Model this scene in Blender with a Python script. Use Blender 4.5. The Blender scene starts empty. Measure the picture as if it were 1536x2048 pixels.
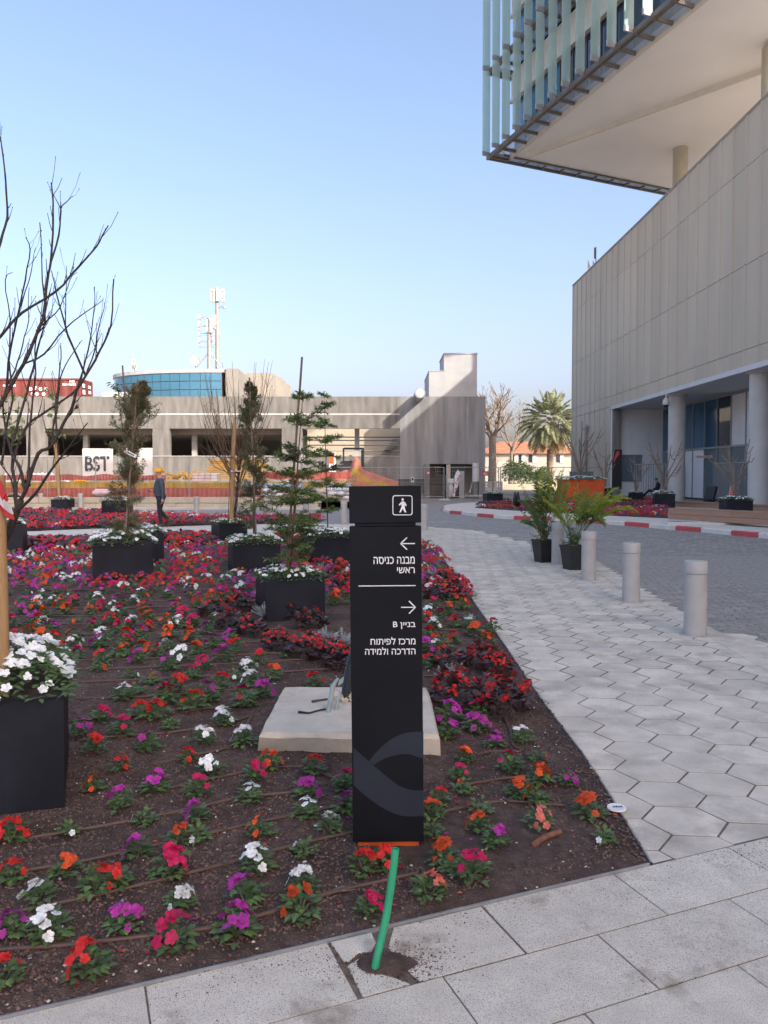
import bpy, bmesh, math, random
import numpy as np
from mathutils import Vector, Matrix, Euler, noise

random.seed(7)
rng = np.random.default_rng(7)
S = bpy.context.scene
COL = S.collection
R = math.radians
PI = math.pi

# ---------------------------------------------------------------- camera
FPX, CX, CY, PITCH, EYE = 1538.0, 768.0, 1003.7, R(2.0), 1.58
cam_d = bpy.data.cameras.new("camera")
cam = bpy.data.objects.new("camera", cam_d)
COL.objects.link(cam)
cam.location = (0, 0, EYE)
cam.rotation_euler = (R(90) - PITCH, 0, 0)
cam_d.sensor_fit = 'VERTICAL'
cam_d.sensor_height = 36.0
cam_d.lens = FPX / 2048 * 36.0
cam_d.shift_y = (CY - 1024) / 2048
cam_d.clip_start = 0.05
cam_d.clip_end = 6000
S.camera = cam

# ---------------------------------------------------------------- light
SUN_EL, SUN_AZ = R(29.6), R(139.8)
world = bpy.data.worlds.new("World")
S.world = world
world.use_nodes = True
wn = world.node_tree
sky = wn.nodes.new('ShaderNodeTexSky')
sky.sky_type = 'NISHITA'
sky.sun_disc = False
sky.sun_elevation = SUN_EL
sky.sun_rotation = SUN_AZ
sky.air_density = 1.0
sky.dust_density = 4.8
sky.ozone_density = 3.0
bg = wn.nodes['Background']
bg.inputs['Strength'].default_value = 0.15
tint = wn.nodes.new('ShaderNodeMix'); tint.data_type = 'RGBA'; tint.blend_type = 'MULTIPLY'; tint.inputs[0].default_value = 1.0
geo_w = wn.nodes.new('ShaderNodeTexCoord'); sep = wn.nodes.new('ShaderNodeSeparateXYZ'); wn.links.new(geo_w.outputs['Generated'], sep.inputs[0])
mrw = wn.nodes.new('ShaderNodeMapRange'); mrw.interpolation_type = 'SMOOTHSTEP'; mrw.inputs['From Min'].default_value = .02; mrw.inputs['From Max'].default_value = .55
wn.links.new(sep.outputs['Z'], mrw.inputs['Value'])
hz = wn.nodes.new('ShaderNodeMix'); hz.data_type = 'RGBA'; hz.inputs[6].default_value = (1.03, .85, .86, 1); hz.inputs[7].default_value = (1.07, .97, .91, 1)
wn.links.new(mrw.outputs[0], hz.inputs[0]); wn.links.new(hz.outputs[2], tint.inputs[7])      # the whole horizon is a paler, less green haze than the zenith
wn.links.new(sky.outputs[0], tint.inputs[6]); wn.links.new(tint.outputs[2], bg.inputs['Color'])
sun_d = bpy.data.lights.new("sun", 'SUN')
sun_d.energy = 2.0
sun_d.angle = R(0.6)
sun_d.color = (1.0, 0.945, 0.86)
sun = bpy.data.objects.new("sun", sun_d)
COL.objects.link(sun)
sdir = Vector((math.sin(SUN_AZ) * math.cos(SUN_EL), math.cos(SUN_AZ) * math.cos(SUN_EL), math.sin(SUN_EL)))
sun.rotation_euler = sdir.to_track_quat('Z', 'Y').to_euler()
S.view_settings.view_transform = 'Standard'
S.view_settings.look = 'None'
S.view_settings.exposure = 1.42
S.view_settings.gamma = 1.0
S.view_settings.use_curve_mapping = False
S.render.engine = 'CYCLES'
S.cycles.max_bounces = 8
S.cycles.transparent_max_bounces = 12

# ---------------------------------------------------------------- photo geometry -> world
def ray(px, py):
    x = (px - CX) / FPX
    v = (CY - py) / FPX
    return Vector((x, math.cos(PITCH) + v * math.sin(PITCH), -math.sin(PITCH) + v * math.cos(PITCH)))
def G(px, py, z=0.0):
    r = ray(px, py)
    t = (z - EYE) / r.z
    return Vector((r.x * t, r.y * t, z))
def W(px, py, Y):
    r = ray(px, py)
    t = Y / r.y
    return Vector((r.x * t, Y, EYE + r.z * t))

# ---------------------------------------------------------------- mesh builder
class MB:
    def __init__(self):
        self.v = []; self.f = []; self.m = []
    def add(self, verts, faces, mi=0):
        b = len(self.v)
        self.v.extend([tuple(p) for p in verts])
        for f in faces:
            self.f.append(tuple(i + b for i in f)); self.m.append(mi)
        return self
    def box(self, c, s, rz=0.0, mi=0, M=None, bev=0.0):
        sx, sy, sz = s[0] / 2, s[1] / 2, s[2] / 2
        m = M if M is not None else Matrix.Rotation(rz, 3, 'Z')
        c = Vector(c)
        if bev <= 0:
            vs = [c + m @ Vector((x * sx, y * sy, z * sz)) for z in (-1, 1) for x, y in ((-1, -1), (1, -1), (1, 1), (-1, 1))]
            self.add(vs, [(3, 2, 1, 0), (4, 5, 6, 7), (0, 1, 5, 4), (1, 2, 6, 5), (2, 3, 7, 6), (3, 0, 4, 7)], mi)
        else:
            b = bev
            rings = []
            for z, i in ((-sz, b), (-sz + b, 0), (sz - b, 0), (sz, b)):
                rings.append([c + m @ Vector((x * (sx - i), y * (sy - i), z)) for x, y in ((-1, -1), (1, -1), (1, 1), (-1, 1))])
            vs = [p for r_ in rings for p in r_]
            fs = [(3, 2, 1, 0), (12, 13, 14, 15)]
            for k in range(3):
                for j in range(4):
                    a = k * 4 + j; d = k * 4 + (j + 1) % 4
                    fs.append((a, d, d + 4, a + 4))
            self.add(vs, fs, mi)
        return self
    def prism(self, poly, z0, z1, mi=0, inset=0.0):
        n = len(poly)
        bot = [(p[0], p[1], z0) for p in poly]
        vs = list(bot)
        if inset > 0:
            cx = sum(p[0] for p in poly) / n; cy = sum(p[1] for p in poly) / n
            mid = [(p[0], p[1], z1 - inset) for p in poly]
            top = []
            for p in poly:
                d = math.hypot(p[0] - cx, p[1] - cy) + 1e-9
                k = max(0.0, 1 - inset / d)
                top.append((cx + (p[0] - cx) * k, cy + (p[1] - cy) * k, z1))
            vs += mid + top
            fs = [tuple(range(n - 1, -1, -1)), tuple(range(2 * n, 3 * n))]
            for k in range(2):
                for i in range(n):
                    j = (i + 1) % n
                    fs.append((k * n + i, k * n + j, (k + 1) * n + j, (k + 1) * n + i))
        else:
            vs += [(p[0], p[1], z1) for p in poly]
            fs = [tuple(range(n - 1, -1, -1)), tuple(range(n, 2 * n))]
            for i in range(n):
                j = (i + 1) % n
                fs.append((i, j, n + j, n + i))
        return self.add(vs, fs, mi)
    def tube(self, pts, rad, n=6, mi=0, cap=True):
        pts = [Vector(p) for p in pts]
        k = len(pts)
        if not hasattr(rad, '__len__'):
            rad = [rad] * k
        t0 = (pts[1] - pts[0]).normalized()
        up = Vector((0, 0, 1)) if abs(t0.z) < 0.9 else Vector((1, 0, 0))
        nrm = t0.cross(up).normalized()
        vs = []
        for i in range(k):
            if i == 0: t = pts[1] - pts[0]
            elif i == k - 1: t = pts[-1] - pts[-2]
            else: t = pts[i + 1] - pts[i - 1]
            if t.length < 1e-9: t = t0
            t = t.normalized()
            nrm = nrm - t * nrm.dot(t)
            if nrm.length < 1e-6: nrm = t.orthogonal()
            nrm.normalize()
            bn = t.cross(nrm)
            for j in range(n):
                a = 2 * PI * j / n
                vs.append(pts[i] + (nrm * math.cos(a) + bn * math.sin(a)) * rad[i])
        fs = []
        for i in range(k - 1):
            for j in range(n):
                a = i * n + j; b = i * n + (j + 1) % n
                fs.append((a, b, b + n, a + n))
        if cap:
            fs.append(tuple(range(n - 1, -1, -1)))
            fs.append(tuple(range((k - 1) * n, k * n)))
        return self.add(vs, fs, mi)
    def lathe(self, prof, n=16, c=(0, 0, 0), mi=0, capb=True, capt=True):
        vs = []
        for r_, z in prof:
            for j in range(n):
                a = 2 * PI * j / n
                vs.append((c[0] + r_ * math.cos(a), c[1] + r_ * math.sin(a), c[2] + z))
        fs = []
        for i in range(len(prof) - 1):
            for j in range(n):
                a = i * n + j; b = i * n + (j + 1) % n
                fs.append((a, b, b + n, a + n))
        if capb: fs.append(tuple(range(n - 1, -1, -1)))
        if capt: fs.append(tuple(range((len(prof) - 1) * n, len(prof) * n)))
        return self.add(vs, fs, mi)
    def leaf(self, p, d, nrm, L, w, mi=0, bend=0.25):
        """pointed leaf folded along its midrib: 4 faces"""
        d = Vector(d).normalized(); nrm = Vector(nrm)
        s = d.cross(nrm)
        if s.length < 1e-6: s = d.orthogonal()
        s.normalize(); u = s.cross(d).normalized()
        p = Vector(p)
        m1 = p + d * L * .45 + u * L * bend * .25
        tip = p + d * L - u * L * bend
        a = p + d * L * .42 + s * w * .5 - u * L * bend * .02
        b = p + d * L * .42 - s * w * .5 - u * L * bend * .02
        return self.add([p, a, tip, b, m1], [(0, 4, 1), (1, 4, 2), (0, 3, 4), (3, 2, 4)], mi)
    def blade(self, p, d, nrm, L, w, mi=0, droop=0.0):
        d = Vector(d).normalized(); s = d.cross(Vector(nrm))
        if s.length < 1e-6: s = d.orthogonal()
        s.normalize(); p = Vector(p)
        q = p + d * L * .5; t = p + d * L - Vector((0, 0, droop * L))
        return self.add([p, q + s * w * .5, t, q - s * w * .5], [(0, 1, 2), (0, 2, 3)], mi)
    def mesh(self, name, mats, smooth=False):
        me = bpy.data.meshes.new(name)
        me.from_pydata(self.v, [], self.f)
        for m in (mats if isinstance(mats, (list, tuple)) else [mats]):
            me.materials.append(m)
        if len(me.polygons):
            me.polygons.foreach_set('material_index', self.m)
            if smooth: me.polygons.foreach_set('use_smooth', [True] * len(me.polygons))
        me.update()
        return me
    def build(self, name, mats, parent=None, smooth=False, kind=None, local=False, angle=None):
        """world coordinates in; if parent given, stored relative to it (parents are unrotated when built)"""
        if parent is not None and not local:
            o0 = wloc(parent)
            self.v = [(p[0] - o0.x, p[1] - o0.y, p[2] - o0.z) for p in self.v]
        elif parent is None and not local and self.v:
            pass
        me = self.mesh(name, mats, smooth or angle is not None)
        if angle is not None:
            try: me.set_sharp_from_angle(angle=R(angle))
            except Exception: pass
        ob = bpy.data.objects.new(name, me)
        COL.objects.link(ob)
        if parent is not None: ob.parent = parent
        if kind: ob['kind'] = kind
        return ob

def wloc(o):
    v = Vector(o.location)
    while o.parent:
        o = o.parent; v = v + Vector(o.location)
    return v
def tag(o, label, cat, group=None):
    o['label'] = label; o['category'] = cat
    if group: o['group'] = group
    return o
def thing(name, label, cat, loc=(0, 0, 0), rz=0.0, group=None):
    o = bpy.data.objects.new(name, None)
    o.empty_display_size = 0.1
    COL.objects.link(o)
    o.location = loc; o.rotation_euler = (0, 0, rz)
    return tag(o, label, cat, group)
def inst(name, me, loc=(0, 0, 0), rot=(0, 0, 0), sc=(1, 1, 1), parent=None):
    o = bpy.data.objects.new(name, me)
    COL.objects.link(o)
    o.location = loc; o.rotation_euler = rot; o.scale = sc if hasattr(sc, '__len__') else (sc, sc, sc)
    if parent is not None: o.parent = parent
    return o
KIDS = {}
def dup(root, loc, rz=0.0, label=None, group=None, sc=None):
    r = root.copy(); COL.objects.link(r)
    r.location = loc; r.rotation_euler = (0, 0, rz)
    if sc is not None: r.scale = (sc, sc, sc)
    if label: r['label'] = label
    if group: r['group'] = group
    kids = [o for o in COL.objects if o.parent == root] if root.name not in KIDS else KIDS[root.name]
    KIDS[root.name] = kids
    for ch in kids:
        c = ch.copy(); COL.objects.link(c); c.parent = r
        gk = KIDS.get(ch.name)
        if gk is None:
            gk = [o for o in COL.objects if o.parent == ch]; KIDS[ch.name] = gk
        for g in gk:
            d = g.copy(); COL.objects.link(d); d.parent = c
    return r

# ---------------------------------------------------------------- materials
def M(name, col, rough=.7, var=.12, scale=6.0, metal=0.0, bump=0.0, bscale=60.0, objvar=0.0, col2=None, c2scale=1.2,
      c2lo=.5, c2hi=.7, trans=0.0, spec=.5, stretch=None, speck=None, alpha=1.0, emit=None, bdist=.01, transl=0.0, speck_scale=220, tint=0.0):
    m = bpy.data.materials.new(name); m.use_nodes = True
    nt = m.node_tree; N = nt.nodes; L = nt.links
    b = N['Principled BSDF']
    b.inputs['Roughness'].default_value = rough
    b.inputs['Metallic'].default_value = metal
    b.inputs['Specular IOR Level'].default_value = spec
    g = N.new('ShaderNodeNewGeometry')
    vec = g.outputs['Position']
    if stretch:
        mp = N.new('ShaderNodeMapping'); mp.inputs['Scale'].default_value = stretch
        L.new(vec, mp.inputs['Vector']); vecs = mp.outputs[0]
    else: vecs = vec
    nz = N.new('ShaderNodeTexNoise'); nz.inputs['Scale'].default_value = scale; nz.inputs['Detail'].default_value = 4
    L.new(vecs, nz.inputs['Vector'])
    mr = N.new('ShaderNodeMapRange'); mr.inputs['From Min'].default_value = .3; mr.inputs['From Max'].default_value = .7
    mr.inputs['To Min'].default_value = 1 - var; mr.inputs['To Max'].default_value = 1 + var
    L.new(nz.outputs['Fac'], mr.inputs['Value'])
    val = mr.outputs[0]
    if objvar > 0:
        oi = N.new('ShaderNodeObjectInfo')
        m2 = N.new('ShaderNodeMapRange'); m2.inputs['To Min'].default_value = 1 - objvar; m2.inputs['To Max'].default_value = 1 + objvar
        L.new(oi.outputs['Random'], m2.inputs['Value'])
        mm = N.new('ShaderNodeMath'); mm.operation = 'MULTIPLY'
        L.new(val, mm.inputs[0]); L.new(m2.outputs[0], mm.inputs[1]); val = mm.outputs[0]
    vm = N.new('ShaderNodeVectorMath'); vm.operation = 'SCALE'
    vm.inputs[0].default_value = col[:3]
    L.new(val, vm.inputs['Scale'])
    cout = vm.outputs[0]
    if col2 is not None:
        n2 = N.new('ShaderNodeTexNoise'); n2.inputs['Scale'].default_value = c2scale; n2.inputs['Detail'].default_value = 6
        n2.inputs['Roughness'].default_value = .65
        L.new(vecs, n2.inputs['Vector'])
        r2 = N.new('ShaderNodeMapRange'); r2.inputs['From Min'].default_value = c2lo; r2.inputs['From Max'].default_value = c2hi
        L.new(n2.outputs['Fac'], r2.inputs['Value'])
        mx = N.new('ShaderNodeMix'); mx.data_type = 'RGBA'
        L.new(r2.outputs[0], mx.inputs[0]); L.new(cout, mx.inputs[6]); mx.inputs[7].default_value = (*col2[:3], 1)
        cout = mx.outputs[2]
    if speck is not None:
        n3 = N.new('ShaderNodeTexNoise'); n3.inputs['Scale'].default_value = speck_scale; n3.inputs['Detail'].default_value = 2
        L.new(vec, n3.inputs['Vector'])
        r3 = N.new('ShaderNodeMapRange'); r3.inputs['From Min'].default_value = .56; r3.inputs['From Max'].default_value = .64
        L.new(n3.outputs['Fac'], r3.inputs['Value'])
        mx = N.new('ShaderNodeMix'); mx.data_type = 'RGBA'
        L.new(r3.outputs[0], mx.inputs[0]); L.new(cout, mx.inputs[6]); mx.inputs[7].default_value = (*speck[:3], 1)
        cout = mx.outputs[2]
    L.new(cout, b.inputs['Base Color'])
    if bump > 0:
        nb = N.new('ShaderNodeTexNoise'); nb.inputs['Scale'].default_value = bscale; nb.inputs['Detail'].default_value = 4
        L.new(vecs, nb.inputs['Vector'])
        bp = N.new('ShaderNodeBump'); bp.inputs['Strength'].default_value = bump; bp.inputs['Distance'].default_value = bdist
        L.new(nb.outputs['Fac'], bp.inputs['Height']); L.new(bp.outputs[0], b.inputs['Normal'])
    if trans > 0:
        b.inputs['Transmission Weight'].default_value = trans
        b.inputs['IOR'].default_value = 1.1
    if alpha < 1: b.inputs['Alpha'].default_value = alpha
    if transl > 0:
        tr = N.new('ShaderNodeBsdfTranslucent'); L.new(cout, tr.inputs['Color'])
        ms = N.new('ShaderNodeMixShader'); ms.inputs[0].default_value = transl
        out = N['Material Output']
        L.new(b.outputs[0], ms.inputs[1]); L.new(tr.outputs[0], ms.inputs[2]); L.new(ms.outputs[0], out.inputs['Surface'])
    return m

MT = {}
MT['slab'] = M('speckled_paving', (.64, .59, .50), .8, .10, 9, bump=.35, bscale=260, objvar=.05, col2=(.30, .24, .175), c2scale=3.1, c2lo=.56, c2hi=.70, speck=(.20, .195, .19), speck_scale=300, bdist=.004)
MT['hex'] = M('hex_paving', (.65, .59, .495), .8, .16, 5, bump=.25, bscale=160, objvar=.11, col2=(.36, .32, .26), c2scale=2.2, c2lo=.5, c2hi=.72, speck=(.34, .33, .32), speck_scale=260, bdist=.004)
MT['joint'] = M('joint_sand', (.15, .12, .095), .95, .3, 30, bump=.4)
MT['road'] = M('road_block', (.27, .255, .235), .75, .25, 14, bump=.3, bscale=120, objvar=.18, col2=(.26, .25, .235), c2scale=.45, c2lo=.5, c2hi=.75)
MT['earth'] = M('bare_earth', (.36, .27, .19), .95, .25, .8, bump=.6, bscale=4, bdist=.1, col2=(.40, .22, .15), c2scale=.35)
MT['ground'] = M('dusty_ground', (.34, .29, .23), .95, .2, .2)
MT['soil'] = M('dark_soil', (.115, .074, .060), .95, .5, 22, bump=1.0, bscale=130, bdist=.02, col2=(.052, .030, .026), c2scale=2.2, c2lo=.45, c2hi=.62, speck=(.10, .07, .06), speck_scale=180)
MT['gravel'] = M('lava_gravel', (.135, .084, .070), .95, .75, 60, objvar=0)
MT['pale_chip'] = M('pale_chip', (.5, .47, .42), .8, .3, 50)
MT['hose'] = M('brown_hose', (.095, .056, .043), .55, .15, 20)
MT['steel'] = M('edging_steel', (.36, .37, .38), .45, .15, 12, metal=.6)
MT['planter'] = M('charcoal_planter', (.013, .016, .025), .5, .25, 3, spec=.2, bump=.05, bscale=200, col2=(.024, .027, .037), c2scale=1.5, c2lo=.5, c2hi=.9)
MT['planter_orange'] = M('orange_planter', (.62, .10, .018), .5, .12, 3)
MT['sign'] = M('sign_black', (.0075, .009, .0125), .55, .15, 4, spec=.13)
MT['sign_grey'] = M('sign_grey_print', (.026, .032, .045), .55, .08, 4, spec=.13)
MT['print'] = M('white_print', (.75, .76, .78), .6, .03, 10)
MT['orange'] = M('orange_base', (.55, .085, .015), .5, .1, 8)
MT['bollard'] = M('bollard_grey', (.42, .41, .395), .6, .08, 6, bump=.1, bscale=200, col2=(.27, .265, .25), c2scale=4, c2lo=.62, c2hi=.8)
MT['green_pipe'] = M('green_pipe', (.03, .33, .17), .4, .12, 10)
MT['concrete'] = M('garage_concrete', (.185, .175, .16), .9, .30, 1.3, bump=.5, bscale=6, bdist=.03, col2=(.165, .155, .14), c2scale=.8, c2lo=.48, c2hi=.72, stretch=(2.2, 1, .45))
MT['concrete_dark'] = M('fresh_concrete', (.25, .245, .24), .9, .28, .8, bump=.5, bscale=6, bdist=.03, col2=(.34, .33, .32), c2scale=1.1, c2lo=.58, c2hi=.72, stretch=(2.8, 1, .25))
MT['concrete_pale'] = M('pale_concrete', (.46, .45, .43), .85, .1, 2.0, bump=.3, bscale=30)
MT['slabtop'] = M('footing_concrete', (.58, .52, .43), .9, .12, 7, bump=.5, bscale=45, col2=(.36, .30, .22), c2scale=3.5, c2lo=.55, c2hi=.75)
MT['white'] = M('white_render', (.60, .585, .56), .8, .05, 1.5)
MT['bright_white'] = M('bright_white', (.80, .80, .80), .7, .04, 1.5)
MT['roof_white'] = M('roof_white', (.47, .46, .45), .85, .08, 1.5)
MT['house_white'] = M('house_white', (.36, .34, .30), .85, .06, 1.5)
MT['cream'] = M('cream_wall', (.50, .42, .31), .85, .08, 1.0)
MT['interior'] = M('garage_interior', (.30, .27, .24), .9, .1, .6)
MT['panel'] = M('taupe_panel', (.54, .475, .37), .62, .09, .5, objvar=.035, metal=0.0, bump=.12, bscale=40, stretch=(1, 1, .12), spec=.3)
MT['soffit'] = M('pale_soffit', (.80, .80, .79), .8, .05, .25)
MT['soffit_white'] = M('white_soffit', (.62, .62, .63), .7, .04, .4)
MT['cream_metal'] = M('cream_metal', (.60, .58, .53), .6, .05, 2)
MT['col_cream'] = M('column_cream', (.40, .38, .31), .6, .05, 2)
MT['col_grey'] = M('column_grey', (.54, .52, .49), .75, .08, 1.2, bump=.15, bscale=30)
MT['frame_dark'] = M('bronze_frame', (.16, .145, .13), .5, .1, 3, metal=.3)
MT['frame_grey'] = M('grey_frame', (.35, .36, .37), .5, .08, 3, metal=.3)
MT['kerb_w'] = M('kerb_white', (.66, .63, .56), .75, .1, 3, col2=(.40, .37, .33), c2scale=3, c2lo=.6, c2hi=.75)
MT['kerb_r'] = M('kerb_red', (.50, .085, .085), .75, .12, 3, col2=(.36, .24, .22), c2scale=3, c2lo=.62, c2hi=.78)
MT['island'] = M('island_paving', (.58, .54, .475), .85, .1, 3)
MT['cladding'] = M('brown_cladding', (.34, .205, .135), .65, .1, 3, objvar=.06, stretch=(1, 1, 8))
MT['wood'] = M('stake_wood', (.40, .25, .12), .8, .2, 30, stretch=(1, 1, .12), objvar=.1)
MT['wood_dark'] = M('weathered_wood', (.17, .125, .10), .85, .2, 30, stretch=(1, 1, .12), objvar=.15)
MT['timber'] = M('yellow_timber', (.58, .34, .08), .75, .15, 3, objvar=.12)
MT['bark'] = M('dark_bark', (.045, .034, .032), .85, .25, 40, bump=.4, bscale=80)
MT['bark_grey'] = M('grey_bark', (.24, .19, .15), .9, .25, 8, bump=.5, bscale=20)
MT['bark_brown'] = M('brown_bark', (.13, .085, .055), .9, .25, 40)
MT['orange_net'] = M('orange_net', (.55, .22, .15), .7, .2, 3, transl=.3)
MT['red_net'] = M('red_net', (.40, .10, .08), .7, .25, 2.5, transl=.2)
MT['mustard_net'] = M('mustard_net', (.47, .29, .05), .7, .2, 2.5, transl=.2)
MT['blue_sheet'] = M('blue_sheet', (.35, .47, .58), .5, .1, 2)
MT['bag'] = M('white_bag', (.66, .67, .70), .7, .12, 3)
MT['pink_sheet'] = M('pink_sheet', (.60, .45, .46), .6, .15, 3)
MT['fence'] = M('fence_steel', (.36, .36, .36), .5, .1, 5, metal=.5)
MT['black'] = M('black_plastic', (.012, .012, .013), .5, .1, 5)
MT['roof_tile'] = M('roof_tile', (.33, .15, .085), .8, .2, 2)
MT['red_paint'] = M('container_red', (.17, .040, .030), .6, .15, 1.0, col2=(.22, .05, .04), c2scale=1.0)
MT['stone_cream'] = M('cream_stone', (.27, .25, .215), .8, .08, .6)
MT['stone_wall'] = M('low_stone_wall', (.47, .41, .31), .85, .12, 2, col2=(.33, .29, .23), c2scale=1.3, c2lo=.5, c2hi=.7)
MT['mast'] = M('mast_paint', (.26, .26, .26), .5, .08, 2)
MT['antenna'] = M('antenna_white', (.36, .36, .35), .5, .05, 2)
MT['red_print'] = M('red_print', (.50, .03, .035), .6, .1, 6)
MT['tape_white'] = M('tape_white', (.70, .68, .68), .5, .06, 10, transl=.2)
MT['tape_red'] = M('tape_red', (.55, .04, .04), .5, .1, 10, transl=.2)
MT['skin'] = M('skin', (.46, .25, .17), .55, .08, 20)
MT['shirt'] = M('blue_grey_shirt', (.050, .065, .088), .9, .15, 14, bump=.3, bscale=25, bdist=.02)
MT['trousers'] = M('dark_trousers', (.012, .016, .026), .9, .2, 14, bump=.3, bscale=25, bdist=.02)
MT['boots'] = M('brown_boots', (.06, .035, .022), .7, .2, 20)
MT['helmet'] = M('yellow_helmet', (.78, .38, .012), .35, .05, 5)
MT['pot'] = M('black_pot', (.018, .020, .022), .5, .2, 8)
# foliage
def leafmat(name, col, var=.35, scale=35, rough=.5, transl=.35, objvar=.12, **k):
    return M(name, col, rough, var, scale, transl=transl, objvar=objvar, **k)
MT['leaf'] = leafmat('impatiens_leaf', (.115, .19, .08))
MT['leaf_light'] = leafmat('light_leaf', (.14, .24, .06))
MT['bronze'] = leafmat('bronze_leaf', (.060, .032, .032), rough=.34, transl=.05)
MT['silver'] = leafmat('silver_leaf', (.46, .50, .49), var=.2, rough=.8)
MT['podo'] = leafmat('podocarpus_leaf', (.16, .25, .075))
MT['podo_tip'] = leafmat('podocarpus_dark_leaf', (.08, .12, .06))
MT['cypress'] = leafmat('cypress_leaf', (.23, .205, .115))
MT['cypress_green'] = leafmat('cypress_green_leaf', (.16, .18, .09))
MT['areca'] = leafmat('areca_leaf', (.36, .42, .08))
MT['areca_dark'] = leafmat('areca_dark_leaf', (.16, .24, .07))
MT['palm'] = leafmat('date_palm_leaf', (.32, .35, .20), scale=3)
MT['palm_dry'] = leafmat('dry_frond', (.36, .27, .15), scale=3)
MT['hedge'] = leafmat('hedge_leaf', (.10, .15, .05), scale=6)
MT['dry_leaf'] = leafmat('dry_red_leaf', (.09, .018, .015))
def petal(name, col): return M(name, col, .55, .26, 45, transl=.25, objvar=.20, spec=.3)
PET = {'r': petal('red_petal', (.62, .030, .026)), 'o': petal('orange_petal', (.70, .10, .025)), 'm': petal('crimson_petal', (.58, .018, .11)),
       'p': petal('purple_petal', (.46, .045, .34)), 'w': petal('white_petal', (.82, .83, .82)), 's': petal('salmon_petal', (.80, .22, .17))}
MT['eye'] = M('flower_eye', (.75, .45, .04), .6)

def glassmat(name, col, rough=.06, alpha=None, metal=.0, var=.1, scale=.15):
    m = M(name, col, rough, var, scale, spec=.9, metal=metal)
    return m
MT['glass_blue'] = glassmat('blue_glass', (.045, .14, .25), .08, metal=.35)
MT['glass_dark'] = glassmat('dark_glass', (.03, .045, .075), .05, metal=.3)
MT['glass_curve'] = glassmat('curved_blue_glass', (.07, .21, .31), .12, metal=.3)
MT['glass_door'] = glassmat('door_glass', (.16, .22, .25), .05, metal=.2)
def finmat():
    m = bpy.data.materials.new('fin_glass'); m.use_nodes = True
    N = m.node_tree.nodes; L = m.node_tree.links
    b = N['Principled BSDF']; b.inputs['Base Color'].default_value = (.52, .66, .64, 1); b.inputs['Roughness'].default_value = .25
    t = N.new('ShaderNodeBsdfTransparent'); t.inputs['Color'].default_value = (.80, .92, .90, 1)
    ms = N.new('ShaderNodeMixShader'); ms.inputs[0].default_value = .48
    L.new(b.outputs[0], ms.inputs[1]); L.new(t.outputs[0], ms.inputs[2]); L.new(ms.outputs[0], N['Material Output'].inputs['Surface'])
    return m
MT['fin'] = finmat()
def roadmat():
    m = M('road_far', (.27, .255, .235), .75, .25, 14, bump=.2, bscale=60, col2=(.30, .28, .25), c2scale=.45, c2lo=.5, c2hi=.75)
    nt = m.node_tree; N = nt.nodes; L = nt.links
    b = N['Principled BSDF']; src = b.inputs['Base Color'].links[0].from_socket
    g = N.new('ShaderNodeNewGeometry'); mp = N.new('ShaderNodeMapping'); mp.inputs['Rotation'].default_value = (0, 0, R(-22))
    L.new(g.outputs['Position'], mp.inputs['Vector'])
    br = N.new('ShaderNodeTexBrick'); br.inputs['Scale'].default_value = 1.0
    br.inputs['Brick Width'].default_value = .2; br.inputs['Row Height'].default_value = .1; br.inputs['Mortar Size'].default_value = .006
    br.inputs['Color1'].default_value = (.8, .8, .8, 1); br.inputs['Color2'].default_value = (1.25, 1.25, 1.25, 1); br.inputs['Mortar'].default_value = (.5, .48, .45, 1)
    L.new(mp.outputs[0], br.inputs['Vector'])
    mx = N.new('ShaderNodeMix'); mx.data_type = 'RGBA'; mx.blend_type = 'MULTIPLY'; mx.inputs[0].default_value = 1
    L.new(src, mx.inputs[6]); L.new(br.outputs['Color'], mx.inputs[7]); L.new(mx.outputs[2], b.inputs['Base Color'])
    return m
MT['road_far'] = roadmat()

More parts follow.
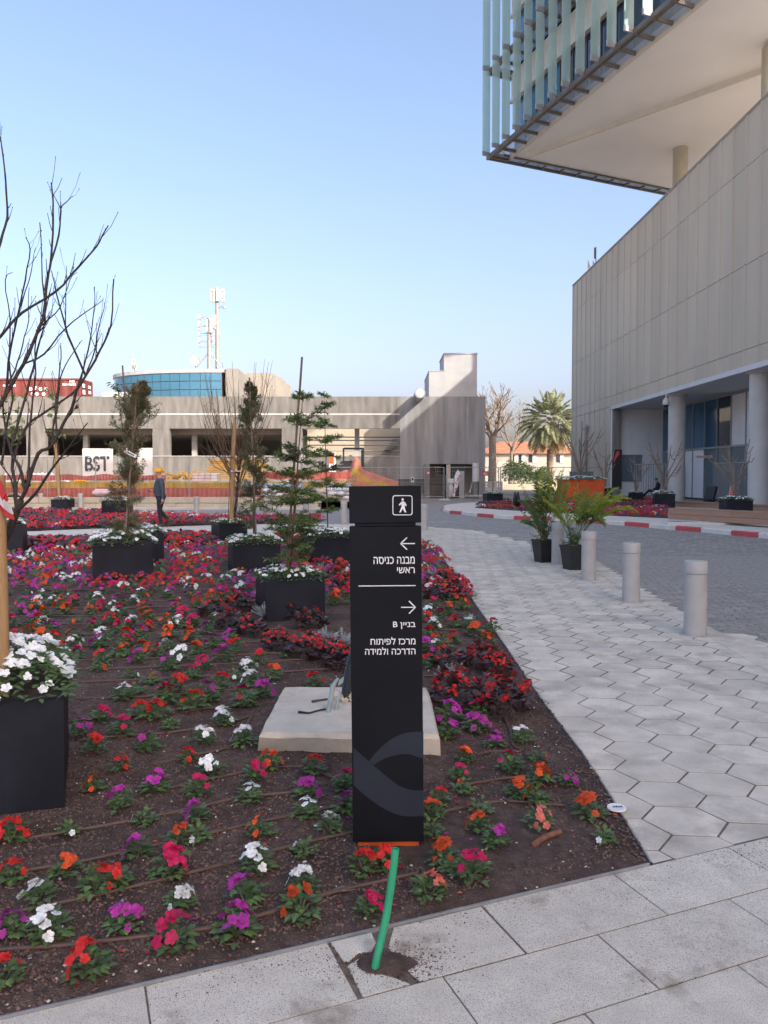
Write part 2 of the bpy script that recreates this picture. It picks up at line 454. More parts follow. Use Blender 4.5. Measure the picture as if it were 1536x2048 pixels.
def text_mesh(body, size=1.0, bold=.0):
    """flat lettering: the glyph outlines are sampled and filled by a constrained triangulation (the font fill fails on some glyphs)"""
    from mathutils.geometry import delaunay_2d_cdt
    cu = bpy.data.curves.new('txt', 'FONT'); cu.body = body; cu.size = size
    ob = bpy.data.objects.new('txt', cu); COL.objects.link(ob)
    dg = bpy.context.evaluated_depsgraph_get(); dg.update()
    cv = ob.evaluated_get(dg).to_curve(dg, apply_modifiers=False)
    loops = []
    for sp in cv.splines:
        pts = sp.bezier_points; n = len(pts); lp = []
        if n == 0: lp = [Vector((p.co.x, p.co.y)) for p in sp.points]
        for i in range(n):
            p, q = pts[i], pts[(i + 1) % n]
            st = (p.handle_right - p.co).length < 1e-6 and (q.handle_left - q.co).length < 1e-6
            for k in range(1 if st else 6):
                t = k / 6; u = 1 - t
                c = p.co * u ** 3 + p.handle_right * 3 * u * u * t + q.handle_left * 3 * u * t * t + q.co * t ** 3
                lp.append(Vector((c.x, c.y)))
        cl = []
        for p in lp:
            if not cl or (p - cl[-1]).length > 1e-5: cl.append(p)
        if len(cl) > 2 and (cl[0] - cl[-1]).length < 1e-5: cl.pop()
        if len(cl) > 2: loops.append(cl)
    V2 = []; E2 = []
    for lp in loops:
        b_ = len(V2); V2 += lp; E2 += [(b_ + i, b_ + (i + 1) % len(lp)) for i in range(len(lp))]
    vo, eo, fo, *_ = delaunay_2d_cdt(V2, E2, [], 0, 1e-6)
    def wind(c):
        w = 0
        for lp in loops:
            for i in range(len(lp)):
                p, q = lp[i], lp[(i + 1) % len(lp)]
                cr = (q.x - p.x) * (c.y - p.y) - (q.y - p.y) * (c.x - p.x)
                if p.y <= c.y < q.y and cr > 0: w += 1
                elif q.y <= c.y < p.y and cr < 0: w -= 1
        return w
    tri = [f for f in fo if wind((vo[f[0]] + vo[f[1]] + vo[f[2]]) / 3) != 0]
    mb = MB()
    for k, (dx, dy) in enumerate(((0, 0), (bold, 0), (-bold, 0), (0, bold), (0, -bold)) if bold else ((0, 0),)):
        mb.add([(v.x + dx, v.y + dy, .0002 * k) for v in vo], [tuple(f) if (vo[f[1]] - vo[f[0]]).cross(vo[f[2]] - vo[f[0]]) > 0 else tuple(reversed(f)) for f in tri])
    ob.to_curve_clear(); bpy.data.objects.remove(ob); bpy.data.curves.remove(cu)
    return mb.mesh('lettering', [])
def put_text(name, body, size, M4, mat, parent, width=None, height=None, offset=0.0, ext=.0008, anchor='right'):
    """text standing in the local xz plane of M4 (x right, z up, facing -y), scaled to a width and height"""
    me = text_mesh(body, 1.0, offset)
    used = sorted({v for p in me.polygons for v in p.vertices})
    n = len(me.vertices)
    co = np.empty(n * 3); me.vertices.foreach_get('co', co); co = co.reshape(n, 3)
    lo, hi = co[used].min(0), co[used].max(0)
    sx = width / (hi[0] - lo[0]) if width else 1.0
    sy = height / (hi[1] - lo[1]) if height else sx
    out = np.empty_like(co)
    x0 = hi[0] if anchor == 'right' else (lo[0] if anchor == 'left' else (lo[0] + hi[0]) / 2)
    out[:, 0] = (co[:, 0] - x0) * sx
    out[:, 2] = (co[:, 1] - lo[1]) * sy
    out[:, 1] = -(co[:, 2])
    me.vertices.foreach_set('co', out.ravel())
    me.materials.clear(); me.materials.append(mat)
    me.transform(M4)
    me.update()
    o = bpy.data.objects.new(name, me); COL.objects.link(o)
    if parent is not None: o.parent = parent
    return o
# ================================================================ GROUND, ROAD, PAVING
def inside(poly, x, y):
    c = False; n = len(poly); j = n - 1
    for i in range(n):
        xi, yi = poly[i][0], poly[i][1]; xj, yj = poly[j][0], poly[j][1]
        if (yi > y) != (yj > y) and x < (xj - xi) * (y - yi) / (yj - yi) + xi: c = not c
        j = i
    return c
def clip(poly, a, b, c):
    """keep a*x+b*y >= c"""
    out = []
    for i in range(len(poly)):
        p, q = poly[i], poly[(i + 1) % len(poly)]
        dp, dq = a * p[0] + b * p[1] - c, a * q[0] + b * q[1] - c
        if dp >= 0: out.append(p)
        if (dp > 0) != (dq > 0) and abs(dp - dq) > 1e-12:
            t = dp / (dp - dq); out.append((p[0] + (q[0] - p[0]) * t, p[1] + (q[1] - p[1]) * t))
    return out
def sheet(name, poly, z, mat, kind='structure'):
    mb = MB(); mb.add([(p[0], p[1], z) for p in poly], [tuple(range(len(poly)))])
    return mb.build(name, mat, kind=kind)
def GP(l): return [(G(*p).x, G(*p).y) for p in l]

TH = R(22.0)
U = Vector((math.cos(TH), math.sin(TH), 0)); V = Vector((-math.sin(TH), math.cos(TH), 0))
K = G(1303, 1733); K.z = 0
def ST(s, t, z=0.0):
    p = K + U * s + V * t; return Vector((p.x, p.y, z))
def toST(p):
    d = Vector((p[0], p[1], 0)) - K; return d.dot(U), d.dot(V)

sheet('ground', [(-3000, -600), (3000, -600), (3000, 5000), (-3000, 5000)], -.06, MT['ground'])
sheet('plaza_pavement', [(-60, -12), (40, -12), (40, 36), (-60, 36)], -.010, MT['island'])


BED_R = [(1303, 1733), (1220, 1595), (1165, 1510), (1100, 1425), (1058, 1365), (1007, 1288), (979, 1249), (947, 1204), (927, 1172), (902, 1140), (884, 1112), (863, 1097), (840, 1089), (800, 1084), (740, 1081)]
ROAD_N = [(-900, 1020), (200, 1021), (429, 1033), (560, 1042), (681, 1049), (850, 1055), (940, 1062), (1009, 1079), (1063, 1092), (1195, 1135), (1266, 1182), (1351, 1228), (1440, 1277), (1600, 1366), (2000, 1640)]
ROAD_F = [(2400, 1080), (1536, 1010), (1150, 993), (1000, 997), (860, 1000), (760, 1004), (640, 1012), (-900, 1011)]
bedR = GP(BED_R); roadN = GP(ROAD_N); roadF = GP(ROAD_F)
road_poly = roadN + roadF
sheet('road', road_poly, -.008, MT['road_far'])

# --- hexagonal pavers of the path
sheet('slab_bedding', [tuple(ST(-9, -2.6))[:2], tuple(ST(9, -2.6))[:2], tuple(ST(9, .012))[:2], tuple(ST(-9, .012))[:2]], .0042, MT['joint'])
path_poly = bedR[:13] + GP([(850, 1055)]) + roadN[6:]
hexes = []
sheet('path_bedding', [tuple(K)[:2]] + path_poly[1:-1] + [tuple(ST(2.5, .02))[:2]], .0012, MT['joint'])
a = .172; ex = 1.12; th = R(-5)
for i in range(-60, 60):
    for j in range(-60, 90):
        lx = i * 1.5 * a * ex; ly = (j + (i % 2) * .5) * math.sqrt(3) * a
        x = lx * math.cos(th) - ly * math.sin(th) + 2.0; y = lx * math.sin(th) + ly * math.cos(th) + 4.0
        if y > 25 or y < 2.0 or x > .56 * y + .6 or x < -4: continue
        s, t = toST((x, y))
        if t < -.3: continue
        ok = inside(path_poly, x, y)
        if not ok:
            for k in range(6):
                if inside(path_poly, x + .22 * math.cos(k * PI / 3), y + .22 * math.sin(k * PI / 3)): ok = True
        if not ok: continue
        poly = []
        jr = random.uniform(-.012, .012)
        for k in range(6):
            an = k * PI / 3 + jr
            px_ = (a - (.0058 if y < 6 else .0090)) * math.cos(an) * ex; py_ = (a - (.0058 if y < 6 else .0090)) * math.sin(an)
            h = random.uniform(-.002, .002)
            poly.append((x + px_ * math.cos(th) - py_ * math.sin(th) + h, y + px_ * math.sin(th) + py_ * math.cos(th) + h))
        poly = clip(poly, V.x, V.y, V.x * K.x + V.y * K.y + .004)
        best = None
        for p_, q_ in zip(bedR[:12], bedR[1:13]):
            mx_, my_ = (p_[0] + q_[0]) / 2, (p_[1] + q_[1]) / 2
            ll_ = math.hypot(q_[0] - p_[0], q_[1] - p_[1])
            u_ = ((x - p_[0]) * (q_[0] - p_[0]) + (y - p_[1]) * (q_[1] - p_[1])) / ll_ ** 2; u_ = max(0, min(1, u_))
            dd_ = math.hypot(x - p_[0] - u_ * (q_[0] - p_[0]), y - p_[1] - u_ * (q_[1] - p_[1]))
            if best is None or dd_ < best[0]: best = (dd_, p_, q_, ll_)
        if best[0] < .3:
            _, p_, q_, ll_ = best
            nx_, ny_ = (q_[1] - p_[1]) / ll_, -(q_[0] - p_[0]) / ll_
            poly = clip(poly, nx_, ny_, nx_ * p_[0] + ny_ * p_[1] + .006)
        if len(poly) >= 3: hexes.append((y + abs(x) * .2, x, y, poly))
hexes.sort(key=lambda h: h[0])
pav = bpy.data.objects.new('path_pavement', None); COL.objects.link(pav); pav['kind'] = 'structure'
rest = MB()
for n, (d, x, y, poly) in enumerate(hexes):
    zt = .0042 + random.uniform(-.0012, .0012)
    if n < 300:
        mb = MB(); mb.prism(poly, -.03, zt, inset=.0012); mb.build('paver', MT['hex'], pav)
    else:
        rest.prism(poly, -.03, zt, inset=.0012)
rest.build('far_paver', MT['hex'], pav, kind='stuff')

# --- rectangular paving slabs along the bed
slabs = bpy.data.objects.new('slab_pavement', None); COL.objects.link(slabs); slabs['kind'] = 'structure'
def slab_poly(poly, z=.0085):
    mb = MB(); mb.prism([(p[0], p[1]) for p in poly], -.03, z + random.uniform(-.0015, .0015), inset=.002)
    mb.build('paving_slab', MT['slab'], slabs)
for row in range(0, 6):
    off = -.19 if row % 2 == 0 else .09
    for k in range(-11, 9):
        s0, s1 = off + .59 * k + .003, off + .59 * (k + 1) - .003
        t0, t1 = -.305 * (row + 1) + .0035, -.305 * row - .0045
        c = ST((s0 + s1) / 2, (t0 + t1) / 2)
        if c.y < .9 or c.x > c.y * .62 + .6 or c.x < -3.6: continue
        if row == 0 and abs((s0 + s1) / 2 - (-1.075)) < .1: continue     # the slab broken around the green pipe
        slab_poly([ST(s0, t0), ST(s1, t0), ST(s1, t1), ST(s0, t1)])
slab_poly([ST(-1.362, -.008), ST(-1.215, -.008), G(752, 1890), G(742, 1908), G(716, 1910), G(700, 1926), G(688, 1928)])
slab_poly([G(695, 1936), G(722, 1918), G(742, 1932), G(756, 1952), G(792, 1962), ST(-1.2, -.3), ST(-1.355, -.3)], .0075)
slab_poly([ST(-1.131, -.007), ST(-.786, -.007), ST(-.786, -.3), ST(-1.163, -.3), G(808, 1940), G(790, 1920), G(776, 1898)])
# --- edge stones between path and road
em = bpy.data.objects.new('path_edge', None); COL.objects.link(em); em['kind'] = 'structure'
def along(pts, step):
    pts = [Vector((p[0], p[1], 0)) for p in pts]; out = []; acc = 0; 
    for a_, b_ in zip(pts, pts[1:]):
        L = (b_ - a_).length; d = (b_ - a_) / L
        t = (step - acc) if acc > 0 else 0.0
        while t < L:
            out.append((a_ + d * t, d)); t += step
        acc = (L - (t - step)) 
    return out
for p, d in along(roadN[4:14], .5):
    if p.y < 4.5: continue
    mb = MB(); mb.box((p.x, p.y, -.011), (.494, .2, .04), rz=math.atan2(d.y, d.x), bev=.004); mb.build('edge_stone', MT['hex'], em)
# --- road blocks near the camera
rb = bpy.data.objects.new('road_blocks', None); COL.objects.link(rb); rb['kind'] = 'structure'
blocks = []
for i in range(-60, 140):
    for j in range(-60, 200):
        lx = (i + (j % 2) * .5) * .205; ly = j * .105
        x = lx * math.cos(-.2) - ly * math.sin(-.2) + 6; y = lx * math.sin(-.2) + ly * math.cos(-.2) + 8
        if y < 5.5 or y > 15 or x > .53 * y + .2 or not inside(road_poly, x, y): continue
        blocks.append((y, x))
blocks.sort(); restb = MB()
for n, (y, x) in enumerate(blocks):
    mb = MB() if n < 300 else restb
    zt = random.uniform(-.004, .0015)
    mb.box((x, y, zt - .02), (.199, .099, .04), rz=-.2 + random.uniform(-.01, .01), bev=.004)
    if n < 300: mb.build('paving_block', MT['road'], rb)
restb.build('far_paving_block', MT['road'], rb, kind='stuff')

# --- planting bed soil
left0, left1 = ST(-9.0, 0), Vector((-16.0, 17.5, 0))
br = [Vector((p[0], p[1], 0)) for p in bedR]
cum = [0]
for p, q in zip(br, br[1:]): cum.append(cum[-1] + (q - p).length)
def bed_right(q):
    d = q * cum[-1]
    for i in range(len(cum) - 1):
        if d <= cum[i + 1]: return br[i].lerp(br[i + 1], (d - cum[i]) / (cum[i + 1] - cum[i]))
    return br[-1]
def soil_z(x, y):
    k = min(1.0, max(.12, (math.hypot(x - .015, y - 3.27) - .12) / .35))
    return (.012 + .010 * noise.noise((x * 1.7, y * 1.7, 0)) + .006 * noise.noise((x * 7, y * 7, 3)) + .003 * noise.noise((x * 21, y * 21, 5))) * k
NR, NC = 170, 230
mb = MB(); vs = []
for i in range(NR + 1):
    q = (i / NR) ** 1.6; rr = bed_right(q); ll = left0.lerp(left1, q)
    for j in range(NC + 1):
        w_ = 1 - (1 - j / NC) ** 1.0
        w_ = j / NC
        w_ = w_ ** .6
        p = ll.lerp(rr, w_)
        e = min(1, i / 5.0, (NC - j) / 6.0, (NR - i) / 3.0 + .2)
        vs.append((p.x, p.y, .006 + soil_z(p.x, p.y) * e))
fs = []
for i in range(NR):
    for j in range(NC):
        a_ = i * (NC + 1) + j; fs.append((a_, a_ + 1, a_ + NC + 2, a_ + NC + 1))
mb.add(vs, fs); mb.build('planting_bed', MT['soil'], smooth=True, kind='structure')
bed_poly = [(left0.x, left0.y)] + bedR + [(left1.x, left1.y)]
# far beds
FAR_BED = GP([(-300, 1068), (33, 1063), (183, 1057), (417, 1050), (560, 1047), (640, 1043), (655, 1039), (560, 1036), (430, 1033), (300, 1029), (150, 1024), (-300, 1023)])
sheet('far_planting_bed', FAR_BED, .01, MT['soil'])

# --- steel edging
def strip(pts, w, z0, z1, name, mat):
    mb = MB(); n = len(pts); vs = []
    for i, p in enumerate(pts):
        d = (pts[min(i + 1, n - 1)] - pts[max(i - 1, 0)]).normalized(); s = Vector((-d.y, d.x, 0)) * w / 2
        for q in (p + s, p - s): vs += [(q.x, q.y, z0), (q.x, q.y, z1)]
    fs = []
    for i in range(n - 1):
        a_ = 4 * i; b_ = a_ + 4
        fs += [(a_ + 1, a_ + 3, b_ + 3, b_ + 1), (a_, a_ + 1, b_ + 1, b_), (a_ + 2, b_ + 2, b_ + 3, a_ + 3)]
    mb.add(vs, fs); return mb.build(name, mat)
e1 = strip([ST(-7, 0), ST(-3, .0), ST(-.012, 0)], .007, -.02, .017, 'bed_edging', MT['steel'])
tag(e1, 'thin grey steel edging strip between soil and the rectangular slabs', 'edging')
e2 = strip([p.copy() for p in br[:12]], .008, -.02, .017, 'bed_edging', MT['steel'])
tag(e2, 'thin grey steel edging strip between soil and the hexagonal path', 'edging')

# --- loose gravel: thousands of small lava stones
def scatter_stones(name, pts, smin, smax, mat, zf):
    n = len(pts)
    base = np.array([(1, 0, 0), (0, 1, 0), (-1, 0, 0), (0, -1, 0), (0, 0, 1), (0, 0, -1)], float)
    tri = np.array([(0, 1, 4), (1, 2, 4), (2, 3, 4), (3, 0, 4), (1, 0, 5), (2, 1, 5), (3, 2, 5), (0, 3, 5)])
    sz = rng.uniform(smin, smax, (n, 1, 1)) * rng.uniform(.6, 1.3, (n, 6, 1))
    an = rng.uniform(0, 2 * PI, n); c, s = np.cos(an), np.sin(an)
    v = base[None] * sz * np.array([1.1, .85, .65])
    x = v[:, :, 0] * c[:, None] - v[:, :, 1] * s[:, None]; y = v[:, :, 0] * s[:, None] + v[:, :, 1] * c[:, None]
    P = np.array([(p[0], p[1], zf(p[0], p[1])) for p in pts])
    vv = np.stack([x + P[:, 0:1], y + P[:, 1:2], v[:, :, 2] + P[:, 2:3] + smin * .3], 2).reshape(-1, 3)
    ff = (tri[None] + (np.arange(n) * 6)[:, None, None]).reshape(-1, 3)
    me = bpy.data.meshes.new(name)
    me.vertices.add(len(vv)); me.vertices.foreach_set('co', vv.ravel())
    me.loops.add(ff.size); me.loops.foreach_set('vertex_index', ff.ravel().astype(np.int32))
    me.polygons.add(len(ff)); me.polygons.foreach_set('loop_start', (np.arange(len(ff)) * 3).astype(np.int32)); me.polygons.foreach_set('loop_total', np.full(len(ff), 3, np.int32))
    me.update(calc_edges=True); me.materials.append(mat)
    o = bpy.data.objects.new(name, me); COL.objects.link(o); o['kind'] = 'stuff'
    return o
def peat(x, y):
    s, t = toST((x, y)); return max(0.0, 1 - math.hypot((s + .55) / .62, (t - .42) / .36))
pts = []
while len(pts) < 30000:
    y = 2.0 + 6.0 * random.random() ** 1.7; x = random.uniform(-.56 * y - .2, .4 * y)
    if inside(bed_poly, x, y) and random.random() > peat(x, y) * 2.2: pts.append((x, y))
scatter_stones('lava_gravel', pts, .0045, .0105, MT['gravel'], lambda x, y: .006 + soil_z(x, y) * min(1.0, max(0.0, toST((x, y))[1] / .1)))
pts = []
while len(pts) < 420:
    y = 2.1 + 5.0 * random.random() ** 1.5; x = random.uniform(-.56 * y - .2, .4 * y)
    if inside(bed_poly, x, y): pts.append((x, y))
scatter_stones('pale_gravel', pts, .003, .009, MT['pale_chip'], lambda x, y: .008 + soil_z(x, y))
pts = []
for _ in range(900):                                   # soil crumbs kicked on to the slabs
    s = random.uniform(-2.6, .7); t = -abs(random.gauss(0, .09)); pts.append(ST(s, t - .005))
pc = G(755, 1935)
for _ in range(2600):
    r_ = abs(random.gauss(0, .085)); an = random.uniform(0, 2 * PI); pts.append((pc.x + .03 + 1.3 * r_ * math.cos(an), pc.y + .01 + .75 * r_ * math.sin(an)))
for cx_, cy_ in ((1240, 1795), (880, 1925), (1480, 1730), (1050, 1810), (1325, 1960)):
    q = G(cx_, cy_)
    for _ in range(60): pts.append((q.x + random.gauss(0, .07), q.y + random.gauss(0, .035)))
pts = [(p[0], p[1]) for p in pts if p[1] > 1.9]
scatter_stones('soil_crumbs', pts, .002, .0055, MT['gravel'], lambda x, y: .006)
# spilled soil round the pipe
mb = MB(); n = 26; vs = [(pc.x + .02, pc.y + .01, .022)]
for k in range(2):
    for j in range(n):
        an = 2 * PI * j / n; r_ = (.06, .14)[k] * (1 + .35 * noise.noise((math.cos(an) * 1.7, math.sin(an) * 1.7, k + 4)))
        vs.append((pc.x + .02 + 1.25 * r_ * math.cos(an), pc.y + .01 + .8 * r_ * math.sin(an), (.013, -.012)[k]))
fs = [(0, 1 + j, 1 + (j + 1) % n) for j in range(n)] + [(1 + j, 1 + n + j, 1 + n + (j + 1) % n, 1 + (j + 1) % n) for j in range(n)]
mb.add(vs, fs); mb.build('spilled_soil', MT['soil'], smooth=True, kind='stuff')

# ================================================================ ISLAND ACROSS THE ROAD
ISL_N = [(884, 1019), (886, 1023), (900, 1027), (924, 1029), (955, 1033), (988, 1036), (1028, 1038.5), (1104, 1041), (1156, 1044), (1209, 1048), (1250, 1051), (1299, 1055), (1352, 1060), (1403, 1064), (1463, 1070), (1518, 1075), (1600, 1083), (1760, 1098)]
ISL_F = [(1900, 1060), (1536, 1014), (1330, 1006), (1150, 1002), (1000, 1006), (953, 1009), (920, 1011), (895, 1014)]
isl_n = [Vector((*p, 0)) for p in GP(ISL_N)]
ip = GP(ISL_N) + GP(ISL_F)
mb = MB(); mb.prism(ip, -.05, .12); mb.build('island_pavement', MT['island'], kind='structure')
kb = bpy.data.objects.new('island_kerb', None); COL.objects.link(kb); kb['kind'] = 'structure'
for i in range(len(isl_n) - 1):
    p, q = isl_n[i], isl_n[i + 1]; d = q - p; L = d.length; d /= L
    nn = max(1, round(L / 1.1)); 
    for k in range(nn):
        c = p + d * (k + .5) * L / nn; nrm = Vector((d.y, -d.x, 0))
        c = c - nrm * .04
        mb = MB(); mb.box((c.x, c.y, .047), (L / nn - .012, .13, .155), rz=math.atan2(d.y, d.x), bev=.02)
        mb.build('kerb_stone', MT['kerb_r' if i % 2 == 0 else 'kerb_w'], kb)
# island beds
def island_bed(px, name):
    mb = MB(); mb.prism(GP(px), .1, .14); return mb.build(name, MT['soil'], kind='structure')
IB1 = [(950, 1021), (1000, 1025), (1105, 1031), (1110, 1012), (1010, 1009), (965, 1014)]
IB2 = [(1105, 1031), (1180, 1036), (1336, 1044), (1334, 1020), (1300, 1004), (1200, 1002), (1110, 1010)]
island_bed(IB1, 'island_bed'); island_bed(IB2, 'island_bed')
# ================================================================ PARKING GARAGE
YG = 54.0
def gx(px): return (px - 768) / FPX * YG * 1.0
def gz(py): return W(768, py, YG).z
gar = thing('parking_garage', 'long raw concrete parking garage with open storeys behind the building site', 'parking garage', (0, YG, 0))
def wall(name, x0, x1, z0, z1, y0=0.0, th=.4, mat='concrete', par=None):
    mb = MB(); mb.box(((x0 + x1) / 2, YG + y0 + th / 2, (z0 + z1) / 2), (x1 - x0, th, z1 - z0))
    return mb.build(name, MT[mat], par or gar)
zt, zl, zo, zs, zg = gz(793), gz(829), gz(857), gz(913), gz(928)
xe, xs = gx(970), gx(800)
XL = -44.0
wall('parapet', XL, xs, zl + .08, zt)
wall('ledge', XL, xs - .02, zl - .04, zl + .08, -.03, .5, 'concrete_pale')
wall('spandrel', XL, xs, zo, zl - .02, -.003)
wall('sill_wall', XL, xs, -.1, zs, -.005)
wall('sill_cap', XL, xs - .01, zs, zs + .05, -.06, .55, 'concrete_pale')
wall('end_wall', xs, gx(856), -.1, zt, -.002, .4, 'concrete_dark')
wall('end_wall', gx(856), xe, zg, zt, -.002, .4, 'concrete_dark')
wall('end_wall', gx(958), xe, -.1, zg, -.002, .4, 'concrete_dark')
mb = MB(); mb.box((xe - .2, YG + 15.4, zt / 2), (.4, 29.9, zt)); mb.build('side_wall', MT['concrete_dark'], gar)
for x0, x1 in ((-40, gx(-40)), (gx(54), gx(92)), (gx(306), gx(340)), (gx(564), gx(605))):
    if x1 > x0: wall('pier', x0, x1, zs + .05, zo, .01, .45)
for px in (150, 375, 712):
    mb = MB(); mb.box((gx(px), YG + 2.2, (zs + zo) / 2), (.34, .4, zo - zs + .8)); mb.build('column', MT['concrete_pale'], gar)
# formwork seams on the facade: shallow proud fins
for k in range(26):
    x = XL + 20 + k * 1.22
    if x < xs - .2: wall('form_seam', x, x + .025, zl + .1, zt - .02, -.012, .1)
for x0, x1, z in ((xs, xe, 5.0), (xs + 1.0, xe, 3.35)):
    wall('form_seam', x0, x1 - .02, z, z + .03, -.014, .1, 'concrete_dark')
for x in (gx(860), gx(905), gx(940)):
    wall('form_seam', x, x + .03, zg + .1, zt - .05, -.015, .1, 'concrete_dark')
# decks, back wall, beams, pipes
mb = MB(); mb.box(((gx(590) + xe) / 2 - .3, YG + 1.9, zl - .35), (xe - gx(590) - .9, 2.8, .3)); mb.build('roof_deck', MT['interior'], gar)
mb = MB(); mb.box(((XL + gx(590)) / 2, YG + 15.3, zl - .35), (gx(590) - XL - .5, 29.6, .3)); mb.build('roof_deck', MT['interior'], gar)
mb = MB(); mb.box(((XL + xe) / 2, YG + 15.3, zs - .35), (xe - XL - .9, 29.6, .3)); mb.build('floor_deck', MT['interior'], gar)
mb = MB(); mb.box(((XL + gx(590)) / 2, YG + 16, (zs + zo) / 2 + .3), (gx(590) - XL, .3, 3.2)); mb.build('back_wall', MT['interior'], gar)
mb = MB(); mb.box(((gx(590) + xe - .5) / 2, YG + 9, (zs + zo) / 2 + .2), (xe - gx(590) - .5, .3, 3.2)); mb.build('back_wall', MT['cream'], gar)
for k in range(5):
    mb = MB(); mb.box(((XL + gx(590)) / 2, YG + 1.5 + 2.6 * k, zo - .1), (gx(590) - XL - 1, .3, .5)); mb.build('ceiling_beam', MT['interior'], gar)
for k, (z, y) in enumerate(((zo - .45, 3.0), (zo - .62, 4.5), (zo - .95, 5.5), (zo - 1.3, 8.2))):
    mb = MB(); mb.tube([(gx(600), YG + y, z), (xe - 1.3, YG + y, z - .03)], .05, 6); mb.build('ceiling_pipe', MT['frame_grey'], gar)
mb = MB()
for k in range(9):
    mb.box((gx(795) - .15 * k * .9, YG + 8.2 - k * .02, zo - .4 - .17 * k), (.5, .3, .05))
mb.box((gx(788), YG + 8.3, zo - 1.2), (.06, .3, 1.9), M=Matrix.Rotation(.7, 3, 'Y')); mb.build('steel_stair', MT['frame_dark'], gar)
# ground floor opening of the end bay
zb = -.1
wall('ground_pier', gx(848), gx(859), zb, zg, -.25, .3, 'concrete')
wall('ground_pier', gx(893), gx(901), zb, zg, .05, .3, 'cream')
mb = MB(); mb.box((gx(875), YG + 3.2, 1.1), (gx(900) - gx(856), .2, 2.4)); mb.build('recess_wall', MT['cream'], gar)
mb = MB(); mb.box((gx(943), YG + 2.3, 1.1), (gx(960) - gx(930), .2, 2.5)); mb.build('recess_wall', MT['cream'], gar)
wall('dark_door', gx(901), gx(930), zb, zg - .02, .25, .1, 'black')
wall('door_panel', gx(919), gx(929), zb, zg - .5, .15, .06, 'frame_grey')
mb = MB(); mb.box((gx(888), YG + 3.05, 1.9), (.9, .06, .7)); mb.build('window', MT['glass_dark'], gar)
gate = MB()
for k in range(17): gate.box((gx(860) + k * .07, YG + .55, .62), (.025, .025, 1.45))
for z in (.0, 1.35, .9): gate.box((gx(860) + .56, YG + .55, z), (1.2, .03, .04))
gate.build('gate', MT['black'], gar)
grill = MB()
for k in range(26): grill.box((gx(798) + k * .08, YG - .02, .75), (.035, .03, .95))
grill.box((gx(798) + 1.0, YG - .02, 1.25), (2.1, .035, .05)); grill.build('vent_grille', MT['black'], gar)
o = MB(); o.box((gx(856), YG - .28, 1.72), (.26, .05, .24)); o.box((gx(856), YG - .31, 1.72), (.16, .02, .14), mi=1)
tag(o.build('fire_box', [MT['red_print'], MT['white']]), 'small red box fixed on the concrete pillar left of the gate', 'fire box')
o = MB(); o.box((gx(825), YG - .03, 1.25), (.24, .02, .36)); o.box((gx(825), YG - .045, 1.28), (.12, .01, .2), mi=1)
tag(o.build('notice', [MT['white'], MT['sign_grey']]), 'white paper notice fixed low on the grey concrete wall', 'notice')
# pipe stub at the roof edge, pointing at the viewer, throwing the long shadow
pp = W(838, 790.5, YG - 1)
mb = MB(); n = 20
prof = [(0.0, .0), (.36, 0), (.36, 1.0)]
def ycyl(mb, c, r_, y0, y1, mi=0, n=20):
    mb.tube([(c[0], y0, c[2]), (c[0], y1, c[2])], r_, n, mi)
ycyl(mb, pp, .36, YG - 2.6, YG + .2); ycyl(mb, pp, .27, YG - 2.62, YG - 2.55, 1)
tag(mb.build('pipe_stub', [MT['frame_grey'], MT['white']]), 'round grey pipe sticking out over the garage parapet', 'pipe')
# white stair boxes on the roof
b1 = thing('roof_stair_box', 'taller white rendered box standing on the garage roof', 'stair box', (gx(918), YG + 6, zt))
mb = MB(); p0 = W(888, 708, YG + 4); p1 = W(954, 793, YG + 4)
mb.box(((p0.x + p1.x) / 2, YG + 6.2, (p0.z + zl) / 2), (p1.x - p0.x, 4.4, p0.z - zl), bev=.02); mb.build('wall', MT['roof_white'], b1)
mb = MB(); mb.box(((p0.x + p1.x) / 2, YG + 6.2, p0.z + .04), (p1.x - p0.x + .08, 4.5, .08)); mb.build('coping', MT['roof_white'], b1)
b2 = thing('roof_stair_box', 'lower white rendered box beside the taller one on the garage roof', 'stair box', (gx(872), YG + 6, zt))
p0 = W(858, 743, YG + 3); p1 = W(889, 793, YG + 3)
mb = MB(); mb.box(((p0.x + p1.x) / 2, YG + 6.1, (p0.z + zl) / 2), (p1.x - p0.x, 6.2, p0.z - zl), bev=.02); mb.build('wall', MT['roof_white'], b2)
mb = MB(); mb.box(((p0.x + p1.x) / 2, YG + 6.1, p0.z + .03), (p1.x - p0.x + .06, 6.26, .06)); mb.build('coping', MT['roof_white'], b2)

# red container on the roof deck
YC = 60.0
c0, c1 = W(-70, 757, YC), W(160, 793, YC)
ct = thing('shipping_container', 'dark red shipping container with white star marks on the garage roof', 'container', (c0.x, YC, 0))
w_ = c1.x - c0.x; h_ = c0.z - c1.z + .6
mb = MB(); zc0 = c1.z - .6
n = 46
vs = []; 
for i in range(n + 1):
    x = c0.x + w_ * i / n; y = YC + (0.0, .04, .04, 0.0)[i % 4]
    vs += [(x, y, zc0), (x, y, c0.z - .1)]
mb.add(vs, [(2 * i, 2 * i + 2, 2 * i + 3, 2 * i + 1) for i in range(n)])
mb.box((c0.x + w_ / 2, YC + 1.25, (zc0 + c0.z) / 2 - .05), (w_ - .02, 2.36, h_ - .12)); mb.build('corrugated_side', MT['red_paint'], ct)
mb = MB()
for z in (c0.z - .06, zc0 + .06): mb.box((c0.x + w_ / 2, YC + 1.2, z), (w_ + .1, 2.5, .14))
for x in (c0.x, c1.x): mb.box((x, YC + .02, (zc0 + c0.z) / 2), (.14, .14, h_ - .16)); mb.box((x, YC + 2.4, (zc0 + c0.z) / 2), (.14, .14, h_ - .16))
mb.build('frame', MT['red_paint'], ct)
mb = MB()
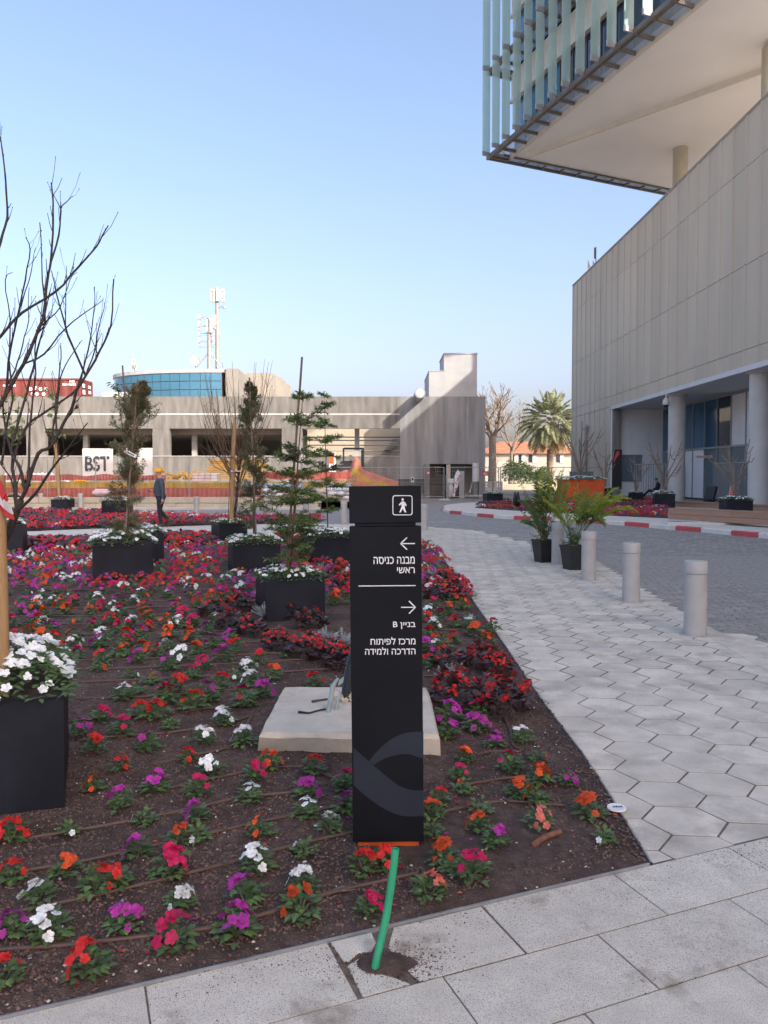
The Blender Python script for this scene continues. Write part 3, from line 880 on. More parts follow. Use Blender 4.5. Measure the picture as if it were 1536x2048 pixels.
for k in range(7):
    mb.box((c1.x + .06, YC + .25 + k * .32, (zc0 + c0.z) / 2), (.06, .05, h_ - .3))
mb.build('end_ribs', MT['red_paint'], ct)
mb = MB()
for px, py in ((61, 778), (72, 776), (81, 778), (92, 778), (65, 788), (74, 788), (87, 788)):
    q = W(px, py, YC - .03)
    for k in range(3): mb.box(q, (.30, .01, .07), M=Matrix.Rotation(k * PI / 3, 3, 'Y'))
for x0, x1, py in ((7, 32, 771), (126, 134, 769), (138, 146, 769), (148, 151, 769), (140, 150, 763)):
    k = x0
    while k < x1:
        q = W(k, py, YC - .03); mb.box(q, (.07, .01, .16)); k += 2.6
mb.build('markings', MT['print'], ct)
mb = MB()
for z, s_, y in ((c0.z - .5, .30, .5), (c0.z - 1.0, .35, .55), (c0.z - .5, .25, 1.7), (c0.z - .9, .25, 1.75)): mb.box((c1.x + .10, YC + y, z), (.01, .5, s_))
mb.build('end_markings', MT['print'], ct)
o = MB(); p0 = W(204, 784, 62); p1 = W(262, 793, 62); o.box(((p0.x + p1.x) / 2, 63, p0.z / 2 + 3.0), (p1.x - p0.x, 2, p0.z - 6.0), bev=.05)
o.box(((p0.x + p1.x) / 2 + .3, 62.9, p0.z + .03), (.9, .6, .05)); tag(o.build('roof_unit', MT['white']), 'low white plant unit on the garage roof beside the glass building', 'roof unit')

# ================================================================ CURVED GLASS BUILDING
YB = 112.0
cb = thing('glass_office', 'far office building with curved blue glass front and cream stone side', 'office building', (W(350, 950, YB).x, YB, 0))
xa, xb = W(233, 760, YB + 10).x, W(450, 760, YB).x
ztop, zgl = W(400, 738, YB).z, W(400, 745, YB).z
xc = W(420, 700, YB).x; ro = xc - xa - .2; yc = YB + ro * .55
arc = []
for k in range(19):
    an = PI + (PI / 2 + .10) * k / 18
    arc.append((xc + ro * math.cos(an), yc + ro * math.sin(an) * .55))
zrows = [0, 3.0, 6.0, 8.6, 10.6, W(400, 779, YB).z, W(400, 762, YB).z, zgl]
k = 0
for i in range(len(arc) - 1):
    for j in range(4, 7):
        if zrows[j + 1] - zrows[j] < .2: continue
        mb = MB(); p, q = Vector((*arc[i], 0)), Vector((*arc[i + 1], 0)); d = (q - p); g_ = d * .02
        a_, b_ = p + g_, q - g_; z0, z1 = zrows[j] + .05, zrows[j + 1] - .05
        mb.add([(a_.x, a_.y, z0), (b_.x, b_.y, z0), (b_.x, b_.y, z1), (a_.x, a_.y, z1)], [(0, 1, 2, 3)])
        mb.build('glass_pane', MT['glass_curve'], cb)
mb = MB(); inner = [(x + (xc - x) * .012, y + (yc - y) * .012) for x, y in arc]
poly = inner + [(xb, yc + 6), (inner[0][0], yc + 6)]
mb.prism(poly, 0, zgl - .02); mb.build('core', MT['frame_dark'], cb)
poly = [(x + (x - xc) * .012, y + (y - yc) * .012) for x, y in arc] + [(xb, arc[-1][1] - .1), (xb, yc + 6.1), (xa, yc + 6.1)]
mb = MB(); mb.prism(poly, zgl, ztop); mb.build('cornice', MT['roof_white'], cb)
# cream stone block
p = [W(450, 745, YB - 1), W(477, 738, YB - 2), W(538, 790, YB + 34), W(566, 760, YB + 42)]
ya = arc[-1][1] - .4
x0, x1 = W(451, 740, ya).x, W(476, 740, ya).x
mb = MB(); zc = W(476, 737, ya).z
far = W(540, 770, ya + 36)
mb.prism([(x0, ya), (x1, ya), (far.x, far.y), (far.x - 9, far.y)], 0, zc); mb.build('stone_block', MT['stone_cream'], cb)
mb = MB(); q0 = W(493, 746, ya + 20); q1 = W(542, 746, ya + 20)
mb.prism([(q0.x, ya + 19.8), (q1.x + .2, ya + 19.8), (q1.x + 1, ya + 40), (q0.x, ya + 40)], 0, W(540, 746, ya + 20).z); mb.build('rear_block', MT['stone_cream'], cb)
mb = MB(); a0 = W(541, 748, ya + 24); t0 = W(543, 748, ya + 24)
mb.add([(a0.x, ya + 24, 0), (W(572, 793, ya + 24).x + .9, ya + 24, 0), (W(563, 755, ya + 24).x, ya + 24, W(563, 755, ya + 24).z), (a0.x, ya + 24, t0.z),
        (a0.x, ya + 30, 0), (W(572, 793, ya + 24).x + .9, ya + 30, 0), (W(563, 755, ya + 24).x, ya + 30, W(563, 755, ya + 24).z), (a0.x, ya + 30, t0.z)],
       [(0, 1, 2, 3), (1, 5, 6, 2), (3, 2, 6, 7), (5, 4, 7, 6), (4, 0, 3, 7)]); mb.build('slanted_wing', MT['stone_cream'], cb)
mb = MB()
for k in range(6):
    t = (k + .8) / 7
    for z in (zc - 4.2, zc - 7.4):
        x = x1 + (far.x - x1) * t; y = ya + (far.y - ya) * t
        dd = Vector((far.x - x1, far.y - ya, 0)).normalized()
        mb.box((x + .05, y, z), (1.1, .2, 1.5), rz=math.atan2(dd.y, dd.x))
mb.build('window', MT['glass_dark'], cb)
# masts
def mast(px, pytop, pybot, Y, panels, label, r_=.28):
    b = W(px, pybot, Y); t = W(px, pytop, Y)
    m = thing('antenna_mast', label, 'antenna mast', (b.x, Y, ztop - .02))
    mb = MB(); mb.tube([(b.x, Y, ztop - .3), (b.x, Y, t.z)], [r_, r_ * .7], 10); mb.build('pole', MT['mast'], m)
    for dx, y0, y1, w in panels:
        a_ = W(px + dx, y0, Y); c_ = W(px + dx, y1, Y)
        mb = MB(); yy = Y - .5 + abs(dx) * .02; mb.box((a_.x, yy, (a_.z + c_.z) / 2), (w, .22, a_.z - c_.z), bev=.04)
        mb.build('antenna_panel', MT['antenna'], m)
    mb = MB()
    for dx, y0, y1, w in panels:
        a_ = W(px + dx, y0 * .75 + y1 * .25, Y); c_ = W(px + dx, y0 * .25 + y1 * .75, Y)
        for q in (a_, c_):
            mb.tube([(b.x, Y, q.z), (q.x, Y - .45, q.z)], .045, 5)
    for q in np.linspace(b.z + 1, t.z - 1, 9): mb.box((b.x, Y, q), (.7, .12, .08))
    mb.build('bracket', MT['mast'], m)
    return m
YM = YB + 12
m1 = mast(435, 575, 735, YM, [(-11, 577, 604, .5), (-6, 580, 606, .35), (1, 574, 604, .5), (7, 580, 602, .35), (12, 577, 605, .5), (-5, 630, 660, .45), (14, 612, 618, .4)], 'tall pale antenna mast with panel antennas at its top', .36)
m2 = mast(419, 636, 735, YM - 1, [(-21, 630, 661, .5), (-20, 664, 692, .25), (-4, 640, 665, .4), (4, 638, 667, .45), (9, 667, 690, .3)], 'shorter antenna mast with side arms left of the tall one', .4)
mb = MB()
for dx in (-26, 24):
    a_ = W(419 + dx, 735, YM - 1); c_ = W(419, 703, YM - 1); mb.tube([a_, c_], .1, 6)
for y in (652, 667, 682, 694):
    a_ = W(397, y, YM - 1); c_ = W(433, y, YM - 1); mb.tube([a_, c_], .06, 5)
for y in (640,): 
    pts = [W(398 + 21 * k / 8, 640 - 6 * math.sin(PI * k / 8), YM - 1) for k in range(9)]; mb.tube(pts, .05, 5)
mb.build('stay', MT['mast'], m2)
o = MB(); q = W(390, 723, YM - 4); 
pf = [(0.0, .0), (.35, .03), (.6, .12), (.78, .26)]
vsz = MB(); vsz.lathe(pf, 18, (0, 0, 0), capb=False, capt=False); vsz.lathe([(.1, -.3), (.1, 0)], 8)
Mx = Matrix.Translation(q) @ Matrix.Rotation(R(75), 4, 'X') @ Matrix.Rotation(R(12), 4, 'Y')
o.add([tuple(Mx @ Vector(v)) for v in vsz.v], vsz.f); o.tube([(q.x, q.y + .3, ztop - .3), (q.x, q.y + .3, q.z)], .07, 6)
tag(o.build('satellite_dish', MT['antenna'], smooth=True), 'white satellite dish on the roof left of the antenna masts', 'satellite dish')
o = MB(); q = W(268, 742, YM - 8)
for dx, y0, y1 in ((-2, 711, 740), (2, 720, 740), (5, 732, 741)):
    a_ = W(268 + dx, y0, YM - 8); c_ = W(268 + dx, y1, YM - 8); o.tube([(c_.x, q.y, ztop - .5), a_], .12, 6); o.box(((a_.x), q.y - .2, (a_.z * .5 + c_.z * .5)), (.3, .2, .9))
tag(o.build('roof_antenna', MT['antenna']), 'small white antenna cluster at the left end of the curved roof', 'antenna')
# ================================================================ HOUSE AND WALLS BEHIND RIGHT
YH = 104.0
hs = thing('tiled_house', 'pale house with orange tiled roof behind the palm and bare tree', 'house', (W(1045, 960, YH).x, YH, 0))
x0, x1 = W(960, 900, YH).x, W(1170, 900, YH).x; ze = W(1045, 905, YH).z; zr = W(1045, 881, YH + 4).z
mb = MB(); mb.box(((x0 + x1) / 2, YH + 5, ze / 2 - .2), (x1 - x0, 10, ze)); mb.build('wall', MT['house_white'], hs)
mb = MB()
n = 24; rows = 7
for i in range(rows):
    ta, tb = i / rows, (i + 1) / rows
    for s_ in (0,):
        ya_, yb_ = YH - .6 + 5.6 * ta, YH - .6 + 5.6 * tb; za, zb_ = ze - .1 + (zr - ze) * ta + .05, ze - .1 + (zr - ze) * tb
        xi0, xi1 = x0 - .5 + 4 * ta, x1 + .5 - 4 * ta
        xj0, xj1 = x0 - .5 + 4 * tb, x1 + .5 - 4 * tb
        mb.add([(xi0, ya_, za), (xi1, ya_, za), (xj1, yb_, zb_), (xj0, yb_, zb_)], [(0, 1, 2, 3)])
        mb.add([(xi0, ya_, za), (xi1, ya_, za), (xi1, ya_, za - .1), (xi0, ya_, za - .1)], [(3, 2, 1, 0)])
mb.add([(x0 - .5, YH - .6, ze - .1), (x0 + 3.5, YH + 5, zr), (x0 - .5, YH + 10.6, ze - .1)], [(0, 1, 2)])
mb.add([(x1 + .5, YH - .6, ze - .1), (x1 - 3.5, YH + 5, zr), (x1 + .5, YH + 10.6, ze - .1)], [(2, 1, 0)])
mb.build('roof', MT['roof_tile'], hs)
for px in (1029, 1043, 1065, 1120):
    q = W(px, 917, YH - .05); mb = MB(); mb.box((q.x, YH - .02, q.z), (1.0, .1, 1.0)); f = mb.build('window', MT['glass_dark'], hs)
    mb = MB(); mb.box((q.x + .25, YH - .1, q.z), (.5, .06, 1.1)); mb.build('shutter', MT['white'], f)
gw = MB(); q0, q1 = W(1003, 968, 86), W(1175, 968, 86); gw.box(((q0.x + q1.x) / 2, 86, q0.z / 2 - .1), (q1.x - q0.x, .25, q0.z + .2))
tag(gw.build('garden_wall', MT['cream']), 'low cream garden wall below the hedge at the end of the street', 'garden wall')
bk = thing('white_bench', 'white slatted crate bench standing right of the garage corner', 'bench', (W(985, 985, 57).x, 57, 0))
for k in range(5):
    mb = MB(); q = W(987, 965 + k * 5.4, 57); mb.box((q.x, 57, q.z), (1.35, .05, .16)); mb.build('slat', MT['white'], bk)
for px in (970, 1003):
    mb = MB(); q = W(px, 976, 57); mb.box((q.x, 57.06, .55), (.07, .07, 1.15)); mb.build('post', MT['white'], bk)
# ================================================================ OFFICE BUILDING ON THE RIGHT
XF = 17.10                                              # facade plane
HT, HS = 18.50, 6.5                                     # top of cladding, soffit
ob = thing('office_building', 'large office building with taupe metal cladding and a projecting glass finned block', 'office building', (XF, 45, 0))
Y0, Y1, YR = 20.0, 69.5, 57.8                           # near end, far end, far end of the recessed ground floor
def fx(y):                                              # slight outward curve towards the camera
    return XF + (0.0 if y > 36 else .012 * (36 - y) ** 1.6 * .35) - (.010 * (y - 52) if y > 52 else 0)
rowz = [HS + .22, 7.5, 11.5, 16.1, HT]
ys = list(np.arange(Y1, Y0, -1.42)) + [Y0]
for i in range(len(ys) - 1):
    ya, yb = ys[i] - .012, ys[i + 1] + .012
    for j in range(4):
        z0, z1 = rowz[j] + .014, rowz[j + 1] - .014
        # each panel is a tray: one edge stands proud as a standing seam
        xa_, xb_ = fx(ya), fx(yb)
        pr = .05
        mb = MB()
        m_ = ya + (yb - ya) * .10
        prof = [(xa_ + .12, ya), (xa_ - pr, ya), (fx(m_) - pr, m_), (fx(m_) + .005, m_ - .03), (fx(yb) + .005, yb), (fx(yb) + .12, yb)]
        n = len(prof)
        vs = [(x, y, z0) for x, y in prof] + [(x, y, z1) for x, y in prof]
        fs = [(k, n + k, n + k + 1, k + 1) for k in range(n - 1)] + [tuple(range(n)), tuple(range(2 * n - 1, n - 1, -1))]
        mb.add(vs, fs); mb.build('cladding_panel', MT['panel'], ob)
for i in range(len(ys) - 1):                            # panels of the far end that run down to the ground
    ya, yb = ys[i] - .012, ys[i + 1] + .012
    if yb < YR: break
    if 62.2 < (ya + yb) / 2 < 63.8 : z1 = HS - 1.2
    mb = MB(); mb.box((fx((ya + yb) / 2) + .06, (ya + yb) / 2, HS / 2 + .1), (.12, ya - yb, HS + .2)); mb.build('cladding_panel', MT['panel'], ob)
    mb = MB(); mb.box((fx(ya) - .02, ya - .05, HS / 2 + .1), (.05, .1, HS + .2)); mb.build('panel_seam', MT['panel'], ob)
mb = MB(); mb.box((fx(64.5) - .03, 64.5, 2.9), (.08, .5, 5.6)); mb.build('slot_window', MT['frame_dark'], ob)
mb = MB()                                              # parapet coping
mb.tube([(fx(y) - .03, y, HT + .04) for y in np.linspace(Y1, Y0, 26)], .07, 5); mb.build('coping', MT['frame_grey'], ob)
mb = MB()                                              # solid body behind the cladding
body = [(fx(y) + .13, y) for y in np.linspace(Y0, Y1, 20)] + [(27, Y1), (27, Y0)]
mb.prism(body, HS + .3, HT - .03); mb.build('podium_body', MT['interior'], ob)
mb = MB(); mb.box((XF + 5, 64.2, HS / 2), (9.5, 12.2, HS + .5)); mb.build('end_body', MT['panel'], ob)
mb = MB(); mb.prism([(fx(y) - .06, y) for y in np.linspace(Y0, YR, 18)] + [(28, YR), (28, Y0)], HS, HS + .2); mb.build('soffit', MT['soffit_white'], ob)
mb = MB()
vs = [];
for y in np.linspace(Y0, YR, 18):
    vs += [(fx(y) - .085, y, HS - .04), (fx(y) - .085, y, HS + .21), (fx(y) - .03, y, HS + .21), (fx(y) - .03, y, HS - .04)]
fs = []
for k in range(17):
    a_ = 4 * k
    for m_ in range(4): fs.append((a_ + m_, a_ + (m_ + 1) % 4, a_ + 4 + (m_ + 1) % 4, a_ + 4 + m_))
mb.add(vs, fs); mb.build('soffit_trim', MT['soffit_white'], ob)
# columns
for y in (47.0, 36.6, 27.0):
    x = fx(y) + .75
    mb = MB(); mb.lathe([(.50, -.05), (.50, HS - .12), (.62, HS - .12), (.62, HS)], 28, (x, y, 0)); c = mb.build('column', MT['col_grey'], ob, angle=40)
# recess: white end wall, glass front
XG = 20.9
mb = MB(); mb.box((XF + 1.9, YR + .1, HS / 2), (3.9, .2, HS)); mb.build('recess_end_wall', MT['bright_white'], ob)
for k in range(3):
    mb = MB(); mb.box((XF + .8 + 1.35 * k, YR - .02, HS / 2 + .9), (1.33, .05, HS - 2.0)); mb.build('wall_panel', MT['bright_white'], ob)
mb = MB(); mb.box((XF + .25, YR - .3, HS / 2), (.5, .5, HS)); mb.build('end_pilaster', MT['concrete'], ob)
mb = MB(); mb.box((XF + 1.5, YR - .06, 2.1), (1.5, .05, 2.0)); mb.build('window', MT['glass_door'], ob)
yy = np.arange(YR - .1, 20, -1.9)
for i in range(len(yy) - 1):
    ya, yb = yy[i] - .03, yy[i + 1] + .03
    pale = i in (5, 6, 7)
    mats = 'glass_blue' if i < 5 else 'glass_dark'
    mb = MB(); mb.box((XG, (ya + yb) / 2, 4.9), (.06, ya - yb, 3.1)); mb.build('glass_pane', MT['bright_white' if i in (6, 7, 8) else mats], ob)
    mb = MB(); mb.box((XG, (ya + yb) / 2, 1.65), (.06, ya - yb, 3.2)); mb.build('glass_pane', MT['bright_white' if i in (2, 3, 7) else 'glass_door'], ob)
    mb = MB(); mb.box((XG - .05, yb - .03, HS / 2), (.1, .06, HS - .02)); mb.build('mullion', MT['frame_grey'], ob)
mb = MB(); mb.box((XG - .06, 38, 3.3), (.12, 38, .12)); mb.box((XG - .06, 38, 6.42), (.12, 38, .14)); mb.build('transom', MT['frame_grey'], ob)
mb = MB(); mb.box((XG + 4, 38, HS / 2), (7, 39, HS)); mb.build('interior_core', MT['frame_dark'], ob)
# ---------------- upper block with glass fins
HB = 24.42
C0 = W(975, 318, 57.0); C0 = Vector((C0.x, C0.y, 0))
e1 = Vector((.344, -1, 0)).normalized(); n1 = Vector((-1, -.344, 0)).normalized()
e2 = Vector((2.18, 1, 0)).normalized(); n2 = Vector((-1, 2.18, 0)).normalized()
L1, L2 = 22.3, 22.0
HTOP = 45.0
def Q(s, q, z=0.0):                                     # s metres along the front edge, q metres in from it
    p = C0 + e1 * s + e2 * q; return Vector((p.x, p.y, z))
mb = MB(); ins = 1.5
mb.prism([Q(ins * .6, ins), Q(L1, ins), Q(L1, L2), Q(ins * .6, L2)], HB + .32, HB + .7); mb.build('outer_soffit', MT['soffit'], ob)
mb = MB()
fold = [Q(1.9, 2.4), Q(L1, 11.5)]
mb.prism([fold[0], fold[1], Q(L1, L2), Q(1.9, L2)], HB + .02, HB + .4); mb.build('inner_soffit', MT['soffit'], ob)
d = (fold[1] - fold[0]); 
mb = MB(); c = (fold[0] + fold[1]) / 2; mb.box((c.x, c.y, HB + .2), (d.length, .16, .44), rz=math.atan2(d.y, d.x)); mb.build('soffit_step', MT['cream_metal'], ob)
mb = MB(); c = (Q(.9, ins) + Q(L1, ins)) / 2; mb.box((c.x, c.y, HB + .42), (L1 - .9, .22, .5), rz=math.atan2(e1.y, e1.x)); mb.build('soffit_edge_beam', MT['cream_metal'], ob)
# walkway frame
def bar(mb, a_, b_, w, h, mi=0):
    d = b_ - a_; c = (a_ + b_) / 2; mb.box((c.x, c.y, c.z), (d.length, w, h), rz=math.atan2(d.y, d.x), mi=mi)
for lev, z in enumerate((HB + .28, HB + 6.35, HB + 12.4)):
    mb = MB(); bar(mb, Q(-.05, 0, z), Q(L1, 0, z), .16, .26); bar(mb, Q(-.05, .3, z + .02), Q(L1, .3, z + .02), .1, .16); mb.build('walkway_rail', MT['frame_dark'], ob)
    mb = MB(); bar(mb, Q(0, -.05, z), Q(0, L2, z), .14, .2); bar(mb, Q(.95, .9, z), Q(.95, L2, z), .1, .16); mb.build('walkway_rail', MT['frame_dark'], ob)
    k = 0
    while .3 + k * 1.5 < L1 - 1:
        s = .35 + k * 1.5
        mb = MB(); bar(mb, Q(s, .1, z + .01), Q(s, 1.55, z + .01), .12, .22); mb.build('walkway_beam', MT['frame_dark'], ob)
        mb = MB(); bar(mb, Q(s, -.62, z + .12), Q(s, -.02, z + .12), .10, .30); mb.build('fin_bracket', MT['frame_grey'], ob)
        k += 1
    for k in range(12):
        mb = MB(); bar(mb, Q(.05, 1.6 + k * 1.6, z + .01), Q(.95, 1.6 + k * 1.6, z + .01), .10, .16); mb.build('walkway_beam', MT['frame_dark'], ob)
    mb = MB()
    for k in range(14): bar(mb, Q(.4, .28 + k * .085, z + .07), Q(L1, .28 + k * .085, z + .07), .022, .03)
    for k in range(8): bar(mb, Q(.15 + k * .1, .3, z + .07), Q(.15 + k * .1, L2, z + .07), .025, .03)
    g_ = mb.build('walkway_grating', MT['frame_grey'], ob)
for lev, (z0, z1) in enumerate(((HB + .5, HB + 6.3), (HB + 6.6, HB + 12.35), (HB + 12.6, HTOP))):
    k = 0
    while .35 + k * 1.5 < L1:
        s = .35 + k * 1.5 + (-.02 if lev else 0)
        for off in (0.0,):
            a_, b_ = Q(s, -.60, 0), Q(s, .0, 0)
            mb = MB(); c = (a_ + b_) / 2; dd = b_ - a_
            mb.box((c.x, c.y, (z0 + z1) / 2), (dd.length, .028, z1 - z0), rz=math.atan2(dd.y, dd.x) - R(6)); mb.build('glass_fin', MT['fin'], ob)
        k += 1
    for k in range(9):                                  # fins round the corner on the far side
        a_, b_ = Q(-.5, 1.5 + k * 1.6), Q(-.02, 1.5 + k * 1.6)
        mb = MB(); c = (a_ + b_) / 2; dd = b_ - a_
        mb.box((c.x, c.y, (z0 + z1) / 2), (dd.length, .028, z1 - z0), rz=math.atan2(dd.y, dd.x)); mb.build('glass_fin', MT['fin'], ob)
# window wall behind the fins
IW = 1.75
for lev, z in enumerate((HB + .55, HB + 6.6, HB + 12.6)):
    k = 0
    while 1.2 + k * 1.5 < L1 - 1.5:
        s0, s1 = 1.2 + k * 1.5 + .04, 1.2 + (k + 1) * 1.5 - .04
        mb = MB(); bar(mb, Q(s0, IW, z + 1.75), Q(s1, IW, z + 1.75), .05, 3.5); mb.build('window_pane', MT['glass_blue' if k < 4 else 'glass_dark'], ob)
        mb = MB(); bar(mb, Q(s1 + .005, IW - .03, z + 1.75), Q(s1 + .07, IW - .03, z + 1.75), .12, 3.5); mb.build('mullion', MT['frame_dark'], ob)
        k += 1
    mb = MB(); bar(mb, Q(.9, IW - .12, z + 4.6), Q(L1, IW - .12, z + 4.6), .2, 2.1); mb.build('spandrel', MT['cream_metal'], ob)
    mb = MB(); bar(mb, Q(.9, IW - .3, z + 3.6), Q(L1, IW - .3, z + 3.6), .22, .22); mb.build('spandrel_ledge', MT['cream_metal'], ob)
    mb = MB(); bar(mb, Q(1.1, IW, z + 1.75), Q(1.1, L2, z + 1.75), .06, 3.5); mb.build('window_wall', MT['glass_blue'], ob)
mb = MB(); mb.prism([Q(1.2, IW + .1), Q(L1, IW + .1), Q(L1, L2), Q(1.2, L2)], HB + .72, HTOP); mb.build('block_body', MT['glass_dark'], ob)
# columns carrying the block
for px, py, Yc in ((1361, 295, 54.7), (1544, 98, 42.0)):
    q = W(px, py, Yc); mb = MB(); mb.lathe([(.5, HT - .3), (.5, HB + .05)], 28, (q.x, q.y, 0)); mb.build('upper_column', MT['col_cream'], ob, angle=40)
# added tower, unseen behind and right of the viewer, placed to shade the plaza
mb = MB(); mb.box((24, -12, 19), (12, 24, 38)); mb.build('added_shade_tower', MT['panel'], ob)
mb = MB()
for z in range(4, 37, 4): mb.box((17.97, -12, z), (.1, 23, 1.9))
mb.build('added_tower_window', MT['glass_dark'], ob)
mb = MB(); mb.box((29, -6, HT / 2 - .02), (22.6, 52, HT)); mb.build('podium_wing', MT['panel'], ob)
# roof details on the podium
o = thing('roof_aerial', 'thin dark aerial and white fins on the podium parapet', 'aerial', (fx(64) + .5, 64.5, HT))
mb = MB(); q = W(1192, 494, 64.6); mb.tube([(q.x, 64.6, HT - .1), (q.x, 64.6, q.z)], .04, 6); mb.box((q.x - .08, 64.6, q.z - .5), (.14, .12, .9)); mb.build('aerial', MT['frame_dark'], o)
mb = MB()
for px in (1176, 1186): 
    q = W(px, 520, 65.5); mb.add([(q.x, 65.5, HT - .1), (q.x + .55, 65.5, HT - .1), (q.x, 65.5, q.z), (q.x, 65.6, HT - .1), (q.x + .55, 65.6, HT - .1), (q.x, 65.6, q.z)], [(0, 1, 2), (3, 5, 4), (0, 2, 5, 3), (1, 4, 5, 2)])
mb.build('fin', MT['white'], o)
# dome camera on the column
cc = thing('dome_camera', 'white dome surveillance camera hanging from the grey column', 'camera', (0, 0, 0))
q = W(1332, 810, 46.6); cc.location = q
mb = MB(); mb.lathe([(0.02, .42), (.10, .40), (.17, .30), (.2, .1), (.2, 0)], 16, tuple(q)); mb.build('housing', MT['white'], cc, smooth=True)
mb = MB(); mb.lathe([(.01, -.16), (.1, -.13), (.165, -.04), (.165, 0)], 16, tuple(q)); mb.build('lens_dome', MT['black'], cc, smooth=True)
mb = MB(); mb.tube([q + Vector((0, 0, .4)), q + Vector((0, 0, .62)), q + Vector((.12, .05, .7)), q + Vector((.45, .2, .7))], .05, 8); mb.build('arm', MT['white'], cc)
# vertical bar fence under the soffit
def bar_fence(name, a_, b_, h, label, gap=.16, mat='frame_grey'):
    t = thing(name, label, 'fence', (a_.x, a_.y, 0)); d = b_ - a_; L = d.length; d = d / L; rz = math.atan2(d.y, d.x)
    mb = MB(); 
    for z in (.15, h - .03): mb.box(((a_.x + b_.x) / 2, (a_.y + b_.y) / 2, z), (L, .06, .07), rz=rz)
    mb.build('rail', MT[mat], t)
    k = 0; shared = None
    while k * gap <= L:
        p = a_ + d * k * gap
        if shared is None:
            m_ = MB(); m_.box((0, 0, h / 2), (.035, .06, h - .1), rz=rz); shared = m_.mesh('bar', MT[mat])
        inst('bar', shared, (p.x - a_.x, p.y - a_.y, 0), parent=t); k += 1
    return t
bar_fence('bar_fence', Vector((XF + .3, 53.5, 0)), Vector((XG - .3, 53.0, 0)), 2.35, 'grey vertical bar fence from the pilaster to the grey column')
bar_fence('bar_fence', Vector((XG - 1.0, 46.5, 0)), Vector((XG - 1.2, 41.5, 0)), 2.3, 'grey vertical bar fence between the two grey columns')
# ================================================================ WAYFINDING SIGN
sb = G(777, 1697); SX, SY = sb.x, sb.y
sg = thing('wayfinding_sign', 'tall black wayfinding totem with white Hebrew lettering standing in the flower bed', 'sign', (SX, SY, 0))
sw, sd = .300, .075
def spt(px, py): return W(px, py, SY - .0)
zT, zN0, zN1, zB0 = W(775, 972, SY).z, W(775, 1046, SY).z, W(775, 1053, SY).z, W(775, 1684, SY).z
LEAN = -.010                                            # slight lean of the top towards the left
def sgm(): return Matrix.Translation((SX, SY, 0)) @ Matrix.Rotation(LEAN, 4, 'Y') @ Matrix.Translation((0, 0, 0))
def sbuild(mb, name, mat, **k):
    m = Matrix.Rotation(LEAN, 4, 'Y')
    mb.v = [tuple(m @ Vector(p)) for p in mb.v]
    return mb.build(name, mat, sg, local=True, **k)
mb = MB(); mb.box((0, sd / 2, (zN0 + zT) / 2), (sw, sd, zT - zN0), bev=.0015); sbuild(mb, 'head_panel', MT['sign'])
mb = MB(); mb.box((0, sd / 2, (zB0 + zN1) / 2), (sw, sd, zN1 - zB0), bev=.0015); sbuild(mb, 'body_panel', MT['sign'])
mb = MB(); mb.box((0, sd / 2, (zN0 + zN1) / 2), (sw - .045, sd - .01, zN1 - zN0 + .004)); sbuild(mb, 'neck', MT['sign'])
mb = MB(); mb.box((0, sd / 2, zB0 / 2 - .002), (sw * .86, sd - .016, zB0)); sbuild(mb, 'base', MT['orange'])
mt = Matrix.Rotation(LEAN, 4, 'Y')
def sl(px, py):                                         # photo pixel on the sign face -> local x,z
    p = W(px, py, SY); v = mt.inverted() @ Vector((p.x - SX, 0, p.z)); return v.x, v.z
YFc = -.0012
def heb(s): return s[::-1]
def stext(s, px0, px1, py0, py1, off=.012):
    xr, z0 = sl(px1, py1); xl, z1 = sl(px0, py0)
    put_text('lettering', s, 1.0, mt @ Matrix.Translation((xr, YFc, z0)), MT['print'], sg, width=xr - xl, height=z1 - z0, offset=off)
stext(heb('מבנה כניסה'), 747, 829.5, 1113.5, 1127.5)
stext(heb('ראשי'), 794, 829.5, 1134.5, 1146)
stext('B ' + heb('בניין'), 786, 831, 1243, 1257.5)
stext(heb('מרכז לפיתוח'), 741, 831, 1274.5, 1288.5)
stext(heb('הדרכה ולמידה'), 730, 831, 1294.5, 1308.5)
def flat(name, polys, mat, y=YFc):
    """flat print on the sign face, polygons in photo pixels, a hair thick"""
    mb = MB()
    for poly in polys:
        pts = [sl(*p) for p in poly]; n = len(pts)
        ar = sum(pts[i][0] * pts[(i + 1) % n][1] - pts[(i + 1) % n][0] * pts[i][1] for i in range(n))
        if ar < 0: pts = pts[::-1]
        mb.add([(x, y, z) for x, z in pts], [tuple(range(n))])
    return sbuild(mb, name, mat)
def seg(p, q, w):
    d = Vector((q[0] - p[0], q[1] - p[1])).normalized(); s = Vector((-d.y, d.x)) * w / 2
    return [(p[0] + s.x, p[1] + s.y), (q[0] + s.x, q[1] + s.y), (q[0] - s.x, q[1] - s.y), (p[0] - s.x, p[1] - s.y)]
flat('arrow', [seg((801, 1087), (830, 1087), 2.0), seg((801, 1087.3), (814, 1075), 2.2), seg((801, 1086.7), (814, 1099), 2.2)], MT['print'])
flat('arrow', [seg((802, 1214.5), (830.5, 1214.5), 2.0), seg((831, 1214.8), (818, 1202), 2.2), seg((831, 1214.2), (818, 1227), 2.2)], MT['print'])
flat('divider', [seg((717, 1172), (831, 1171), 1.8)], MT['print'])
def rrect(x0, y0, x1, y1, r_, n=5):
    out = []
    for cx_, cy_, a0 in ((x1 - r_, y0 + r_, -90), (x1 - r_, y1 - r_, 0), (x0 + r_, y1 - r_, 90), (x0 + r_, y0 + r_, 180)):
        for k in range(n + 1):
            an = R(a0 + 90 * k / n); out.append((cx_ + r_ * math.cos(an), cy_ + r_ * math.sin(an)))
    return out
o_, i_ = rrect(785, 990.5, 825, 1030.5, 5), rrect(786.6, 992.1, 823.4, 1028.9, 3.8)
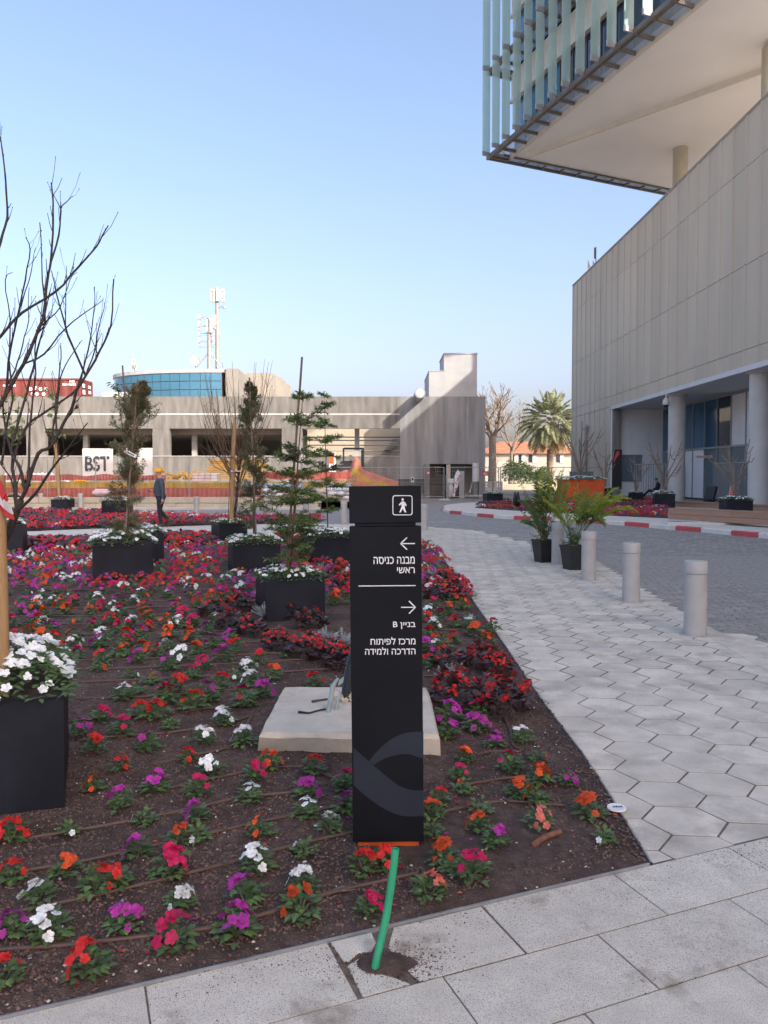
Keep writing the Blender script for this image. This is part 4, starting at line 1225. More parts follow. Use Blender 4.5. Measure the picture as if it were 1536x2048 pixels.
flat('icon_frame', [[o_[k], o_[(k + 1) % len(o_)], i_[(k + 1) % len(o_)], i_[k]] for k in range(len(o_))], MT['print'])
def ell(cx_, cy_, rx, ry, n=14): return [(cx_ + rx * math.cos(2 * PI * k / n), cy_ + ry * math.sin(2 * PI * k / n)) for k in range(n)]
flat('walking_figure', [ell(805.3, 999, 2.3, 2.6)], MT['print'])
flat('walking_figure', [[(803.2, 1002.6), (807.6, 1002.8), (810, 1006), (809.3, 1013.6), (803.2, 1013.4), (802.6, 1006)],
      [(803.2, 1002.8), (804.4, 1005.8), (799.6, 1011.4), (797.4, 1010.2), (798.4, 1008.4)],
      [(808.0, 1003.2), (810.2, 1004.5), (813.2, 1010.2), (812.6, 1012.2), (811.2, 1012), (808.4, 1007.4)],
      [(803.2, 1013.2), (806.8, 1013.4), (805.2, 1018), (801.2, 1024.8), (798.6, 1024.8)],
      [(805.6, 1013.4), (809.3, 1013.4), (810.2, 1018.2), (813, 1024.9), (809.6, 1025), (806.4, 1019)]], MT['print'])
# the grey ribbon emblem: two bands crossing
def bez(p0, p1, p2, p3, n=22):
    out = []
    for k in range(n + 1):
        t = k / n; out.append(tuple((1 - t) ** 3 * p0[i] + 3 * (1 - t) ** 2 * t * p1[i] + 3 * (1 - t) * t * t * p2[i] + t ** 3 * p3[i] for i in (0, 1)))
    return out
def band(a_, b_, name):
    flat(name, [[a_[k], a_[k + 1], b_[k + 1], b_[k]] for k in range(len(a_) - 1)], MT['sign_grey'], -.0009)
XL_, XR_ = 707.2, 847.2
up = bez((706.6, 1495), (735, 1519), (757, 1541), (785, 1562)); up += bez((785, 1562), (805, 1578), (822, 1582), (XR_, 1580))[1:]
lo = bez((707.4, 1570), (735, 1597), (762, 1616), (787, 1626)); lo += bez((787, 1626), (805, 1634), (822, 1634), (XR_ + .4, 1631))[1:]
band(up, lo, 'emblem_band')
up = bez((738, 1522), (757, 1498), (785, 1466), (825, 1464)) + [(846.8, 1463)]
lo = bez((748, 1530), (769, 1513), (795, 1507), (818, 1508)) + [(846.9, 1517)]
band(up, lo, 'emblem_band')

# ================================================================ CONCRETE FOOTING WITH CONDUITS
ft = thing('concrete_footing', 'low square concrete footing block behind the black sign', 'footing', (0, 4.8, 0))
zf = .135
fb = [G(513, 1502), G(882, 1518), G(858, 1405), G(567, 1398)]
tp = [G(517, 1466, zf), G(880, 1470, zf), G(857, 1374, zf), G(566, 1373, zf)]
mb = MB(); n = 9
vs = []; 
def edge_pts(q, z, jit, seed):
    out = []
    for i in range(4):
        a_, b_ = q[i], q[(i + 1) % 4]
        for k in range(n):
            p = a_.lerp(b_, k / n); w_ = noise.noise((p.x * 9, p.y * 9, seed)) * jit
            c = (q[0] + q[2]) / 2; d = (p - c).normalized()
            out.append((p.x + d.x * w_, p.y + d.y * w_, z))
    return out
R0 = edge_pts(fb, -.05, .012, 1); R1 = edge_pts(tp, zf - .028, .012, 2); R2 = edge_pts(tp, zf - .024, .003, 3)
c = (tp[0] + tp[2]) / 2
R3 = [(c.x + (p[0] - c.x) * .972, c.y + (p[1] - c.y) * .972, zf) for p in edge_pts(tp, zf, .02, 4)]
R0[0:0] = []
mb.v = R0 + R1 + R2 + R3; m4 = 4 * n
for k in range(3):
    for i in range(m4):
        j = (i + 1) % m4; mb.f.append((k * m4 + i, k * m4 + j, (k + 1) * m4 + j, (k + 1) * m4 + i)); mb.m.append(0)
mb.f.append(tuple(range(3 * m4, 4 * m4))); mb.m.append(0)
mb.build('block', MT['slabtop'], ft)
# corrugated conduit
pts = [G(693, 1402, zf), W(697, 1370, 5.0), W(703, 1330, 4.95), W(712, 1290, 4.9)]
base = G(692, 1400, zf)
cpts = [Vector(base) + Vector((.012 * t + .05 * t * t, -.03 * t, .33 * t)) for t in np.linspace(-.08, 1, 60)]
mb = MB(); mb.tube(cpts, [.030 + (.0035 if k % 2 else -.0035) for k in range(60)], 12)
tag(mb.build('corrugated_conduit', M('conduit_plastic', (.03, .042, .052), .45, .15, 10), angle=60), 'black corrugated conduit rising from the footing behind the sign', 'conduit')
mb = MB(); c0_ = Vector(base)
for k in range(26):
    an = random.uniform(0, 2 * PI); r_ = random.uniform(.03, .075)
    mb.box((c0_.x + r_ * math.cos(an), c0_.y + r_ * .8 * math.sin(an), zf + random.uniform(0, .04)), (random.uniform(.015, .05), random.uniform(.015, .04), random.uniform(.01, .05)), M=Euler((random.random(), random.random(), random.random())).to_matrix())
tag(mb.build('mortar_collar', MT['slabtop']), 'crumbly mortar heaped around the conduit foot', 'mortar')
PV = M('pvc_grey_blue', (.30, .37, .38), .5, .12, 12)
for pl, rr_, lb in (([(656, 1424), (662, 1395), (666, 1372), (676, 1356)], .016, 'torn grey pvc conduit with a split top on the footing'), ([(672, 1418), (676, 1400), (681, 1383)], .013, 'short grey pvc conduit stub beside the corrugated one')):
    b_ = G(*pl[0], zf); pts = [b_ - Vector((0, 0, .01))] + [W(*p, b_.y + .02 * k) for k, p in enumerate(pl)]
    mb = MB(); mb.tube(pts, [rr_] * (len(pts) - 1) + [rr_ * .5], 10)
    if len(pl) == 4:
        tpnt = pts[-1]; mb.blade(tpnt - Vector((0, 0, .05)), (.5, 0, .8), (0, 1, 0), .07, .03); mb.blade(tpnt - Vector((.01, 0, .06)), (-.8, 0, .4), (0, 1, 0), .05, .02)
    tag(mb.build('pvc_conduit', PV, smooth=True), lb, 'conduit')
for pl, mt_, rr_, lb in (([(658, 1417), (640, 1420), (618, 1426), (597, 1424)], 'black', .0055, 'short black cable lying on the footing top'), ([(655, 1398), (640, 1400), (624, 1403)], 'hose', .006, 'short brown cable end lying on the footing top')):
    pts = [G(*p, zf + .008) for p in pl]; mb = MB(); mb.tube(pts, [rr_] * (len(pts) - 1) + [rr_ * 1.6], 8); tag(mb.build('cable', MT[mt_], smooth=True), lb, 'cable')

# green pipe out of the pavement
b_ = G(748, 1942); 
gpts = [b_ - Vector((.004, 0, .03))] + [W(px, py, b_.y + dy) for px, py, dy in ((752, 1925, .0), (762, 1880, .015), (773, 1830, .03), (781, 1780, .04), (787, 1735, .045), (791, 1697, .05))]
def smooth_path(p, n):
    p = [Vector(x) for x in p]; out = []
    for i in range(len(p) - 1):
        p0, p1, p2, p3 = p[max(i - 1, 0)], p[i], p[i + 1], p[min(i + 2, len(p) - 1)]
        for k in range(n):
            t = k / n; out.append(.5 * ((2 * p1) + (p2 - p0) * t + (2 * p0 - 5 * p1 + 4 * p2 - p3) * t * t + (3 * p1 - p0 - 3 * p2 + p3) * t ** 3))
    out.append(p[-1]); return out
sp = smooth_path(gpts, 4)
mb = MB(); mb.tube(sp, .0128, 16, cap=False)
top = sp[-1]; inner = [top + (q - top) for q in sp[-8:]]
mb2 = MB(); mb2.tube(inner[::-1] and list(reversed(sp[-8:])), .0105, 16, cap=False)
mb.add(mb2.v, [f[::-1] for f in mb2.f], 0)
nv = len(mb.v)
ro = [mb.v[(len(sp) - 1) * 16 + j] for j in range(16)]
tdir = (sp[-1] - sp[-2]).normalized()
ri = [tuple(top + (Vector(p) - top) * .82) for p in ro]
mb.add(ro + ri, [(j, (j + 1) % 16, 16 + (j + 1) % 16, 16 + j) for j in range(16)])
tag(mb.build('green_pipe', MT['green_pipe'], smooth=True), 'bright green plastic pipe sticking up from the broken paving slab', 'pipe')

# ================================================================ BOLLARDS
bp_ = thing('bollard', 'x', 'bollard', (0, 0, 0), group='grey bollards along the road')
mb = MB(); mb.lathe([(.108, -.02), (.106, .60)], 28); mb.build('post', MT['bollard'], bp_, local=True, angle=35)
mb = MB(); mb.lathe([(.100, .598), (.100, .622)], 28); mb.build('groove', MT['bollard'], bp_, local=True, angle=35)
mb = MB(); mb.lathe([(.104, .612), (.110, .618), (.110, .725), (.104, .735), (.0, .737)], 28, capt=False); mb.build('cap', MT['bollard'], bp_, local=True, angle=35)
mb = MB(); mb.lathe([(.150, .0), (.150, .010), (.112, .012)], 28, capt=False); mb.build('base_ring', MT['bollard'], bp_, local=True, angle=35)
BOL = [(1390, 1270, 'nearest grey bollard at the right edge of the path'), (1262, 1203, 'second nearest grey bollard, with a brown scuff on its shaft'), (1177, 1160, 'grey bollard just right of the two potted palms'),
       (1115, 1128, 'grey bollard standing between the two black pots'), (1072, 1104, 'grey bollard half hidden behind the left black pot'), (848, 1060, 'grey bollard peeking out right behind the black sign'),
       (688, 1047, 'grey bollard just left of the black sign top'), (612, 1041, 'grey bollard hidden behind the leafy sapling foliage'), (540, 1036, 'grey bollard behind the second leafy sapling from the left'), (470, 1033, 'grey bollard behind the stake of the bare twiggy tree'),
       (393, 1031, 'grey bollard in the gap right of the worker'), (161, 1019, 'far grey bollard between the small planter and the cypress'), (82, 1018, 'far grey bollard left of the small dark planter')]
for i, (px, py, lb) in enumerate(BOL):
    g_ = G(px, py)
    if i == 0: bp_.location = g_; bp_['label'] = lb
    else: dup(bp_, g_, random.uniform(0, 3), lb)
q = G(1262, 1203); mb = MB()
for k in range(7): 
    zz = .38 + .025 * k; an = -1.75 + .02 * k
    mb.box((q.x + .108 * math.cos(an), q.y + .108 * math.sin(an), zz), (.006, .022 - .002 * abs(k - 3), .026), rz=an)
# ================================================================ PLANTER BOXES
def planter(front, w, h, rz, label, group='square charcoal planter boxes', mat='planter', depth=None, soil=True):
    """front = ground point under the middle of the front face"""
    d_ = depth or w
    n_ = Vector((math.sin(rz), -math.cos(rz), 0)); c = front - n_ * d_ / 2
    t = thing('planter_box', label, 'planter', (c.x, c.y, 0), rz, group)
    mb = MB(); wl = .02
    for cx_, cy_, sx, sy in ((0, -d_ / 2 + wl / 2, w, wl), (0, d_ / 2 - wl / 2, w, wl), (-w / 2 + wl / 2, 0, wl, d_ - 2 * wl), (w / 2 - wl / 2, 0, wl, d_ - 2 * wl)):
        mb.box((cx_, cy_, h / 2), (sx, sy, h), bev=.002)
    mb.build('box', MT[mat], t, local=True)
    mb = MB()
    for cx_, cy_, sx, sy in ((0, -d_ / 2 + .014, w + .006, .034), (0, d_ / 2 - .014, w + .006, .034), (-w / 2 + .014, 0, .034, d_ - .062), (w / 2 - .014, 0, .034, d_ - .062)): mb.box((cx_, cy_, h + .003), (sx, sy, .008), bev=.002)
    mb.build('rim', MT[mat], t, local=True)
    mb = MB(); mb.box((0, 0, h - .05), (w - 2 * wl - .002, d_ - 2 * wl - .002, .06)); mb.build('soil_fill', MT['soil'], t, local=True)
    t['_c'] = (c.x, c.y, h); return t
PL = {}
PL['A'] = planter(G(593, 1243), .64, .47, R(20), 'charcoal planter with the leafy podocarpus sapling, nearest behind the footing')
PL['B'] = planter(G(247, 1162), .86, .56, R(21), 'wide charcoal planter in the left of the bed holding the brown cypress')
PL['C'] = planter(G(514, 1149), .76, .50, R(17), 'charcoal planter in mid bed holding the slim dark cypress')
PL['D'] = planter(G(-66, 1648), .82, .535, R(21), 'large charcoal planter cut by the left photo edge with white flowers')
PL['E'] = planter(G(467, 1089), .66, .49, R(28), 'charcoal planter at the far bed edge holding the bare twiggy tree')
PL['F'] = planter(G(668, 1130), .80, .50, R(20), 'charcoal planter partly behind the black sign')
PL['G'] = planter(G(286, 1130), .72, .55, R(21), 'charcoal planter hidden behind the wide cypress planter')
PL['H'] = planter(G(4, 1112), .74, .60, R(18), 'charcoal planter at the left edge behind the bare tree trunk')
PL['I'] = planter(G(119, 1020), .76, .46, R(0), 'small far charcoal planter with a wooden stake by the low stone wall')
PL['J'] = planter(G(226, 1034), .86, .60, R(0), 'far charcoal planter mostly hidden by the brown cypress')
PL['K'] = planter(G(25, 1018), .66, .60, R(5), 'far charcoal planter at the left edge near the low stone wall')
PL['P'] = planter(G(990, 1014), .80, .55, R(8), 'charcoal planter at the tip of the traffic island')
PL['Q'] = planter(G(1171, 1013), 1.9, 1.25, R(2), 'big orange planter box on the island with a bare shrub', 'island planters', 'planter_orange')
PL['R'] = planter(G(1330, 1021), .85, .62, R(-12), 'charcoal planter on the island left of the plank bench', 'island planters')
PL['S'] = planter(G(1479, 1032), .98, .52, R(-8), 'charcoal planter standing behind the long plank bench', 'island planters')
PL['T'] = planter(G(1213, 1008), .60, .75, R(0), 'small dark planter right behind the orange planter', 'island planters')
PL['U'] = planter(G(1275, 1010), .60, .55, R(0), 'small dark planter between orange planter and seated worker', 'island planters')
for k in 'PQRSTU': PL[k].location.z = .1
def pc_(k): 
    o = PL[k]; return Vector((o.location.x, o.location.y, o.location.z + o['_c'][2] - .02)), o.rotation_euler.z
# ================================================================ IRRIGATION HOSES
def bed_z(x, y):
    s, t = toST((x, y)); return .006 + soil_z(x, y) * min(1.0, max(0.0, t / .08))
HOSES = [
 ([(-60, 1922), (0, 1914), (120, 1906), (210, 1897), (315, 1884), (430, 1866), (550, 1834), (650, 1800), (768, 1772), (835, 1757)], 'brown drip hose nearest the paving, ending in a coil right of the green pipe'),
 ([(-60, 1855), (0, 1844), (100, 1824), (215, 1800), (350, 1767), (450, 1740), (600, 1697), (690, 1675), (706, 1672)], 'second brown drip hose from the paving, running to the foot of the sign'),
 ([(-40, 1770), (50, 1752), (170, 1732), (240, 1717), (310, 1702), (450, 1670), (560, 1645), (690, 1618), (720, 1612)], 'third brown drip hose from the paving, left of the sign'),
 ([(50, 1685), (167, 1667), (300, 1645), (415, 1622), (480, 1607), (585, 1595), (640, 1588)], 'fourth brown drip hose, starting below the large planter'),
 ([(330, 1590), (400, 1572), (500, 1552), (560, 1542), (615, 1545), (670, 1567), (690, 1580)], 'brown drip hose bending down at its right end below the footing'),
 ([(305, 1537), (415, 1512), (460, 1500), (484, 1482), (500, 1445), (508, 1425)], 'brown drip hose turning up beside the footing'),
 ([(848, 1640), (885, 1632), (923, 1625), (998, 1612), (1060, 1614), (1128, 1621)], 'brown drip hose right of the sign above the bare dark soil'),
 ([(893, 1582), (968, 1570), (1020, 1563), (1048, 1562)], 'short brown drip hose piece right of the sign near the path edge'),
 ([(953, 1520), (988, 1512), (1043, 1513), (1026, 1500), (1020, 1470), (1012, 1450), (1004, 1434)], 'brown drip hose bending up towards the bronze begonias by the path'),
 ([(160, 1490), (220, 1482), (290, 1476), (325, 1474)], 'brown drip hose piece right of the large white flowered planter'),
 ([(335, 1473), (400, 1464), (470, 1450), (500, 1440)], 'brown drip hose joining the riser beside the footing'),
 ([(140, 1450), (200, 1444), (280, 1438), (350, 1433)], 'brown drip hose level with the middle of the large planter'),
 ([(362, 1432), (420, 1423), (480, 1417), (510, 1398), (476, 1384)], 'brown drip hose kinked at its right end left of the footing'),
]
for y0, y1, x0, x1 in ((1405, 1385, 150, 480), (1372, 1340, 60, 690), (1346, 1318, 60, 700), (1327, 1305, 60, 700), (1299, 1285, 40, 640), (1275, 1262, 40, 560), (1254, 1246, 40, 520), (1237, 1230, 40, 480), (1221, 1216, 40, 500), (1208, 1203, 40, 500), (1195, 1191, 40, 500), (1184, 1180, 40, 500), (1174, 1170, 40, 460)):
    HOSES.append(([(x0 + (x1 - x0) * k / 6, y0 + (y1 - y0) * (k / 6) ** 1.5) for k in range(7)], None))
for y0, y1, x0, x1 in ((1205, 1204, 845, 905), (1216, 1215, 850, 890), (1265, 1263, 845, 930), (1278, 1272, 845, 940), (1300, 1298, 845, 890), (1358, 1358, 847, 880)):
    HOSES.append(([(x0 + (x1 - x0) * k / 4, y0 + (y1 - y0) * k / 4) for k in range(5)], None))
WORD = ['first', 'second', 'third', 'fourth', 'fifth', 'sixth', 'seventh', 'eighth', 'ninth', 'tenth', 'eleventh', 'twelfth', 'thirteenth']
def hose_label(i):
    k = i - 12
    return f'thin brown drip hose, {WORD[k]} from the front among those left of the footing' if k < 13 else f'thin brown drip hose right of the sign, {WORD[k - 13]} of the short far pieces'
for i, (pl, lb) in enumerate(HOSES):
    base = [G(*p) for p in pl]; pts = smooth_path(base, 5)
    zz_ = [bed_z(p.x, p.y) for p in pts]
    pts = [Vector((p.x, p.y, sum(zz_[max(0, k - 4):k + 5]) / len(zz_[max(0, k - 4):k + 5]) + .0065)) for k, p in enumerate(pts)]
    mb = MB(); mb.tube(pts, .0085, 8)
    if i == 0:
        e_ = pts[-1]
        for k in range(3):
            mb.tube([e_ + Vector((-.03 + .02 * k + .012 * math.cos(a_), .004 * k + .006 * math.sin(a_), .004 + .012 * math.sin(a_ * 1.0))) for a_ in np.linspace(0, 2 * PI, 9)], .0035, 5)
    if i < 9 and len(pts) > 16:                           # clips pegged over the hose
        p = pts[int(len(pts) * .62)]
        mb.box((p.x, p.y, p.z + .004), (.014, .028, .014), rz=.4)
    o = mb.build('drip_hose', MT['hose'], smooth=False, angle=50)
    tag(o, lb or hose_label(i), 'hose', 'drip hoses in the flower bed')
# broken bit of hose and the white disc
b_ = [G(*p) for p in ((1065, 1702), (1085, 1690), (1108, 1683), (1122, 1681))]
mb = MB(); mb.tube(smooth_path([Vector((p.x, p.y, .022 + .006 * k)) for k, p in enumerate(b_)], 4), .013, 10)
tag(mb.build('bark_piece', M('rusty_brown', (.17, .075, .045), .7, .3, 40), smooth=True), 'short reddish brown curved piece lying on bare soil', 'debris')
q = G(1233, 1624); dk = thing('plastic_lid', 'white printed plastic lid lying on the path edge', 'lid', (q.x, q.y, .018))
mb = MB(); mb.lathe([(.044, 0), (.044, .004), (.041, .007), (.036, .005)], 24, (q.x, q.y, .018)); mb.build('disc', MT['print'], dk, angle=30)
mb = MB()
for k in range(4): mb.box((q.x - .012 + .012 * k, q.y + .003 * (k % 2), .0256), (.008, .012, .0006))
mb.build('mark', MT['black'], dk)
q = G(690, 1790)
mb = MB(); mb.leaf((q.x - .05, q.y, .02), (1, .1, .1), (0, 0, 1), .10, .045, 0, .15)
tag(mb.build('dry_leaf', MT['wood_dark']), 'dry brown leaf on the soil left of the green pipe', 'leaf')

# ================================================================ FLOWER TEMPLATES
def flower(mb, c, up, r_, mi, eye=None, rg=random):
    """five rounded, slightly cupped petals"""
    up = Vector(up).normalized(); s = up.orthogonal().normalized(); t = up.cross(s); c = Vector(c)
    a0 = rg.uniform(0, 6.28)
    for k in range(5):
        a = a0 + 2 * PI * k / 5 + rg.uniform(-.12, .12); d = s * math.cos(a) + t * math.sin(a); w = up.cross(d)
        rr = r_ * rg.uniform(.85, 1.1); li = rg.uniform(-.10, .22) * rr
        p1 = c + d * rr * .55 + w * rr * .46 + up * li * .5; p2 = c + d * rr * .95 + w * rr * .30 + up * li
        p3 = c + d * rr * 1.02 - w * rr * .18 + up * (li + rr * rg.uniform(-.06, .1)); p4 = c + d * rr * .6 - w * rr * .46 + up * li * .5
        m_ = c + d * rr * .6 + up * (li * .5 + rr * .05)
        mb.add([c, p1, p2, p3, p4, m_], [(0, 5, 1), (1, 5, 2), (2, 5, 3), (3, 5, 4), (4, 5, 0)], mi)
def hemi(rg, lo=.15):
    a = rg.uniform(0, 2 * PI); z = rg.uniform(lo, 1); r_ = math.sqrt(1 - z * z); return Vector((r_ * math.cos(a), r_ * math.sin(a), z))
def impatiens(seed, nl=44, nf=7, R_=.058, H=.072, fr=.0215):
    rg = random.Random(seed); L_ = MB(); F_ = MB()
    cl = [(rg.uniform(0, 6.28), rg.uniform(.2, .9)) for _ in range(2 + seed % 2)]
    for k in range(nl):
        h = hemi(rg, .02); rr = rg.uniform(.35, .95)
        p = Vector((h.x * R_ * rr, h.y * R_ * rr, .012 + H * h.z * rr))
        d = Vector((h.x, h.y, .25 + .3 * rg.random())); L_.leaf(p, d, (0, 0, 1), rg.uniform(.030, .044), rg.uniform(.025, .033), rg.choice((0, 0, 0, 1)), rg.uniform(.1, .5))
    for k in range(5):
        a = rg.uniform(0, 6.28); L_.tube([(0, 0, 0), (.03 * math.cos(a), .03 * math.sin(a), H * .7)], [.004, .003], 4)
    for k in range(nf):
        a, w = rg.choice(cl); a += rg.gauss(0, .75); w = max(0, min(1.1, w + rg.gauss(0, .32)))
        h = Vector((math.cos(a) * w, math.sin(a) * w, math.sqrt(max(.08, 1.15 - w * w))))
        p = Vector((h.x * R_ * 1.05, h.y * R_ * 1.05, .022 + H * h.z)); flower(F_, p, h + Vector((rg.gauss(0, .35), rg.gauss(0, .35) - .25, .15)), fr * rg.uniform(.72, 1.12), 0, rg=rg)
    return L_, F_
IMP = {}
leafmats = [MT['leaf'], MT['leaf_light']]
for c in 'romwps':
    IMP[c] = []
    for k in range(5):
        L_, F_ = impatiens(k * 7 + ord(c), nl=40 + 4 * k, nf=(9, 13, 10, 15, 7)[k]); IMP[c].append((L_.mesh('foliage', leafmats), F_.mesh('blossoms', [PET[c]])))
L_, F_ = impatiens(991, nl=46, nf=1); IMP['g'] = [(L_.mesh('foliage', leafmats), F_.mesh('blossoms', [PET['w']]))] 
L_, F_ = impatiens(993, nl=38, nf=1); IMP['g'].append((L_.mesh('foliage', leafmats), F_.mesh('blossoms', [PET['o']])))
CN = {'r': 'red', 'o': 'orange red', 'm': 'crimson', 'p': 'purple', 'w': 'white', 's': 'salmon pink', 'g': 'mostly green'}
def begonia(seed, R_=.19, H=.22, nl=105, nf=26):
    rg = random.Random(seed); L_ = MB(); F_ = MB()
    for k in range(nl):
        h = hemi(rg, -.05); rr = rg.uniform(.55, 1.0) * (1 + .15 * math.sin(3 * math.atan2(h.y, h.x) + seed))
        p = Vector((h.x * R_ * rr, h.y * R_ * rr, .03 + H * (.15 + .85 * h.z) * rr))
        d = (Vector((h.x, h.y, rg.uniform(-.3, .5)))).normalized(); n_ = (h + Vector((rg.uniform(-.5, .5), rg.uniform(-.5, .5), .5))).normalized()
        s = d.cross(n_).normalized(); w = rg.uniform(.028, .042); u = s.cross(d)
        ring = [p + d * w * (1 + math.cos(a)) + s * w * .9 * math.sin(a) + u * w * .18 * math.cos(2 * a) for a in (PI, PI * 1.33, PI * 1.67, 0, PI * .33, PI * .67)]
        L_.add(ring + [p + d * w * .9 - u * w * .12], [(i, (i + 1) % 6, 6) for i in range(6)])
    for k in range(nf):
        h = hemi(rg, .3); p = Vector((h.x * R_ * .95, h.y * R_ * .95, .05 + H * (.2 + .85 * h.z)))
        for m_ in range(3):
            flower(F_, p + Vector((rg.gauss(0, .012), rg.gauss(0, .012), rg.gauss(0, .01))), h + Vector((rg.gauss(0, .3), rg.gauss(0, .3) - .3, .2)), rg.uniform(.013, .020), 0, rg=rg)
    return L_.mesh('foliage', [MT['bronze']]), F_.mesh('blossoms', [PET['r']])
BEG = [begonia(k, nf=n_) for k, n_ in ((1, 34), (2, 24), (3, 12), (4, 44))]
def silver(seed):
    rg = random.Random(seed); L_ = MB()
    for k in range(34):
        h = hemi(rg, .1); p0 = Vector((h.x * .02, h.y * .02, .03)); L = rg.uniform(.10, .17); d = (h + Vector((0, 0, .25))).normalized()
        s = d.orthogonal().normalized() if abs(d.z) > .95 else d.cross(Vector((0, 0, 1))).normalized()
        for m_ in range(5):
            t = .35 + .15 * m_; q = p0 + d * L * t
            for sg_ in (-1, 1): L_.blade(q, d * .7 + s * sg_ * .8 + Vector((0, 0, .1)), (0, 0, 1), .034, .012)
        L_.blade(p0 + d * L * .3, d, s, L * .8, .012)
    return L_.mesh('foliage', [MT['silver']])
SIL = [silver(k) for k in (11, 12)]

# ---------------- impatiens placed where the photograph shows them
NEAR = """20,1690,r 138,1674,g 288,1655,g 275,1722,p 358,1697,o 396,1690,g 340,1760,m 128,1758,o 25,1768,r 190,1793,r 236,1784,r 80,1815,w 20,1882,p 98,1885,w 252,1866,p 362,1826,w 350,1905,m 175,1958,r
8,1975,r 472,1882,p 492,1818,p 608,1790,w 512,1748,w 608,1715,g 600,1842,o 520,1678,o 612,1642,w 660,1668,w 614,1605,p 392,1650,p 240,1625,p 310,1592,p 188,1588,o 240,1548,r 375,1528,r 423,1560,w 395,1600,m
510,1572,m 540,1545,o 625,1552,r 692,1585,m 500,1612,w 692,1632,p 740,1838,m 728,1752,r 772,1738,r 895,1450,p 898,1482,p 955,1470,p 958,1440,m 990,1502,p 1045,1492,w 1073,1528,g 930,1530,o 918,1562,m 1020,1548,m
878,1612,r 865,1640,o 1072,1612,o 1080,1572,o 1137,1577,p 1178,1640,o 962,1635,g 955,1668,o 992,1702,p 862,1676,g 1077,1664,s 1208,1694,g 890,1728,o 890,1752,g 942,1770,m 857,1806,s 925,1590,g 1035,1600,o
157,1478,p 191,1510,r 292,1505,p 244,1476,m 203,1450,m 280,1444,r 315,1444,r 342,1462,g 333,1412,m 360,1392,r 387,1428,o 406,1490,w 446,1455,w 488,1418,m 490,1495,w 246,1405,w 273,1392,g 301,1372,g 385,1364,m
441,1384,r 415,1408,p 504,1376,w 524,1402,p 547,1364,o 469,1364,g 494,1345,w 520,1330,r 449,1328,p 472,1312,r 406,1343,m 337,1343,p 360,1327,w 262,1362,g 198,1346,g 278,1330,p 242,1318,o 155,1322,m 314,1317,r
392,1314,o 425,1300,p 460,1288,p 335,1304,w 289,1288,g 251,1297,m 150,1302,w 109,1294,r 39,1310,p 32,1286,r 103,1269,p 150,1282,o 205,1285,w 237,1273,m 255,1264,m 266,1259,w 296,1266,r 337,1280,o 381,1287,o
412,1273,p 358,1259,w 387,1255,m 335,1253,o 292,1238,o 228,1241,w 187,1263,m 150,1250,g 182,1234,o 123,1225,o 91,1238,o 66,1250,p 46,1232,p 22,1258,m 60,1275,o 12,1240,r 455,1235,r 430,1248,w 575,1320,g 630,1378,r
885,1300,o 860,1285,r 870,1262,w 858,1248,r 905,1290,r 950,1275,o 985,1268,r 940,1262,w 895,1232,o 865,1222,m 925,1222,o 850,1310,p 872,1310,w 975,1295,o 880,1245,m 910,1258,r 862,1235,w 935,1240,g 858,1340,r"""
plants = []
for tok in NEAR.split():
    px, py, c = tok.split(','); g_ = G(float(px), float(py)); plants.append((g_.x, g_.y, c))
rx = random.Random(91)
for _ in range(400):                                    # the rows close up with distance: fill between the plants read off the photograph
    if len(plants) > 232: break
    px, py = rx.uniform(40, 640), rx.uniform(1205, 1335)
    if px > 400 and py > 1215 and px > 400 + (1335 - py) * .2 and py < 1330 and px > 430: continue
    g_ = G(px, py)
    if all(math.hypot(g_.x - q[0], g_.y - q[1]) > .19 for q in plants): plants.append((g_.x, g_.y, rx.choices('rompwg', (5, 5, 4, 4, 4, 3))[0]))
SLAB_KEEP = [pc_(k)[0] for k in PL]
def blocked(x, y, rad=.55):
    for k in PL:
        o = PL[k]
        w = o['_c']; dx, dy = x - o.location.x, y - o.location.y; a = -o.rotation_euler.z
        lx, ly = dx * math.cos(a) - dy * math.sin(a), dx * math.sin(a) + dy * math.cos(a)
        if abs(lx) < .48 and abs(ly) < .48: return True
    return False
rg = random.Random(42)
rows_y = 0
farp = []
t = 8.95 
while t < 17.3:
    x = -15 + rg.uniform(0, .3)
    while x < 4:
        xx = x + rg.gauss(0, .05); yy = t + rg.gauss(0, .06) + .02 * xx
        if inside(bed_poly, xx, yy) and not blocked(xx, yy) and xx > -.56 * yy - .4:
            farp.append((xx, yy, rg.choices('rompwg', (5, 5, 5, 5, 4, 4))[0]))
        x += .30
    t += .27
NI = 300 - len(plants)
farp.sort(key=lambda p: p[1])
def usable(p):
    return not any(abs(p[0] - q[0]) < .15 and abs(p[1] - q[1]) < .12 for q in plants)
farp = [p for p in farp if usable(p)]
plants += farp[:NI]; mass = farp[NI:]
# rows and names
rowdict = {}
for i, (x, y, c) in enumerate(plants):
    s, t = toST((x, y)); side = 'r' if x > .02 * y + .05 and y < 9 and s > -1.5 else 'l'
    r_ = int(t / .46) if y < 8.9 else 100 + int((y - 8.9) / .27)
    rowdict.setdefault((side, r_, c), []).append((x, i))
ORD = ['leftmost', 'second', 'third', 'fourth', 'fifth', 'sixth', 'seventh', 'eighth', 'ninth', 'tenth', 'eleventh', 'twelfth', 'thirteenth', 'fourteenth', 'fifteenth', 'sixteenth', 'seventeenth', 'eighteenth', 'nineteenth', 'twentieth']
NUM = ['front', 'second', 'third', 'fourth', 'fifth', 'sixth', 'seventh', 'eighth', 'ninth', 'tenth', 'eleventh', 'twelfth', 'thirteenth', 'fourteenth', 'fifteenth', 'sixteenth', 'seventeenth', 'eighteenth', 'nineteenth', 'twentieth']
labels = {}
